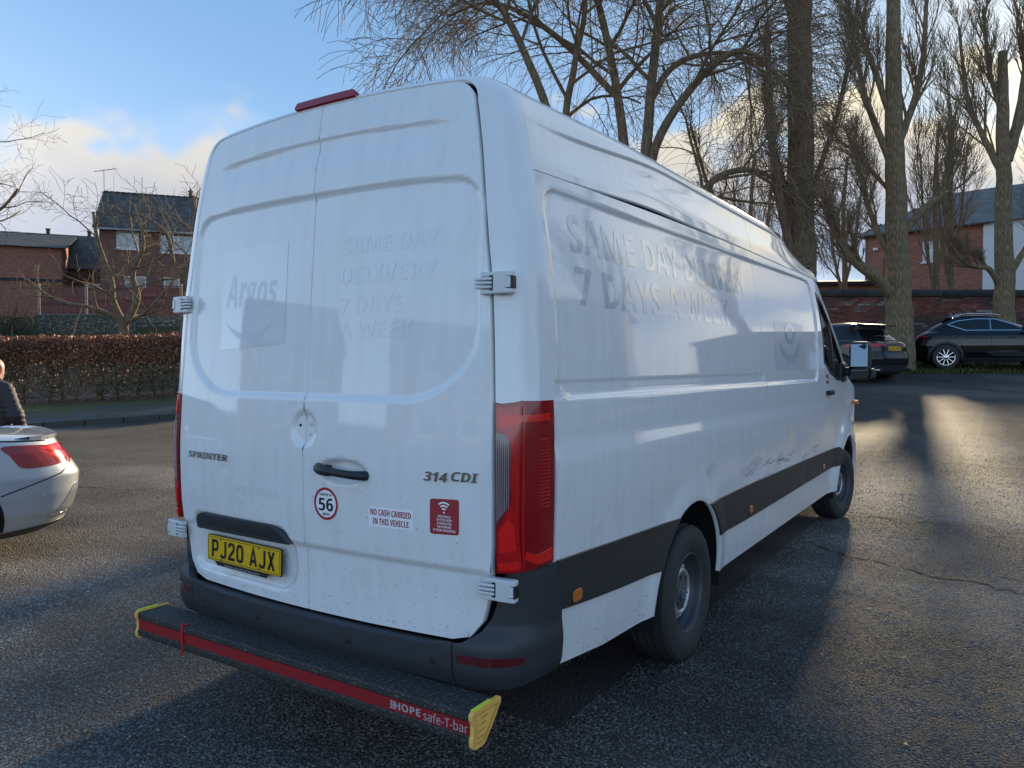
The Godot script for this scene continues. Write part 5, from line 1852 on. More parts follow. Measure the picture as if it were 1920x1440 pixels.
func build_left() -> void:
	# pavement with its kerb stones
	var pav := Node3D.new()
	pav.name = "pavement"
	add_child(pav)
	tag(pav, "mossy tarmac pavement behind a low kerb, along the hedge", "", "", "structure")
	var n := noise(81, 0.5, FastNoiseLite.TYPE_SIMPLEX_SMOOTH, 4)
	var m := M.new()
	var rows := 14
	var cols := 60
	for i in cols + 1:
		var a := poly_at([-19.0, 5.8, -14.5, 10.5, -10.2, 16.0, -7.9, 18.6, -4.8, 21.5, -2.0, 23.0], i / float(cols))
		var b := poly_at([-24.0, 12.0, -17.5, 16.4, -12.7, 19.2, -9.2, 21.4, -5.0, 24.0, -2.5, 25.0], i / float(cols))
		for j in rows + 1:
			var f := j / float(rows) * 1.3
			var q := a.lerp(b, f)
			var p := xz(q.y, q.x)
			var y := ground_y(p.x, p.y) + 0.11 + 0.12 * sstep(0.6, 1.1, f) + 0.03 * n.get_noise_2d(p.x, p.y)
			var v := n.get_noise_2d(p.x * 2.0, p.y * 2.0)
			var c := Color(0.095, 0.09, 0.075).lerp(Color(0.06, 0.065, 0.028), sstep(-0.1, 0.3, v) * 0.8)
			c = c.lerp(Color(0.15, 0.15, 0.035), sstep(0.58, 0.82, f + v * 0.25) * 0.9)
			c = c.lerp(Color(0.18, 0.09, 0.045), sstep(0.85, 1.05, f + v * 0.2))
			m.add(Vector3(p.x, y, p.y), Vector3.UP, Vector2(p.x, p.y), c)
	for i in cols:
		for j in rows:
			var k := i * (rows + 1) + j
			m.quad(k, k + 1, k + rows + 2, k + rows + 1)
	var ps := put("pavement_surface", m, vmat(0.9), pav)
	var km := mat(0.075, 0.078, 0.066, 0.9)
	var kerb_line := [-19.0, 5.8, -14.5, 10.5, -10.2, 16.0, -7.9, 18.6, -4.8, 21.5]
	for i in 26:
		var a := poly_at(kerb_line, i / 26.0)
		var b := poly_at(kerb_line, (i + 0.97) / 26.0)
		var wa := spot(a.y, a.x)
		var wb := spot(b.y, b.x)
		var dir := wb - wa
		m = M.new()
		rbox(m, Transform3D(Basis(dir.normalized(), Vector3.UP, dir.normalized().cross(Vector3.UP)).orthonormalized(), (wa + wb) * 0.5 + Vector3(0, 0.03, 0)), Vector3(dir.length(), 0.19, 0.13), 0.015)
		put("kerb_stone", m, km, pav)
	# beech hedge
	rng.seed = 12
	var hedge := thing("beech_hedge", "long clipped beech hedge of dry brown leaves with bare stems showing below", "hedge", Vector3.ZERO)
	var xs := []
	var cl := PackedColorArray()
	var hn := noise(83, 0.9, FastNoiseLite.TYPE_SIMPLEX_SMOOTH, 3)
	for k in 75000:
		var f := rng.randf()
		var q := poly_at(HEDGE, f)
		var side := rng.randf_range(-0.38, 0.38)
		var p := xz(q.y + side * 0.85, q.x - side * 0.5)
		var h := pow(rng.randf(), 0.55)
		if h < 0.60 and rng.randf() > 0.34 + 0.3 * hn.get_noise_2d(p.x * 1.5, p.y * 1.5): continue
		if h > 0.6 and rng.randf() > 0.8 + 0.7 * hn.get_noise_3d(p.x, h * 2.0, p.y): continue
		var top := 1.74 + 0.06 * hn.get_noise_2d(p.x * 3.0, p.y * 3.0)
		var y := ground_y(p.x, p.y) + 0.16 + h * top
		var sc := rng.randf_range(0.7, 1.25)
		xs.append(Transform3D(rand_basis().scaled(Vector3.ONE * sc), Vector3(p.x, y, p.y)))
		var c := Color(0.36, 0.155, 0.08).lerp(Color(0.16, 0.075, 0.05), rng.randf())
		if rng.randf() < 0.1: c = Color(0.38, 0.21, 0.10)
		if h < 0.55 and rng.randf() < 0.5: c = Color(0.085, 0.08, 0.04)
		cl.append(c)
	var lm := vmat(0.6)
	lm.backlight_enabled = true
	lm.backlight = Color(0.25, 0.12, 0.06)
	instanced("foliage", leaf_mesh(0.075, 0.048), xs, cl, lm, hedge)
	xs = []
	cl = PackedColorArray()
	for k in 2600:
		var q := poly_at(HEDGE, rng.randf())
		var side := rng.randf_range(-0.7, 0.6)
		var p := xz(q.y + side * 0.85, q.x - side * 0.5)
		xs.append(Transform3D(Basis(Vector3.UP, rng.randf() * TAU) * Basis(Vector3.RIGHT, PI / 2 + rng.randf_range(-0.4, 0.4)), Vector3(p.x, ground_y(p.x, p.y) + 0.25 + rng.randf() * 0.03, p.y)))
		cl.append(Color(0.20, 0.09, 0.04).lerp(Color(0.08, 0.04, 0.025), rng.randf()))
	instanced("fallen_leaves", leaf_mesh(0.075, 0.048), xs, cl, lm, hedge)
	var sm := bark(0.16, 0.12, 0.06)
	var tm2 := mat(0.10, 0.075, 0.04, 0.8)
	var tw := M.new()
	for k in 40:
		var q := poly_at(HEDGE, (k + rng.randf_range(0.2, 0.8)) / 40.0)
		var p := spot(q.y + rng.randf_range(-0.15, 0.15), q.x, 0.1)
		m = M.new()
		var pts := PackedVector3Array([p])
		var rad := PackedFloat32Array([rng.randf_range(0.025, 0.045)])
		for j in 6:
			p += Vector3(rng.randf_range(-0.07, 0.07), 0.25, rng.randf_range(-0.07, 0.07))
			pts.append(p)
			rad.append(rad[j] * 0.84)
			for b in 5:
				var d := Vector3(rng.randf_range(-1, 1), rng.randf_range(0.1, 1.0), rng.randf_range(-1, 1)).normalized()
				var l := rng.randf_range(0.2, 0.55)
				var e := p + d * l * 0.5 + Vector3(rng.randf_range(-0.05, 0.05), 0, rng.randf_range(-0.05, 0.05))
				tube(tw, PackedVector3Array([p, e, e + (d + Vector3(0, 0.4, 0)).normalized() * l * 0.6]), PackedFloat32Array([0.011, 0.008, 0.005]), 4)
		tube(m, pts, rad, 8, Color.WHITE, bark_n)
		put("stem", m, sm, hedge)
	tag(put("twigs", tw, tm2, hedge), "", "", "", "stuff")

	# retaining wall of concrete boards with a brown slatted fence on it
	var wall_m := mat(0.28, 0.27, 0.20, 0.95)
	wall_m.albedo_texture = K.scuff
	wall_m.uv1_triplanar = true
	wall_m.uv1_scale = Vector3(0.7, 0.7, 0.7)
	var pale := mat(0.36, 0.35, 0.28, 0.95)
	pale.albedo_texture = K.scuff
	pale.uv1_triplanar = true
	pale.uv1_scale = Vector3(0.5, 0.9, 0.5)
	var conc := mat(0.16, 0.155, 0.13, 0.9)
	var s0 := -19.0
	var dd := 30.9
	var fx := Transform3D(Basis(Vector3.UP, YAW), Vector3.ZERO)
	var rw := thing("retaining_wall", "low stained retaining wall, rendered on the left and of concrete boards on the right, under the fence", "wall")
	var w0 := xz(dd, s0)
	var base_y := 1.9
	var top_y := 3.50
	var org := Vector3(w0.x, 0, w0.y)
	var lx := fx.basis.x
	m = M.new()
	rbox(m, Transform3D(fx.basis, org + lx * 1.9 + Vector3(0, (base_y + top_y) * 0.5, 0)), Vector3(3.9, top_y - base_y, 0.25), 0.02)
	put("rendered_face", m, wall_m, rw)
	m = M.new()
	rbox(m, Transform3D(fx.basis, org + lx * 1.9 + Vector3(0, top_y + 0.03, 0)), Vector3(3.96, 0.06, 0.31), 0.015)
	put("coping", m, conc, rw)
	for p in 5:
		for r in 5:
			m = M.new()
			rbox(m, Transform3D(fx.basis, org + lx * (4.82 + p * 1.9) + Vector3(0, top_y - 0.17 - r * 0.31, 0.01 * (r % 2))), Vector3(1.82, 0.297, 0.06), 0.008)
			put("concrete_board", m, pale, rw)
	for p in 6:
		m = M.new()
		rbox(m, Transform3D(fx.basis, org + lx * (3.87 + p * 1.9) + fx.basis.z * 0.03 + Vector3(0, 2.75, 0)), Vector3(0.11, 1.7, 0.13), 0.01)
		put("concrete_post", m, conc, rw)
	var fence := thing("slatted_fence", "brown overlapping-slat fence panels with pale posts, on the retaining wall before the houses", "fence")
	var woods := [mat(0.20, 0.08, 0.065, 0.85), mat(0.13, 0.055, 0.05, 0.85), mat(0.25, 0.11, 0.085, 0.85)]
	var post_m := mat(0.30, 0.25, 0.18, 0.9)
	rng.seed = 14
	for p in 8:
		var cx := 0.98 + p * 1.9
		for r in 9:
			m = M.new()
			rbox(m, Transform3D(fx.basis * Basis(Vector3.BACK, rng.randf_range(-0.006, 0.006)) * Basis(Vector3.RIGHT, 0.22), org + lx * cx + Vector3(0, top_y + 0.12 + r * 0.118, 0)), Vector3(1.78, 0.125, 0.016))
			put("slat", m, woods[rng.randi() % 3], fence)
		m = M.new()
		rbox(m, Transform3D(fx.basis, org + lx * cx + Vector3(0, top_y + 1.17, 0)), Vector3(1.80, 0.03, 0.06))
		put("capping_rail", m, woods[1], fence)
		for b in 3:
			m = M.new()
			rbox(m, Transform3D(fx.basis, org + lx * (cx - 0.55 + b * 0.55) + fx.basis.z * 0.022 + Vector3(0, top_y + 0.6, 0)), Vector3(0.03, 1.06, 0.02))
			put("batten", m, woods[0], fence)
		m = M.new()
		rbox(m, Transform3D(fx.basis, org + lx * (cx - 0.95) + Vector3(0, top_y + 0.62, 0)), Vector3(0.095, 1.28, 0.095), 0.01)
		put("post", m, post_m, fence)
	# evergreen scrub by the fence
	for b in [[29.5, -19.6, 1.6, 1.9, "dark evergreen bush left of the fence end", 0.0], [27.5, -20.2, 1.3, 1.5, "straggly bush with pale bare shoots at the left edge, behind the hedge", 1.0]]:
		var foot := spot(b[0], b[1])
		var bush := thing("bush", b[4], "bush", foot)
		xs = []
		cl = PackedColorArray()
		for k in 3500:
			var dv := Vector3(rng.randf_range(-1, 1), rng.randf_range(-0.2, 1), rng.randf_range(-1, 1))
			if dv.length() > 1.0: continue
			dv *= 0.75 + 0.35 * hn.get_noise_3d(dv.x * 2.0 + b[0], dv.y * 2.0, dv.z * 2.0)
			xs.append(Transform3D(rand_basis(), Vector3(dv.x * b[2], 0.2 + dv.y * b[3], dv.z * b[2])))
			cl.append(Color(0.02, 0.035, 0.012).lerp(Color(0.055, 0.07, 0.02), rng.randf()) if b[5] < 0.5 else Color(0.05, 0.055, 0.02).lerp(Color(0.13, 0.10, 0.05), rng.randf()))
		instanced("foliage", leaf_mesh(0.12, 0.06), xs, cl, lm, bush)
		m = M.new()
		for k in 60:
			var d := Vector3(rng.randf_range(-0.8, 0.8), 1.0, rng.randf_range(-0.8, 0.8)).normalized()
			var l: float = rng.randf_range(0.8, 1.25) * b[3]
			tube(m, PackedVector3Array([Vector3.ZERO, d * l * 0.6, d * l + Vector3(0, 0.15, 0)]), PackedFloat32Array([0.02, 0.013, 0.008]), 4)
		tag(put("stems", m, tm2, bush), "", "", "", "stuff")

# brick pattern for walls too far off to tell brick from brick
func brick_mat(c1: Color, c2: Color, mortar: Color, seed_: int) -> StandardMaterial3D:
	rng.seed = seed_
	var img := Image.create(512, 512, false, Image.FORMAT_RGB8)
	var hgt := Image.create(512, 512, false, Image.FORMAT_RGB8)
	img.fill(mortar.linear_to_srgb())
	hgt.fill(Color(0.3, 0.3, 0.3))
	for r in 32:
		for b in range(-1, 10):
			var x := int(b * 51.2 + (25.6 if r % 2 else 0.0))
			var c := c1.lerp(c2, rng.randf())
			c = c * rng.randf_range(0.75, 1.15)
			img.fill_rect(Rect2i(x, r * 16, 48, 13), c.linear_to_srgb())
			hgt.fill_rect(Rect2i(x, r * 16, 48, 13), Color.WHITE * rng.randf_range(0.8, 1.0))
	hgt.bump_map_to_normal_map(3.0)
	var s := StandardMaterial3D.new()
	s.roughness = 0.9
	s.albedo_texture = ImageTexture.create_from_image(img)
	s.normal_enabled = true
	s.normal_texture = ImageTexture.create_from_image(hgt)
	s.uv1_scale = Vector3(1.0 / 2.25, 1.0 / 2.4, 1)
	return s

# a wall in its own plane, holes as [x, y, w, h]; returns through the thickness
func wall_face(parent: Node, called: String, xf: Transform3D, outline: PackedVector2Array, holes: Array, mt: Material, thick := 0.12) -> MeshInstance3D:
	var lo := outline[0]
	var hi := outline[0]
	for p in outline:
		lo = lo.min(p); hi = hi.max(p)
	var f := func(u: float, w: float) -> Vector3: return xf * Vector3(u, w, 0)
	var hs := []
	for h in holes:
		hs.append(pv([h[0], h[1], h[0] + h[2], h[1], h[0] + h[2], h[1] + h[3], h[0], h[1] + h[3]]))
	var m := M.new()
	panel(m, f, steps(lo.x, hi.x, 0.5), steps(lo.y, hi.y, 0.5), outline, hs, 0.0, 1.0, thick, 1.0, 5.0)
	for k in m.t.size():
		m.t[k].y = -m.t[k].y
	return put(called, m, mt, parent)

# window in a hole: frame bars, panes, sill
func window_in(parent: Node, xf: Transform3D, h: Array, lights: int, frame: Material, glass: Material, transom := 0.0) -> void:
	var m := M.new()
	var z := -0.07
	var t := 0.07
	rbox(m, xf * at(h[0] + h[2] * 0.5, h[1] + t * 0.5, z), Vector3(h[2], t, 0.06))
	rbox(m, xf * at(h[0] + h[2] * 0.5, h[1] + h[3] - t * 0.5, z), Vector3(h[2], t, 0.06))
	for k in lights + 1:
		var x: float = h[0] + t * 0.5 + (h[2] - t) * k / float(lights)
		rbox(m, xf * at(x, h[1] + h[3] * 0.5, z), Vector3(t, h[3] - 2.0 * t, 0.058))
	if transom > 0.0:
		rbox(m, xf * at(h[0] + h[2] * 0.5, h[1] + h[3] * transom, z), Vector3(h[2] - t, t * 0.8, 0.05))
	var w := put("window", m, frame, parent)
	for k in lights:
		m = M.new()
		var cw: float = (h[2] - t) / lights
		rbox(m, xf * at(h[0] + t * 0.5 + cw * (k + 0.5), h[1] + h[3] * 0.5, z - 0.012), Vector3(cw - t, h[3] - 2.0 * t, 0.012))
		put("pane", m, glass, w)
	m = M.new()
	rbox(m, xf * at(h[0] + h[2] * 0.5, h[1] - 0.03, 0.02), Vector3(h[2] + 0.12, 0.06, 0.16))
	put("sill", m, frame, w)

# tiled slope: eaves from a to b, ridge from d to c
func tiled(parent: Node, a: Vector3, b: Vector3, c: Vector3, d: Vector3, tw_: float, th: float, tint: Array, called := "roof") -> void:
	var m := M.new()
	var nn := (b - a).cross(d - a).normalized()
	if nn.y < 0: nn = -nn
	m.face(a, b, c, d, nn)
	var r := put(called, m, mat(tint[0].r, tint[0].g, tint[0].b, 0.9), parent)
	var xs := []
	var cl := PackedColorArray()
	var rows := int(((d - a).length() + (c - b).length()) * 0.5 / th)
	for j in rows:
		var l := a.lerp(d, (j + 0.5) / rows)
		var e := b.lerp(c, (j + 0.5) / rows)
		var cnt := maxi(1, int((e - l).length() / tw_))
		var dir := (e - l).normalized()
		var upv := nn.cross(dir).normalized()
		if upv.y < 0: upv = -upv
		for k in cnt:
			var p := l.lerp(e, (k + 0.5 + (0.25 if j % 2 else -0.25) * 0.6) / cnt)
			var bs := Basis(dir * ((e - l).length() / cnt * 0.985), nn * 0.035, -upv * th * 1.12).rotated(dir, 0.06)
			xs.append(Transform3D(bs, p + nn * rng.randf_range(0.028, 0.038)))
			cl.append(tint[1].lerp(tint[2], rng.randf()))
	var bm := BoxMesh.new()
	bm.size = Vector3.ONE
	instanced("roof_tiles", bm, xs, cl, vmat(0.75), r)

func build_houses() -> void:
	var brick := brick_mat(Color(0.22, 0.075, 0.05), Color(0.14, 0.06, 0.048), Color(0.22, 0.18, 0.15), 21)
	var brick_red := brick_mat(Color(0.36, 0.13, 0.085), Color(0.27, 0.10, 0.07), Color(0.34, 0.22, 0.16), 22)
	var white := mat(0.72, 0.72, 0.70, 0.5)
	var glass := mat(0.03, 0.035, 0.035, 0.03, 0.0, 1.0)
	glass.metallic = 0.35
	glass.albedo_color = lin(0.16, 0.18, 0.18)
	var dark_glass := mat(0.015, 0.016, 0.018, 0.06, 0.0, 1.0)
	var slate := [Color(0.025, 0.022, 0.02), Color(0.05, 0.042, 0.038), Color(0.10, 0.085, 0.07)]
	var slate_grey := [Color(0.06, 0.06, 0.06), Color(0.11, 0.105, 0.10), Color(0.17, 0.16, 0.15)]
	rng.seed = 30
	# ---- two-storey house
	var f0 := spot(43.0, -23.0)
	var h1 := thing("brick_house", "two-storey brick house with dark tiled roof and white windows, just left of the van", "house", f0, YAW + 0.36)
	var X := Transform3D.IDENTITY
	var W := 11.5
	var E := 5.30
	var D := 8.0
	var ho := [[0.85, 4.15, 1.15, 1.0], [3.1, 4.05, 1.95, 1.15], [1.25, 0.5, 1.1, 2.15], [3.25, 1.5, 0.85, 1.15], [4.6, 0.5, 1.5, 2.15], [7.3, 4.05, 1.9, 1.15], [7.4, 1.4, 1.9, 1.2]]
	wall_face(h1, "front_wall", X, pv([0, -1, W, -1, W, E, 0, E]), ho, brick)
	for k in ho.size():
		window_in(h1, X, ho[k], [1, 2, 2, 1, 2, 2, 2][k], white, glass if k < 2 else dark_glass, 0.0)
	wall_face(h1, "gable_wall", Transform3D(Basis(Vector3.UP, -PI / 2), Vector3(0, 0, -D)), pv([0, -1, D, -1, D, E, D * 0.5, E + 2.6, 0, E]), [], brick)
	wall_face(h1, "gable_wall", Transform3D(Basis(Vector3.UP, PI / 2), Vector3(W, 0, 0)), pv([0, -1, D, -1, D, E, D * 0.5, E + 2.6, 0, E]), [], brick)
	tiled(h1, Vector3(-0.25, E - 0.1, 0.4), Vector3(W + 0.25, E - 0.1, 0.4), Vector3(W + 0.25, E + 2.72, -D * 0.5), Vector3(-0.25, E + 2.72, -D * 0.5), 0.33, 0.30, slate)
	tiled(h1, Vector3(-0.25, E - 0.1, -D - 0.4), Vector3(W + 0.25, E - 0.1, -D - 0.4), Vector3(W + 0.25, E + 2.72, -D * 0.5), Vector3(-0.25, E + 2.72, -D * 0.5), 0.6, 0.6, slate, "rear_roof")
	var m := M.new()
	rbox(m, at(W * 0.5, E - 0.13, 0.42), Vector3(W + 0.5, 0.1, 0.1), 0.03)
	put("gutter", m, mat(0.35, 0.35, 0.36, 0.5), h1)
	m = M.new()
	for s in [0.0, 1.0]:
		var a := Vector3(-0.27, E - 0.16, 0.42 - s * (D + 0.84))
		var b := Vector3(-0.27, E + 2.68, -D * 0.5)
		m.face(a, b, b + Vector3(0, 0.16, 0), a + Vector3(0, 0.16, 0), Vector3(-1, 0, 0))
		m.face(a + Vector3(0.05, 0, 0), b + Vector3(0.05, 0, 0), b + Vector3(0.05, 0.16, 0), a + Vector3(0.05, 0.16, 0), Vector3(1, 0, 0))
	put("barge_board", m, mat(0.5, 0.5, 0.48, 0.6), h1)
	m = M.new()
	for k in 38:
		rbox(m, at(-0.1 + k * 0.31, E + 2.78, -D * 0.5), Vector3(0.30, 0.10, 0.22), 0.04)
	put("ridge_tiles", m, mat(0.04, 0.035, 0.032, 0.9), h1)
	m = M.new()
	lathe(m, at(4.6, E + 2.7, -D * 0.5), pv([0.11, 0, 0.11, 0.42, 0.16, 0.44, 0.16, 0.5, 0.06, 0.52, 0.06, 0.62, 0.0, 0.64]), 12)
	put("flue", m, mat(0.05, 0.045, 0.04, 0.8), h1)
	m = M.new()
	tube(m, PackedVector3Array([Vector3(-0.22, E + 1.6, -D * 0.5), Vector3(-0.22, E + 4.1, -D * 0.5)]), PackedFloat32Array([0.025, 0.022]), 6)
	tube(m, PackedVector3Array([Vector3(-0.75, E + 3.98, -D * 0.5 - 0.2), Vector3(0.5, E + 4.16, -D * 0.5 + 0.25)]), PackedFloat32Array([0.018, 0.018]), 5)
	for k in 8:
		var c := Vector3(-0.75, E + 3.98, -D * 0.5 - 0.2).lerp(Vector3(0.5, E + 4.16, -D * 0.5 + 0.25), k / 7.0)
		tube(m, PackedVector3Array([c + Vector3(0.07, 0.02, -0.24 + k * 0.015), c + Vector3(-0.07, -0.02, 0.24 - k * 0.015)]), PackedFloat32Array([0.01, 0.01]), 4)
	tube(m, PackedVector3Array([Vector3(0.32, E + 2.6, -D * 0.5 + 0.1), Vector3(0.32, E + 3.9, -D * 0.5 + 0.1)]), PackedFloat32Array([0.015, 0.012]), 5)
	put("aerial", m, mat(0.12, 0.12, 0.12, 0.5, 0.5), h1)
	# ---- low house at the left edge
	var f1 := spot(44.0, -33.0)
	var h2 := thing("brick_house", "low red brick house with a long dark roof and sunlit gable, at the left edge", "house", f1, YAW + 0.42)
	W = 9.3
	E = 3.7
	D = 7.0
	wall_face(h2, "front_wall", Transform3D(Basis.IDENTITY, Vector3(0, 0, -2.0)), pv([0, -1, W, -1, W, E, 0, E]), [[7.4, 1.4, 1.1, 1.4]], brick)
	window_in(h2, Transform3D(Basis.IDENTITY, Vector3(0, 0, -2.0)), [7.4, 1.4, 1.1, 1.4], 1, white, dark_glass)
	wall_face(h2, "gable_wall", Transform3D(Basis(Vector3.UP, PI / 2), Vector3(W, 0, -2.0)), pv([0, -1, D, -1, D, E, D * 0.5, E + 2.35, 0, E]), [], brick)
	wall_face(h2, "gable_wall", Transform3D(Basis(Vector3.UP, -PI / 2), Vector3(0, 0, -2.0 - D)), pv([0, -1, D, -1, D, E, D * 0.5, E + 2.35, 0, E]), [], brick)
	tiled(h2, Vector3(-0.2, E - 0.1, -1.65), Vector3(W + 0.15, E - 0.1, -1.65), Vector3(W + 0.15, E + 2.5, -2.0 - D * 0.5), Vector3(-0.2, E + 2.5, -2.0 - D * 0.5), 0.33, 0.3, slate)
	tiled(h2, Vector3(-0.2, E - 0.1, -2.35 - D), Vector3(W + 0.15, E - 0.1, -2.35 - D), Vector3(W + 0.15, E + 2.5, -2.0 - D * 0.5), Vector3(-0.2, E + 2.5, -2.0 - D * 0.5), 0.6, 0.6, slate, "rear_roof")
	wall_face(h2, "wing_front_wall", Transform3D(Basis.IDENTITY, Vector3(-4.0, 0, 0.6)), pv([0, -1, 10.5, -1, 10.5, 4.55, 0, 4.55]), [[4.6, 1.55, 2.6, 1.35]], brick_red)
	window_in(h2, Transform3D(Basis.IDENTITY, Vector3(-4.0, 0, 0.6)), [4.6, 1.55, 2.6, 1.35], 3, white, glass)
	wall_face(h2, "wing_side_wall", Transform3D(Basis(Vector3.UP, PI / 2), Vector3(6.5, 0, 0.6)), pv([0, -1, 2.6, -1, 2.6, 5.2, 0, 4.55]), [], brick_red)
	tiled(h2, Vector3(-4.2, 4.5, 0.9), Vector3(6.7, 4.5, 0.9), Vector3(6.7, E + 2.45, -2.0 - D * 0.5), Vector3(-4.2, E + 2.45, -2.0 - D * 0.5), 0.33, 0.3, slate, "wing_roof")
	m = M.new()
	rbox(m, at(1.5, 2.6, 0.66), Vector3(9.8, 0.16, 0.04))
	put("wall_band", m, mat(0.03, 0.03, 0.04, 0.8), h2)
	m = M.new()
	for k in 2:
		lathe(m, at(5.0 + k * 2.4, E + 2.4, -2.0 - D * 0.5), pv([0.12, 0, 0.12, 0.4, 0.16, 0.42, 0.16, 0.5, 0, 0.52]), 10)
	put("flue", m, mat(0.07, 0.05, 0.04, 0.8), h2)
	# ---- far terrace between them
	var f2 := spot(70.0, -41.5)
	var h3 := thing("brick_house", "distant brick house with a grey roof, in the gap between the two nearer houses", "house", f2, YAW + 0.5)
	wall_face(h3, "front_wall", X, pv([0, -1, 14, -1, 14, 4.6, 0, 4.6]), [[2.0, 2.2, 1.6, 1.3], [9.0, 2.2, 1.6, 1.3]], brick)
	window_in(h3, X, [2.0, 2.2, 1.6, 1.3], 2, white, glass)
	window_in(h3, X, [9.0, 2.2, 1.6, 1.3], 2, white, glass)
	tiled(h3, Vector3(-0.2, 4.5, 0.3), Vector3(14.2, 4.5, 0.3), Vector3(14.2, 6.6, -4), Vector3(-0.2, 6.6, -4), 0.6, 0.4, slate_grey)
	wall_face(h3, "gable_wall", Transform3D(Basis(Vector3.UP, PI / 2), Vector3(14, 0, 0)), pv([0, -1, 8, -1, 8, 4.6, 4, 6.5, 0, 4.6]), [], brick)
	# ---- red building on the right
	var f3 := spot(45.0, 20.6)
	var rb := thing("red_brick_building", "red brick building with a slate roof and white arched panel behind the boundary wall", "building", f3, YAW - 0.76)
	W = 6.0
	E = 5.75
	var ho3 := [[3.05, 3.9, 0.85, 1.15], [1.0, 3.2, 0.5, 1.1]]
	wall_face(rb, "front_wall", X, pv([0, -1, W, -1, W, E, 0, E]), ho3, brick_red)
	window_in(rb, X, ho3[0], 2, white, glass, 0.55)
	window_in(rb, X, ho3[1], 1, mat(0.03, 0.03, 0.03, 0.6), dark_glass)
	wall_face(rb, "end_wall", Transform3D(Basis(Vector3.UP, -PI / 2), Vector3(0, 0, -9)), pv([0, -1, 9, -1, 9, E, 0, E]), [], brick_red)
	m = M.new()
	var archp := pv([2.75, -0.6, 5.65, -0.6, 5.65, 1.45])
	archp.append_array(arc(4.2, 1.45, 1.45, 0.75, 0, 180, 14))
	prism(m, at(0, 0, 0.03), archp, 0.05)
	put("arched_panel", m, mat(0.62, 0.64, 0.62, 0.6), rb)
	var white_wall := mat(0.66, 0.69, 0.70, 0.7)
	wall_face(rb, "white_wall", Transform3D(Basis.IDENTITY, Vector3(W + 0.02, 0, 0.12)), pv([0, -1, 5.2, -1, 5.2, E + 2.2, 3.4, E + 2.2, 1.9, E + 0.1, 0, E + 0.1]), [[3.6, 3.0, 1.0, 1.2]], white_wall)
	window_in(rb, Transform3D(Basis.IDENTITY, Vector3(W + 0.02, 0, 0.12)), [3.6, 3.0, 1.0, 1.2], 1, mat(0.2, 0.2, 0.2, 0.6), dark_glass)
	tiled(rb, Vector3(-0.3, E - 0.05, 0.35), Vector3(W + 2.0, E - 0.05, 0.35), Vector3(W + 5.4, E + 2.6, -4.5), Vector3(3.2, E + 2.6, -4.5), 0.4, 0.32, slate_grey)
	tiled(rb, Vector3(-0.3, E - 0.05, -9.35), Vector3(-0.3, E - 0.05, 0.35), Vector3(3.2, E + 2.6, -4.5), Vector3(3.15, E + 2.6, -4.5), 0.5, 0.4, slate_grey, "hipped_end")
	tiled(rb, Vector3(W + 1.9, E + 0.1, 0.3), Vector3(W + 5.4, E + 2.1, 0.3), Vector3(W + 5.4, E + 2.62, -4.5), Vector3(W + 2.0, E + 2.58, -4.5), 0.4, 0.32, slate_grey, "side_roof")
	m = M.new()
	rbox(m, at(W * 0.5, E - 0.08, 0.36), Vector3(W + 0.6, 0.12, 0.1), 0.03)
	put("gutter", m, mat(0.03, 0.03, 0.03, 0.5), rb)
	for q in [[0.35, 3.75], [0.6, 4.9], [2.4, 2.75]]:
		m = M.new()
		rbox(m, at(q[0], q[1], 0.08), Vector3(0.26, 0.14, 0.14), 0.02)
		put("wall_lamp", m, white, rb)
	# ---- buildings outside the view, whose walls shade and mirror in the van
	for q in [[20.0, 34.5, YAW - 2.1, 9.0, 10.0, 6.6, 3.4, "tall brick house beyond the right edge of the view, nearest the van's side"], [30.0, 42.0, YAW - 0.9, 22.0, 9.0, 5.4, 2.8, "brick terrace far beyond the right edge of the view"], [-6.0, -36.0, YAW + 1.5, 10.0, 8.0, 5.2, 2.8, "brick house left of the camera, out of view"], [-20.0, -32.0, YAW + 2.0, 10.0, 8.0, 5.2, 2.8, "brick house behind the camera on the left, out of view"]]:
		var hb := thing("brick_house", q[7], "house", spot(q[0], q[1]), q[2])
		var w: float = q[3]
		var dp: float = q[4]
		var eh: float = q[5]
		var rh: float = q[6]
		var hl := []
		for k in int(w / 4.0):
			hl.append([1.2 + k * 4.0, eh - 1.7, 1.6, 1.2])
			hl.append([1.2 + k * 4.0, 0.9, 1.6, 1.3])
		wall_face(hb, "front_wall", X, pv([0, -1, w, -1, w, eh, 0, eh]), hl, brick)
		for h in hl: window_in(hb, X, h, 2, white, dark_glass)
		for sd in 2:
			wall_face(hb, "gable_wall", Transform3D(Basis(Vector3.UP, PI / 2 if sd else -PI / 2), Vector3(w * sd, 0, -dp * (1 - sd))), pv([0, -1, dp, -1, dp, eh, dp * 0.5, eh + rh, 0, eh]), [], brick)
			tiled(hb, Vector3(-0.2, eh - 0.1, 0.35 - sd * (dp + 0.7)), Vector3(w + 0.2, eh - 0.1, 0.35 - sd * (dp + 0.7)), Vector3(w + 0.2, eh + rh + 0.12, -dp * 0.5), Vector3(-0.2, eh + rh + 0.12, -dp * 0.5), 0.6, 0.4, slate)
		wall_face(hb, "back_wall", Transform3D(Basis(Vector3.UP, PI), Vector3(w, 0, -dp)), pv([0, -1, w, -1, w, eh, 0, eh]), [], brick)
	# ---- sheds left of it
	var f4 := spot(39.0, 15.4)
	var sh := thing("shed", "low dark-roofed outbuilding with maroon and cream walls, between the tree trunks on the right", "shed", f4, YAW - 0.1)
	wall_face(sh, "front_wall", X, pv([0, -1, 4.0, -1, 4.0, 2.75, 0, 2.75]), [[1.3, 1.0, 1.2, 0.8]], brick_red)
	window_in(sh, X, [1.3, 1.0, 1.2, 0.8], 2, white, dark_glass)
	m = M.new()
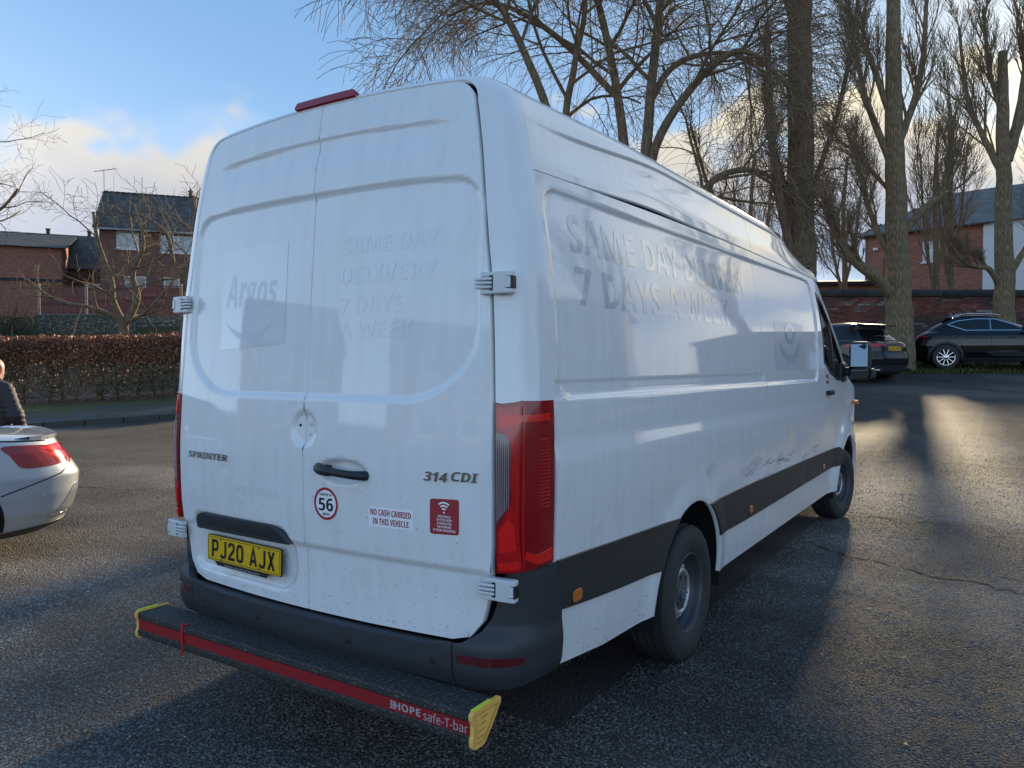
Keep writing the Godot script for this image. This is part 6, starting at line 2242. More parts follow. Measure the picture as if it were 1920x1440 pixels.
	rbox(m, Transform3D(Basis(Vector3.RIGHT, 0.12), Vector3(2.0, 3.0, -1.6)), Vector3(4.6, 0.16, 4.2))
	put("roof", m, mat(0.02, 0.02, 0.022, 0.9), sh)
	m = M.new()
	rbox(m, at(0.4, 0.8, 0.3), Vector3(1.6, 1.6, 0.3), 0.01)
	put("cream_panel", m, mat(0.30, 0.25, 0.15, 0.8), sh)
	for k in 9:
		m = M.new()
		rbox(m, at(2.7 + k * 0.17, 0.9, 0.25), Vector3(0.15, 1.8 - 0.05 * (k % 3), 0.03))
		put("board", m, mat(0.09, 0.07, 0.055, 0.9), sh)

func build_wall() -> void:
	# old brick boundary wall with a stone coping
	rng.seed = 40
	var a := Vector2(27.6, 5.5)
	var foot := spot(a.x, a.y)
	var wl := thing("boundary_wall", "old sooty brick boundary wall with a dark rounded coping, behind the parked cars", "wall", Vector3(foot.x, 1.2, foot.z), YAW + 0.0)
	var L := 26.0
	var H := 2.78
	var m := M.new()
	rbox(m, at(L * 0.5, H * 0.5, -0.12), Vector3(L, H, 0.20))
	put("mortar_core", m, mat(0.075, 0.065, 0.058, 0.95), wl)
	var bm := BoxMesh.new()
	bm.size = Vector3(0.218, 0.066, 0.03)
	var xs := []
	var cl := PackedColorArray()
	var n := noise(91, 0.5, FastNoiseLite.TYPE_SIMPLEX_SMOOTH, 4)
	var big := []
	for r in 36:
		for c in int(L / 0.23):
			var x := 0.115 + c * 0.23 + (0.115 if r % 2 else 0.0)
			var y := 0.04 + r * 0.0765
			if x > L - 0.1: continue
			var v := n.get_noise_2d(x, y * 1.6)
			var col := Color(0.20, 0.075, 0.055).lerp(Color(0.085, 0.062, 0.06), sstep(-0.35, 0.3, v)) * rng.randf_range(0.65, 1.3)
			var w := sstep(0.05, 0.5, n.get_noise_2d(x * 0.7 + 40.0, y * 2.0) + 0.4 * exp(-pow((x - 11.3) / 3.0, 2.0) - pow((y - 1.7) / 0.5, 2.0)))
			if rng.randf() < 0.55: col = col.lerp(Color(0.34, 0.33, 0.33), w * rng.randf_range(0.2, 1.0))
			xs.append(Transform3D(Basis.from_euler(Vector3(rng.randf_range(-0.03, 0.03), rng.randf_range(-0.03, 0.03), rng.randf_range(-0.015, 0.015))), Vector3(x, y, -0.02 + rng.randf_range(-0.005, 0.006))))
			cl.append(col)
	instanced("bricks", bm, xs, cl, vmat(0.92), wl)
	var cm := [mat(0.035, 0.035, 0.034, 0.9), mat(0.045, 0.043, 0.04, 0.9), mat(0.03, 0.031, 0.03, 0.9)]
	for k in 29:
		m = M.new()
		var f := at(0.45 + k * 0.9, H, -0.12)
		prism(m, f * Transform3D(Basis(Vector3.UP, PI / 2), Vector3(0.443, rng.randf_range(-0.01, 0.01), 0)), pv([0.2, 0.0, 0.2, 0.1, 0.15, 0.2, 0.06, 0.25, -0.06, 0.25, -0.15, 0.2, -0.2, 0.1, -0.2, 0.0]), 0.886)
		put("coping_stone", m, cm[rng.randi() % 3], wl)
	# painted scrawl on the bricks
	m = M.new()
	for k in 5:
		var pts := []
		var x := 10.3 + k * 0.36
		for j in 7:
			pts.append(Vector2(x + rng.randf_range(-0.14, 0.2), 1.95 + rng.randf_range(-0.28, 0.30)))
		stroke(pts, 0.045, m, on_flat(Vector3(0, 0, 0.004), Vector3.RIGHT, Vector3.UP), 0.002)
	put("painted_scrawl", m, mat(0.22, 0.25, 0.30, 0.7), wl)
	# rough grass and litter at the foot of the trees
	var gxs := []
	var gcl := PackedColorArray()
	for k in 16000:
		var q := Vector2(rng.randf_range(4.0, 20.0), 22.4 + 3.6 * pow(rng.randf(), 1.5))
		var p := spot(q.y, q.x, -0.05)
		var leafy := rng.randf() < 0.35
		var bs := Basis(Vector3.UP, rng.randf() * TAU) * Basis(Vector3.RIGHT, rng.randf_range(-0.5, 0.5) if not leafy else PI / 2 + rng.randf_range(-0.5, 0.5))
		gxs.append(Transform3D(bs.scaled(Vector3.ONE * rng.randf_range(0.7, 1.6)), p + Vector3(0, 0.05 if leafy else 0.0, 0)))
		gcl.append(Color(0.16, 0.11, 0.03).lerp(Color(0.09, 0.05, 0.025), rng.randf()) if leafy else Color(0.06, 0.075, 0.018).lerp(Color(0.13, 0.12, 0.03), rng.randf()))
	var gm := vmat(0.8)
	gm.backlight_enabled = true
	gm.backlight = Color(0.2, 0.18, 0.05)
	var gr := instanced("rough_grass", leaf_mesh(0.13, 0.025), gxs, gcl, gm, self)
	tag(gr, "yellowish rough grass and fallen leaves under the trees on the right", "grass", "", "stuff")

# ------------------------------------------------------------------ parked cars
class Shell extends RefCounted:
	# a car body as a stack of rounded plan outlines: half width, tail and nose against height
	var y0 := 0.0
	var y1 := 1.0
	var w := PackedFloat32Array()
	var zr := PackedFloat32Array()
	var zf := PackedFloat32Array()
	var ex := 4.5
	func at(a: PackedFloat32Array, y: float) -> float:
		var f := clampf((y - y0) / (y1 - y0), 0.0, 1.0) * (a.size() - 1)
		var k := mini(int(f), a.size() - 2)
		return lerpf(a[k], a[k + 1], f - k)
	func ring(th: float, y: float) -> Vector3:
		var r := at(zr, y)
		var f := at(zf, y)
		var c := cos(th)
		var s := sin(th)
		return Vector3(at(w, y) * signf(s) * pow(absf(s), 2.0 / ex), y, (r + f) * 0.5 + (r - f) * 0.5 * signf(c) * pow(absf(c), 2.0 / ex))
	func side(z: float, y: float, sg: float) -> Vector3:
		var r := at(zr, y)
		var f := at(zf, y)
		var u := minf(absf((z - (r + f) * 0.5) / ((r - f) * 0.5)), 0.999)
		return Vector3(sg * at(w, y) * pow(1.0 - pow(u, ex), 1.0 / ex), y, z)
	func tail(x: float, y: float, sg: float) -> Vector3:
		var r := at(zr, y)
		var f := at(zf, y)
		var u := minf(absf(x / at(w, y)), 0.999)
		return Vector3(x, y, (r + f) * 0.5 + sg * (r - f) * 0.5 * pow(1.0 - pow(u, ex), 1.0 / ex))

func shell(levels: Array, ex: float, soft: int) -> Shell:
	var s := Shell.new()
	s.ex = ex
	s.y0 = levels[0][0]
	s.y1 = levels[levels.size() - 1][0]
	var a := []
	var b := []
	var c := []
	for l in levels:
		a.append([l[0], l[1]]); b.append([l[0], l[2]]); c.append([l[0], l[3]])
	s.w = smooth_lut(a, s.y0, s.y1, 160, soft)
	s.zr = smooth_lut(b, s.y0, s.y1, 160, soft)
	s.zf = smooth_lut(c, s.y0, s.y1, 160, soft)
	return s

func shell_body(s: Shell) -> M:
	var m := M.new()
	var nt := 120
	var ny := 64
	var f := func(th: float, y: float) -> Vector3: return s.ring(th, y)
	for j in ny + 1:
		var y := lerpf(s.y0, s.y1, j / float(ny))
		for k in nt + 1:
			var th := TAU * (k + 0.5) / nt
			var p := s.ring(th, y)
			var e := 0.012
			var a := s.ring(th + e, y) - s.ring(th - e, y)
			var b := s.ring(th, minf(y + e, s.y1)) - s.ring(th, maxf(y - e, s.y0))
			var nn := a.cross(b).normalized()
			if nn.dot(Vector3(p.x, 0, p.z - (s.at(s.zr, y) + s.at(s.zf, y)) * 0.5)) < 0.0: nn = -nn
			if j == ny: nn = (nn + Vector3.UP * 2.0).normalized()
			m.add(p, nn)
	for j in ny:
		for k in nt:
			var i := j * (nt + 1) + k
			m.quad(i, i + 1, i + nt + 2, i + nt + 1)
	var c := m.add(Vector3(0, s.y1 + 0.012, (s.at(s.zr, s.y1) + s.at(s.zf, s.y1)) * 0.5), Vector3.UP)
	for k in nt:
		m.tri(ny * (nt + 1) + k, ny * (nt + 1) + k + 1, c)
	return m

# sheet on one flank (or on the tail) of a shell
func on_shell(parent: Node, called: String, s: Shell, sg: float, poly: PackedVector2Array, off: float, mt: Material, holes := [], edge := 0.004, tail := false, h := 0.03) -> MeshInstance3D:
	var lo := poly[0]
	var hi := poly[0]
	for p in poly:
		lo = lo.min(p); hi = hi.max(p)
	var m := M.new()
	if tail:
		panel(m, func(x: float, y: float) -> Vector3: return s.tail(x, y, 1.0), steps(lo.x - 0.001, hi.x + 0.001, h), steps(lo.y - 0.001, hi.y + 0.001, h), poly, holes, off, 1.0, edge)
	else:
		panel(m, func(z: float, y: float) -> Vector3: return s.side(z, y, sg), steps(lo.x - 0.001, hi.x + 0.001, h), steps(lo.y - 0.001, hi.y + 0.001, h), poly, holes, off, -sg, edge)
	return put(called, m, mt, parent)

func alloy(parent: Node, where: Vector3, sx: float, r: float, spokes: int, bright: Material, turn := 0.0) -> void:
	var w := Node3D.new()
	w.name = numbered("wheel", parent)
	w.position = where
	parent.add_child(w, true)
	var xf := Transform3D(Basis(Vector3(0, 0, -sx), Vector3(sx, 0, 0), Vector3(0, -1, 0)).orthonormalized(), Vector3.ZERO)
	var ri := r * 0.68
	var m := M.new()
	lathe(m, xf, pv([ri, -0.1, r - 0.02, -0.11, r, -0.085, r, 0.08, r - 0.015, 0.105, ri + 0.02, 0.115, ri, 0.105, ri - 0.005, 0.09]), 56)
	put("tyre", m, K.tyre, w)
	m = M.new()
	lathe(m, xf, pv([ri + 0.004, 0.102, ri - 0.012, 0.1, ri - 0.022, 0.08, ri - 0.04, -0.02]), 48)
	var rim := put("rim", m, bright, w)
	m = M.new()
	for k in spokes:
		var a := TAU * (k + 0.5 * turn) / spokes
		rbox(m, Transform3D(xf.basis * Basis(Vector3.UP, -a), xf * Vector3(cos(a) * ri * 0.52, 0.078, sin(a) * ri * 0.52)), Vector3(ri * 0.92, 0.03, 0.028), 0.008)
	lathe(m, xf, pv([0.075, 0.06, 0.07, 0.095, 0.03, 0.105, 0, 0.106]), 20)
	put("spokes", m, bright, w)
	m = M.new()
	lathe(m, xf, pv([ri - 0.03, 0.02, 0.0, 0.02]), 32)
	put("brake_disc", m, K.dark, w)

func seam(parent: Node, s: Shell, sg: float, pts: Array, tail := false) -> void:
	var m := M.new()
	var pl := func(x: float, y: float) -> Array:
		var p: Vector3 = s.tail(x, y, 1.0) if tail else s.side(x, y, sg)
		var c := Vector3(0, 0, 1) if tail else Vector3(sg, 0, 0)
		return [p, c]
	var fine := []
	for k in pts.size() - 1:
		for j in 8: fine.append(pts[k].lerp(pts[k + 1], j / 8.0))
	fine.append(pts[pts.size() - 1])
	stroke(fine, 0.009, m, pl, 0.0025)
	put("panel_seam", m, K.dark, parent)

func arch_set(t: Node, s: Shell, sg: float, z: float, y: float, r: float, clad: Material, wide := 0.055) -> void:
	var o := arc(z, y, r, r, -12, 192, 26)
	on_shell(t, "wheel_arch", s, sg, o, 0.003, K.dark, [], 0.0, false, 0.05)
	if clad != null:
		var ring := arc(z, y, r + wide, r + wide, -14, 194, 26)
		var inner := arc(z, y, r, r, -13, 193, 26)
		inner.reverse()
		ring.append_array(inner)
		on_shell(t, "arch_cladding", s, sg, ring, 0.012, clad, [], 0.012, false, 0.05)

func car_plate(t: Node, text: String, o: Vector3, nn: Vector3) -> void:
	var ex := Vector3.UP.cross(nn).normalized()
	var ey := nn.cross(ex)
	var m := M.new()
	rbox(m, Transform3D(Basis(ex, ey, nn), o), Vector3(0.52, 0.111, 0.01), 0.003)
	var p := put("number_plate", m, K.plate, t)
	put("plate_lettering", plate_text(text, on_flat(o + nn * 0.0055, ex, ey), 0.001), K.ink, p)

func build_cars() -> void:
	# --- silver saloon, tail towards us at the left edge
	var silver := mat(0.42, 0.45, 0.48, 0.35, 0.2, 1.0)
	var sp := spot(6.88, -3.95)
	var c1 := thing("silver_saloon", "silver saloon car cut off by the left edge, its red tail light towards the van", "car", sp, deg_to_rad(162.9))
	var sh := shell([[0.17, 0.78, -0.30, -4.40], [0.24, 0.84, -0.13, -4.58], [0.36, 0.885, -0.05, -4.66], [0.50, 0.905, -0.01, -4.69], [0.64, 0.908, 0.0, -4.68], [0.72, 0.905, -0.045, -4.62], [0.84, 0.895, -0.12, -4.45], [0.91, 0.875, -0.17, -4.2], [0.945, 0.845, -0.185, -3.95], [0.96, 0.81, -0.24, -3.6], [0.985, 0.74, -0.62, -3.3], [1.06, 0.715, -0.80, -3.1], [1.2, 0.66, -1.18, -2.75], [1.34, 0.60, -1.62, -2.4], [1.41, 0.53, -2.0, -2.15], [1.435, 0.40, -2.05, -2.12]], 4.2, 1)
	put("body", shell_body(sh), silver, c1)
	for s in [-1.0, 1.0]:
		var win := rounded(pv([-0.98, 1.075, -1.75, 1.35, -2.35, 1.35, -2.98, 1.08, -2.2, 1.06]), 0.04, 4)
		on_shell(c1, "side_window", sh, s, win, 0.004, K.glass)
		arch_set(c1, sh, s, -0.98, 0.32, 0.375, null)
		arch_set(c1, sh, s, -3.87, 0.32, 0.375, null)
		alloy(c1, Vector3(s * 0.80, 0.325, -0.98), s, 0.325, 10, K.chrome)
		alloy(c1, Vector3(s * 0.80, 0.325, -3.87), s, 0.325, 10, K.chrome)
		# lamp wraps from the flank on to the tail
		var lamp := on_shell(c1, "tail_light", sh, s, rounded(pv([-0.38, 0.865, -0.34, 0.835, -0.25, 0.775, -0.135, 0.722, -0.105, 0.725, -0.125, 0.80, -0.165, 0.875, -0.19, 0.892, -0.30, 0.892]), 0.035, 4), 0.006, K.red_lens, [], 0.006, false, 0.012)
		on_shell(lamp, "lens_facet", sh, s, rounded(pv([-0.36, 0.865, -0.29, 0.88, -0.21, 0.875, -0.20, 0.845, -0.28, 0.845]), 0.02, 3), 0.0085, K.red_glow, [], 0.002, false, 0.012)
		on_shell(lamp, "lens_facet", sh, s, rounded(pv([-0.30, 0.82, -0.17, 0.83, -0.15, 0.77, -0.24, 0.785]), 0.02, 3), 0.0085, K.red_glow, [], 0.002, false, 0.012)
		on_shell(lamp, "lens_divider", sh, s, pv([-0.185, 0.905, -0.173, 0.90, -0.128, 0.712, -0.142, 0.714]), 0.009, K.red_dark, [], 0.002, false, 0.012)
		on_shell(c1, "tail_light_inner", sh, s, rounded(pv([s * 0.80, 0.72, s * 0.44, 0.75, s * 0.42, 0.86, s * 0.80, 0.91]), 0.03, 3), 0.005, K.red_dark, [], 0.004, true, 0.02)
		seam(c1, sh, s, [Vector2(-0.13, 0.71), Vector2(-0.2, 0.66), Vector2(-0.4, 0.60), Vector2(-0.63, 0.53)])
		seam(c1, sh, s, [Vector2(-1.35, 0.98), Vector2(-1.3, 0.7), Vector2(-1.44, 0.5), Vector2(-1.46, 0.25)])
		seam(c1, sh, s, [Vector2(-2.3, 1.04), Vector2(-2.32, 0.25)])
		seam(c1, sh, s, [Vector2(-0.30, 0.925), Vector2(-0.7, 0.95), Vector2(-1.1, 0.955)])
		on_shell(c1, "lower_valance", sh, s, pv([-0.66, 0.18, -0.66, 0.225, -0.4, 0.245, -0.14, 0.27, -0.10, 0.25, -0.16, 0.18]), 0.005, K.plastic, [], 0.004, false, 0.02)
		on_shell(c1, "bumper_vent", sh, s, rounded(pv([-0.26, 0.30, -0.07, 0.33, -0.045, 0.45, -0.05, 0.56, -0.09, 0.55, -0.16, 0.44]), 0.02, 3), 0.004, mat(0.30, 0.32, 0.35, 0.3, 0.5, 1.0), [], 0.006, false, 0.012)
		on_shell(c1, "bumper_highlight_strip", sh, s, rounded(pv([-0.30, 0.30, -0.12, 0.315, -0.09, 0.332, -0.30, 0.325]), 0.008, 3), 0.006, K.chrome, [], 0.003, false, 0.01)
		var m := M.new()
		var q := sh.side(-0.33, 0.50, s)
		lathe(m, Transform3D(Basis(Vector3(0, 0, 1), Vector3(s, 0, 0), Vector3(0, 1, 0)), q), pv([0.011, 0, 0.011, 0.005, 0, 0.006]), 14)
		put("parking_sensor", m, silver, c1)
		m = M.new()
		rbox(m, at(s * 0.93, 1.08, -2.9), Vector3(0.2, 0.13, 0.1), 0.04)
		put("door_mirror", m, silver, c1)
	on_shell(c1, "rear_window", sh, 1.0, rounded(pv([-0.58, 1.09, 0.58, 1.09, 0.48, 1.33, -0.48, 1.33]), 0.05, 4), 0.004, K.glass, [], 0.004, true)
	on_shell(c1, "windscreen", sh, 1.0, rounded(pv([-2.55, 1.30, -2.95, 1.12, -3.05, 1.08]), 0.02, 3), 0.004, K.glass)
	var m := M.new()
	for k in 24:
		var x0 := lerpf(-0.70, 0.70, k / 23.0)
		var x1 := lerpf(-0.70, 0.70, (k + 1) / 23.0)
		if k == 23: break
		var z0 := sh.tail(x0, 0.94, 1.0).z
		var z1 := sh.tail(x1, 0.94, 1.0).z
		m.face(Vector3(x0, 0.953, z0 - 0.10), Vector3(x1, 0.953, z1 - 0.10), Vector3(x1, 0.968, z1 + 0.02), Vector3(x0, 0.968, z0 + 0.02), Vector3.UP)
		m.face(Vector3(x0, 0.968, z0 + 0.02), Vector3(x1, 0.968, z1 + 0.02), Vector3(x1, 0.92, z1 + 0.005), Vector3(x0, 0.92, z0 + 0.005), Vector3(0, 0, 1))
	put("boot_lip", m, silver, c1)
	m = M.new()
	rbox(m, at(0, 0.935, sh.tail(0, 0.93, 1.0).z + 0.012), Vector3(0.5, 0.025, 0.02), 0.008)
	put("boot_trim", m, K.chrome, c1)
	car_plate(c1, "PX2 JAM", Vector3(0, 0.80, sh.tail(0, 0.8, 1.0).z + 0.01), Vector3(0, 0.1, 1).normalized()) if false else null

	# --- charcoal hatchback SUV, three-quarter from behind
	var char := mat(0.012, 0.012, 0.015, 0.12)
	sp = spot(20.3, 10.15)
	var c2 := thing("dark_suv", "charcoal SUV with a yellow plate and thin red tail lights, parked beyond the van's mirror", "car", sp, deg_to_rad(63.0))
	sh = shell([[0.24, 0.80, -0.30, -4.45], [0.32, 0.90, -0.13, -4.6], [0.48, 0.96, -0.03, -4.70], [0.66, 0.975, 0.0, -4.73], [0.86, 0.975, -0.06, -4.70], [0.96, 0.97, -0.07, -4.6], [1.06, 0.955, -0.10, -4.3], [1.12, 0.92, -0.20, -3.8], [1.16, 0.86, -0.30, -3.45], [1.3, 0.79, -0.52, -3.05], [1.45, 0.725, -0.66, -2.65], [1.57, 0.66, -0.62, -2.3], [1.63, 0.56, -0.9, -2.1], [1.65, 0.4, -1.2, -2.0]], 5.0, 2)
	put("body", shell_body(sh), char, c2)
	on_shell(c2, "rear_window", sh, 1.0, rounded(pv([-0.74, 1.20, 0.74, 1.20, 0.62, 1.49, -0.62, 1.49]), 0.06, 4), 0.004, K.glass, [], 0.004, true)
	on_shell(c2, "window_frame_top", sh, 1.0, pv([-0.66, 1.44, 0.66, 1.44, 0.62, 1.52, -0.62, 1.52]), 0.006, K.black, [], 0.004, true)
	m = M.new()
	rbox(m, Transform3D(Basis(Vector3.RIGHT, 0.12), Vector3(0, 1.575, -0.60)), Vector3(1.26, 0.04, 0.34), 0.018)
	put("roof_spoiler", m, char, c2)
	m = M.new()
	tube(m, PackedVector3Array([Vector3(0.02, 1.235, -0.36), Vector3(-0.16, 1.27, -0.40), Vector3(-0.45, 1.255, -0.39)]), PackedFloat32Array([0.03, 0.022, 0.008]), 6)
	put("wiper", m, K.black, c2)
	m = M.new()
	prism(m, at(0.012, 1.64, -1.15), pv([-0.0, 0.0, 0.024, 0.0, 0.016, 0.07, 0.006, 0.07]), 0.16)
	put("roof_aerial", m, K.black, c2)
	for s in [-1.0, 1.0]:
		on_shell(c2, "tail_light", sh, 1.0, rounded(pv([s * 0.955, 0.965, s * 0.93, 1.055, s * 0.5, 1.05, s * 0.30, 1.03, s * 0.30, 1.01, s * 0.55, 0.995, s * 0.80, 0.965]), 0.01, 3), 0.006, K.red_lens, [], 0.004, true, 0.02)
		var tl := on_shell(c2, "tail_light_flank", sh, s, rounded(pv([-0.46, 1.045, -0.12, 1.06, -0.11, 0.97, -0.25, 0.985]), 0.01, 3), 0.006, K.red_lens, [], 0.004, false, 0.02)
		on_shell(c2, "lamp_underline", sh, 1.0, pv([s * 0.93, 0.935, s * 0.93, 0.962, s * 0.72, 0.962, s * 0.78, 0.94]), 0.006, K.clear_lens, [], 0.004, true, 0.02)
		on_shell(c2, "rear_quarter_window", sh, s, rounded(pv([-0.80, 1.30, -1.02, 1.45, -1.55, 1.47, -1.55, 1.21, -1.0, 1.21]), 0.05, 4), 0.004, K.glass)
		on_shell(c2, "side_window", sh, s, rounded(pv([-1.61, 1.21, -1.61, 1.475, -2.2, 1.48, -2.62, 1.35, -3.0, 1.19]), 0.04, 4), 0.004, K.glass)
		arch_set(c2, sh, s, -0.98, 0.375, 0.43, char, 0.03)
		arch_set(c2, sh, s, -3.84, 0.375, 0.43, char, 0.03)
		alloy(c2, Vector3(s * 0.87, 0.375, -0.98), s, 0.375, 10, K.steel)
		alloy(c2, Vector3(s * 0.87, 0.375, -3.84), s, 0.375, 10, K.steel)
		m = M.new()
		lathe(m, Transform3D(Basis(Vector3.RIGHT, PI / 2), Vector3(s * 0.62, 0.36, -0.05)), pv([0.045, -0.1, 0.045, 0.03, 0.038, 0.03, 0.038, -0.1]), 16)
		put("tail_pipe", m, K.chrome, c2)
	on_shell(c2, "bumper_insert", sh, 1.0, rounded(pv([-0.80, 0.27, 0.80, 0.27, 0.86, 0.40, 0.86, 0.48, -0.86, 0.48, -0.86, 0.40]), 0.04, 3), 0.008, K.plastic, [], 0.01, true)
	for yy in [0.55, 0.63]:
		on_shell(c2, "bumper_line", sh, 1.0, pv([-0.9, yy, 0.9, yy, 0.9, yy + 0.02, -0.9, yy + 0.02]), 0.012, char, [], 0.01, true)
	on_shell(c2, "plate_recess", sh, 1.0, rounded(pv([-0.36, 0.80, 0.36, 0.80, 0.42, 1.04, -0.42, 1.04]), 0.04, 3), 0.003, K.plastic, [], 0.0, true)
	car_plate(c2, "MJ22 XMT", Vector3(0.0, 0.93, sh.tail(0, 0.93, 1.0).z + 0.014), Vector3(0, 0.08, 1).normalized())
	# --- black crossover side on
	var blk := mat(0.003, 0.003, 0.004, 0.05)
	sp = spot(24.2, 12.43, -0.04)
	var c3 := thing("black_crossover", "glossy black crossover with chrome-edged windows, parked side-on at the right edge", "car", sp, deg_to_rad(-76.5))
	sh = shell([[0.22, 0.80, -0.30, -4.45], [0.32, 0.89, -0.14, -4.58], [0.50, 0.93, -0.03, -4.64], [0.72, 0.935, -0.02, -4.66], [0.90, 0.93, -0.09, -4.6], [1.0, 0.915, -0.15, -4.4], [1.06, 0.89, -0.22, -4.1], [1.10, 0.85, -0.30, -3.7], [1.14, 0.80, -0.40, -3.45], [1.28, 0.745, -0.60, -3.05], [1.42, 0.69, -0.86, -2.7], [1.55, 0.62, -1.1, -2.3], [1.62, 0.54, -1.35, -2.05], [1.645, 0.4, -1.6, -1.95]], 5.0, 2)
	put("body", shell_body(sh), blk, c3)
	for s in [-1.0, 1.0]:
		var wp := rounded(pv([-0.96, 1.34, -1.25, 1.46, -1.75, 1.52, -2.25, 1.50, -2.75, 1.32, -3.12, 1.15, -2.6, 1.14, -1.45, 1.15]), 0.04, 4)
		var wi := Geometry2D.offset_polygon(wp, -0.022)[0]
		on_shell(c3, "window_trim", sh, s, wp, 0.009, K.chrome, [wi], 0.008)
		on_shell(c3, "side_window", sh, s, wi, 0.004, K.glass)
		on_shell(c3, "window_pillar", sh, s, pv([-2.06, 1.16, -2.14, 1.16, -2.12, 1.49, -2.05, 1.49]), 0.008, K.black)
		on_shell(c3, "pillar_trim", sh, s, pv([-2.10, 1.16, -2.115, 1.16, -2.11, 1.49, -2.095, 1.49]), 0.011, K.chrome)
		arch_set(c3, sh, s, -0.92, 0.36, 0.42, K.plastic, 0.06)
		arch_set(c3, sh, s, -3.61, 0.36, 0.42, K.plastic, 0.06)
		alloy(c3, Vector3(s * 0.845, 0.365, -0.92), s, 0.365, 10, K.chrome)
		alloy(c3, Vector3(s * 0.845, 0.365, -3.61), s, 0.365, 10, K.chrome)
		on_shell(c3, "sill_cladding", sh, s, pv([-1.4, 0.23, -3.15, 0.23, -3.12, 0.33, -1.42, 0.33]), 0.012, K.plastic, [], 0.012)
		on_shell(c3, "lower_door_panel", sh, s, rounded(pv([-1.9, 0.52, -2.2, 0.40, -3.05, 0.38, -2.95, 0.50, -2.6, 0.56]), 0.03, 3), -0.006 + 0.012, mat(0.06, 0.065, 0.07, 0.1, 0.6, 1.0), [], 0.006)
		on_shell(c3, "tail_light", sh, s, rounded(pv([-0.5, 0.99, -0.2, 1.02, -0.13, 0.96, -0.2, 0.94]), 0.012, 3), 0.006, K.red_dark, [], 0.004, false, 0.02)
		for q in [[-1.55, 0.97], [-2.6, 0.95]]:
			m = M.new()
			rbox(m, Transform3D(Basis.IDENTITY, sh.side(q[0], q[1], s) + Vector3(s * 0.02, 0, 0)), Vector3(0.03, 0.03, 0.2), 0.012)
			put("door_handle", m, blk, c3)
		seam(c3, sh, s, [Vector2(-2.08, 1.12), Vector2(-2.1, 0.6), Vector2(-2.08, 0.34)])
		seam(c3, sh, s, [Vector2(-1.3, 1.12), Vector2(-1.2, 0.9), Vector2(-1.42, 0.62), Vector2(-1.5, 0.34)])
		seam(c3, sh, s, [Vector2(-3.1, 1.1), Vector2(-3.16, 0.34)])
		m = M.new()
		rbox(m, at(s * 0.99, 1.22, -2.92), Vector3(0.2, 0.15, 0.12), 0.05)
		rbox(m, at(s * 0.90, 1.16, -2.9), Vector3(0.1, 0.04, 0.06), 0.015)
		put("door_mirror", m, blk, c3)
		m = M.new()
		tube(m, PackedVector3Array([Vector3(s * 0.56, 1.63, -1.2), Vector3(s * 0.58, 1.665, -1.5), Vector3(s * 0.57, 1.66, -2.1), Vector3(s * 0.56, 1.61, -2.4)]), PackedFloat32Array([0.014, 0.018, 0.018, 0.012]), 6)
		put("roof_rail", m, K.chrome, c3)
	m = M.new()
	rbox(m, Transform3D(Basis(Vector3.RIGHT, 0.1), Vector3(0, 1.56, -1.0)), Vector3(1.1, 0.035, 0.3), 0.015)
	put("roof_spoiler", m, blk, c3)
	on_shell(c3, "rear_window", sh, 1.0, rounded(pv([-0.66, 1.2, 0.66, 1.2, 0.55, 1.5, -0.55, 1.5]), 0.05, 4), 0.004, K.glass, [], 0.004, true)
	m = M.new()
	var wsf := func(x: float, y: float) -> Vector3: return sh.tail(x, y, -1.0)
	panel(m, wsf, steps(-0.7, 0.7, 0.1), steps(1.16, 1.55, 0.05), rounded(pv([-0.66, 1.17, 0.66, 1.17, 0.54, 1.53, -0.54, 1.53]), 0.05, 4), [], 0.004, -1.0, 0.0)
	put("windscreen", m, K.mirror_glass, c3)

# ------------------------------------------------------------------ a person
class Blob extends RefCounted:
	var caps := []       # [a, b, ra, rb]
	var k := 0.05
	var bump: Callable
	func d(p: Vector3) -> float:
		var o := 1e3
		for c in caps:
			var ab: Vector3 = c[1] - c[0]
			var h := clampf((p - c[0]).dot(ab) / maxf(ab.length_squared(), 1e-6), 0.0, 1.0)
			var q: Vector3 = p - c[0] - ab * h
			if c.size() > 4: q = q / c[4]
			var e: float = q.length() - lerpf(c[2], c[3], h)
			var t := clampf(0.5 + 0.5 * (o - e) / k, 0.0, 1.0)
			o = lerpf(o, e, t) - k * t * (1.0 - t)
		return o

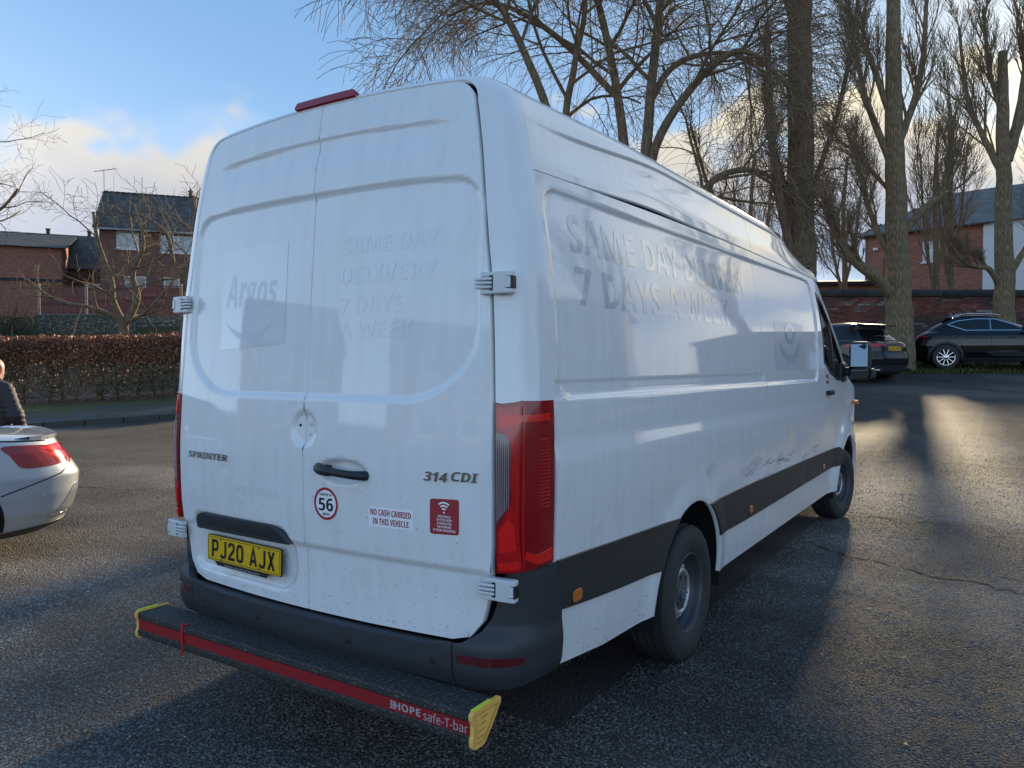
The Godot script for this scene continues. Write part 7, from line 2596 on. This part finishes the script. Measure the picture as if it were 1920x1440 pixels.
# surface nets of a distance field
func nets(f: Callable, lo: Vector3, hi: Vector3, h: float, m: M) -> void:
	var nx := int((hi.x - lo.x) / h) + 2
	var ny := int((hi.y - lo.y) / h) + 2
	var nz := int((hi.z - lo.z) / h) + 2
	var v := PackedFloat32Array()
	v.resize(nx * ny * nz)
	# coarse pass to skip empty space
	for z in nz:
		for y in ny:
			var x := 0
			while x < nx:
				var d: float = f.call(lo + Vector3(x, y, z) * h)
				v[(z * ny + y) * nx + x] = d
				var skip := int(absf(d) / h * 0.55) - 1
				var s := 1
				while s <= skip and x + s < nx:
					v[(z * ny + y) * nx + x + s] = d
					s += 1
				x += s
	var id := PackedInt32Array()
	id.resize(nx * ny * nz)
	id.fill(-1)
	for z in nz - 1:
		for y in ny - 1:
			for x in nx - 1:
				var i0 := (z * ny + y) * nx + x
				var mask := 0
				for c in 8:
					if v[i0 + (c & 1) + ((c >> 1) & 1) * nx + (c >> 2) * nx * ny] < 0.0: mask |= 1 << c
				if mask == 0 or mask == 255: continue
				var sum := Vector3.ZERO
				var n := 0
				for c in 8:
					for a in 3:
						if c & (1 << a): continue
						var e := c | (1 << a)
						if ((mask >> c) & 1) == ((mask >> e) & 1): continue
						var va := v[i0 + (c & 1) + ((c >> 1) & 1) * nx + (c >> 2) * nx * ny]
						var vb := v[i0 + (e & 1) + ((e >> 1) & 1) * nx + (e >> 2) * nx * ny]
						var t := va / (va - vb)
						var p := Vector3(c & 1, (c >> 1) & 1, c >> 2)
						p[a] += t
						sum += p
						n += 1
				var w := lo + (Vector3(x, y, z) + sum / n) * h
				var g := Vector3.ZERO
				for a in 3:
					var dv := Vector3.ZERO
					dv[a] = h * 0.4
					g[a] = f.call(w + dv) - f.call(w - dv)
				id[i0] = m.add(w, g.normalized())
	for z in range(1, nz - 1):
		for y in range(1, ny - 1):
			for x in range(1, nx - 1):
				var i0 := (z * ny + y) * nx + x
				var a := v[i0] < 0.0
				if a != (v[i0 + 1] < 0.0):
					var q := [id[i0], id[i0 - nx], id[i0 - nx - nx * ny], id[i0 - nx * ny]]
					if q.min() >= 0: m.quad(q[0], q[1], q[2], q[3])
				if a != (v[i0 + nx] < 0.0):
					var q := [id[i0], id[i0 - 1], id[i0 - 1 - nx * ny], id[i0 - nx * ny]]
					if q.min() >= 0: m.quad(q[0], q[1], q[2], q[3])
				if a != (v[i0 + nx * ny] < 0.0):
					var q := [id[i0], id[i0 - 1], id[i0 - 1 - nx], id[i0 - nx]]
					if q.min() >= 0: m.quad(q[0], q[1], q[2], q[3])

func build_person() -> void:
	# bald, in a dark quilted jacket, back to us; feet at the origin, facing -z
	var foot := spot(8.3, -5.62, -0.03)
	var p := thing("person", "bald person in a dark quilted jacket, back turned, standing beyond the silver car", "person", foot, YAW - 0.1)
	var body := Blob.new()
	body.k = 0.04
	var neck := Vector3(0, 1.36, 0.0)
	var head := Vector3(0, 1.51, -0.045)
	body.caps = [
		[Vector3(0, 0.86, 0), Vector3(0, 1.05, 0.01), 0.13, 0.125, Vector3(1.25, 1, 0.85)],
		[Vector3(0, 1.05, 0.01), Vector3(0, 1.27, 0.02), 0.125, 0.14, Vector3(1.3, 1, 0.85)],
		[Vector3(0, 1.28, 0.02), neck + Vector3(0, 0.05, -0.02), 0.075, 0.062],
		[neck, head, 0.06, 0.055],
		[head + Vector3(0, 0.02, 0.012), head + Vector3(0, 0.03, -0.01), 0.088, 0.088, Vector3(0.86, 1.12, 1.06)],
		[head + Vector3(0, -0.05, -0.05), head + Vector3(0, -0.075, -0.06), 0.052, 0.042],
	]
	for s in [-1.0, 1.0]:
		var sho := Vector3(s * 0.175, 1.29, 0.02)
		var elb := Vector3(s * 0.305, 1.03, 0.05)
		var wri := Vector3(s * 0.28, 0.84, -0.10)
		body.caps.append([Vector3(s * 0.09, 1.31, 0.02), sho, 0.06, 0.056])
		body.caps.append([sho, elb, 0.054, 0.043])
		body.caps.append([elb, wri, 0.042, 0.029])
		var hip := Vector3(s * 0.09, 0.82, 0.0)
		var kne := Vector3(s * 0.105, 0.45, -0.015)
		var ank := Vector3(s * 0.11, 0.08, 0.03)
		body.caps.append([hip, kne, 0.088, 0.056])
		body.caps.append([kne, ank, 0.056, 0.036])
		body.caps.append([ank + Vector3(0, -0.03, 0.02), ank + Vector3(s * 0.02, -0.045, -0.15), 0.036, 0.03])
		body.caps.append([head + Vector3(s * 0.078, 0.0, 0.012), head + Vector3(s * 0.086, 0.03, 0.02), 0.016, 0.02])
	var m := M.new()
	nets(func(q: Vector3) -> float: return body.d(q), Vector3(-0.40, -0.01, -0.26), Vector3(0.40, 1.66, 0.24), 0.016, m)
	# hands: palm and five bent fingers each
	for s in [-1.0, 1.0]:
		var hand := Blob.new()
		hand.k = 0.008
		var w := Vector3(s * 0.28, 0.84, -0.10)
		var dn := Vector3(-s * 0.05, -0.92, -0.38).normalized()
		var ax := Vector3(0, 0.38, -0.92).normalized()
		var palm := w + dn * 0.05
		hand.caps.append([w, palm, 0.026, 0.03, Vector3(0.75, 1, 1)])
		hand.caps.append([palm - ax * 0.018, palm + dn * 0.035 - ax * 0.024, 0.02, 0.015])
		hand.caps.append([palm + ax * 0.018, palm + dn * 0.035 + ax * 0.024, 0.02, 0.015])
		for k in 4:
			var r0 := palm + dn * 0.04 + ax * (0.029 - k * 0.0195)
			var l: float = [0.068, 0.076, 0.072, 0.056][k]
			var a := r0 + dn * l * 0.45
			var b := a + (dn + Vector3(-s * 0.55, 0, 0)).normalized() * l * 0.3
			var c := b + (dn * 0.6 + Vector3(-s * 0.8, 0, 0)).normalized() * l * 0.25
			hand.caps.append([r0, a, 0.0095, 0.009]); hand.caps.append([a, b, 0.009, 0.0085]); hand.caps.append([b, c, 0.0085, 0.0075])
		var t0 := palm - dn * 0.01 + ax * 0.022
		var t1 := t0 + (dn * 0.6 + ax * 0.8 + Vector3(-s * 0.3, 0, 0)).normalized() * 0.036
		hand.caps.append([t0, t1, 0.013, 0.0105]); hand.caps.append([t1, t1 + (dn + ax * 0.2).normalized() * 0.03, 0.0105, 0.009])
		nets(func(q: Vector3) -> float: return hand.d(q), Vector3(s * 0.28 - 0.075, 0.66, -0.27), Vector3(s * 0.28 + 0.075, 0.87, -0.04), 0.006, m)
	# nose
	rbox(m, at(0, head.y - 0.012, head.z - 0.11), Vector3(0.026, 0.045, 0.03), 0.012)
	put("body", m, K.skin, p)
	var jac := Blob.new()
	jac.k = 0.05
	jac.caps = [
		[Vector3(0, 0.78, 0.0), Vector3(0, 1.0, 0.012), 0.165, 0.165, Vector3(1.22, 1, 0.85)],
		[Vector3(0, 1.0, 0.012), Vector3(0, 1.25, 0.028), 0.165, 0.168, Vector3(1.28, 1, 0.88)],
		[Vector3(-0.10, 1.315, 0.025), Vector3(0.10, 1.315, 0.025), 0.085, 0.085],
		[Vector3(0, 1.33, 0.02), Vector3(0, 1.415, 0.0), 0.088, 0.075],
	]
	for s in [-1.0, 1.0]:
		var sho := Vector3(s * 0.178, 1.285, 0.025)
		var elb := Vector3(s * 0.31, 1.03, 0.055)
		var wri := Vector3(s * 0.285, 0.87, -0.08)
		jac.caps.append([sho, elb, 0.086, 0.072])
		jac.caps.append([elb, wri, 0.072, 0.05])
	m = M.new()
	nets(func(q: Vector3) -> float:
		var e := jac.d(q)
		e -= 0.0085 * absf(sin(q.y * PI / 0.058)) - 0.004
		e = maxf(e, 0.735 - q.y)
		var ch := (q - (head + Vector3(0, 0.02, 0))).length() - 0.098
		return maxf(e, -ch), Vector3(-0.44, 0.66, -0.26), Vector3(0.44, 1.52, 0.27), 0.0135, m)
	put("quilted_jacket", m, mat(0.03, 0.026, 0.03, 0.7), p)
	var tr := Blob.new()
	tr.k = 0.04
	tr.caps = [[Vector3(0, 0.86, 0), Vector3(0, 0.92, 0), 0.145, 0.14, Vector3(1.2, 1, 0.9)]]
	for s in [-1.0, 1.0]:
		tr.caps.append([Vector3(s * 0.09, 0.82, 0), Vector3(s * 0.105, 0.45, -0.015), 0.105, 0.078])
		tr.caps.append([Vector3(s * 0.105, 0.45, -0.015), Vector3(s * 0.11, 0.09, 0.03), 0.078, 0.06])
	m = M.new()
	nets(func(q: Vector3) -> float: return maxf(tr.d(q), 0.06 - q.y), Vector3(-0.3, 0.02, -0.22), Vector3(0.3, 1.06, 0.22), 0.018, m)
	put("trousers", m, mat(0.012, 0.013, 0.018, 0.8), p)
	m = M.new()
	for s in [-1.0, 1.0]:
		rbox(m, at(s * 0.12, 0.045, -0.04), Vector3(0.10, 0.085, 0.28), 0.035)
	put("shoes", m, K.black, p)

func _ready() -> void:
	make_light()
	make_materials()
	build_ground()
	bark_n = noise(71, 1.3, FastNoiseLite.TYPE_SIMPLEX_SMOOTH, 3)
	build_left()
	build_houses()
	build_wall()
	build_trees()
	build_van()
	build_cars()
	build_person()
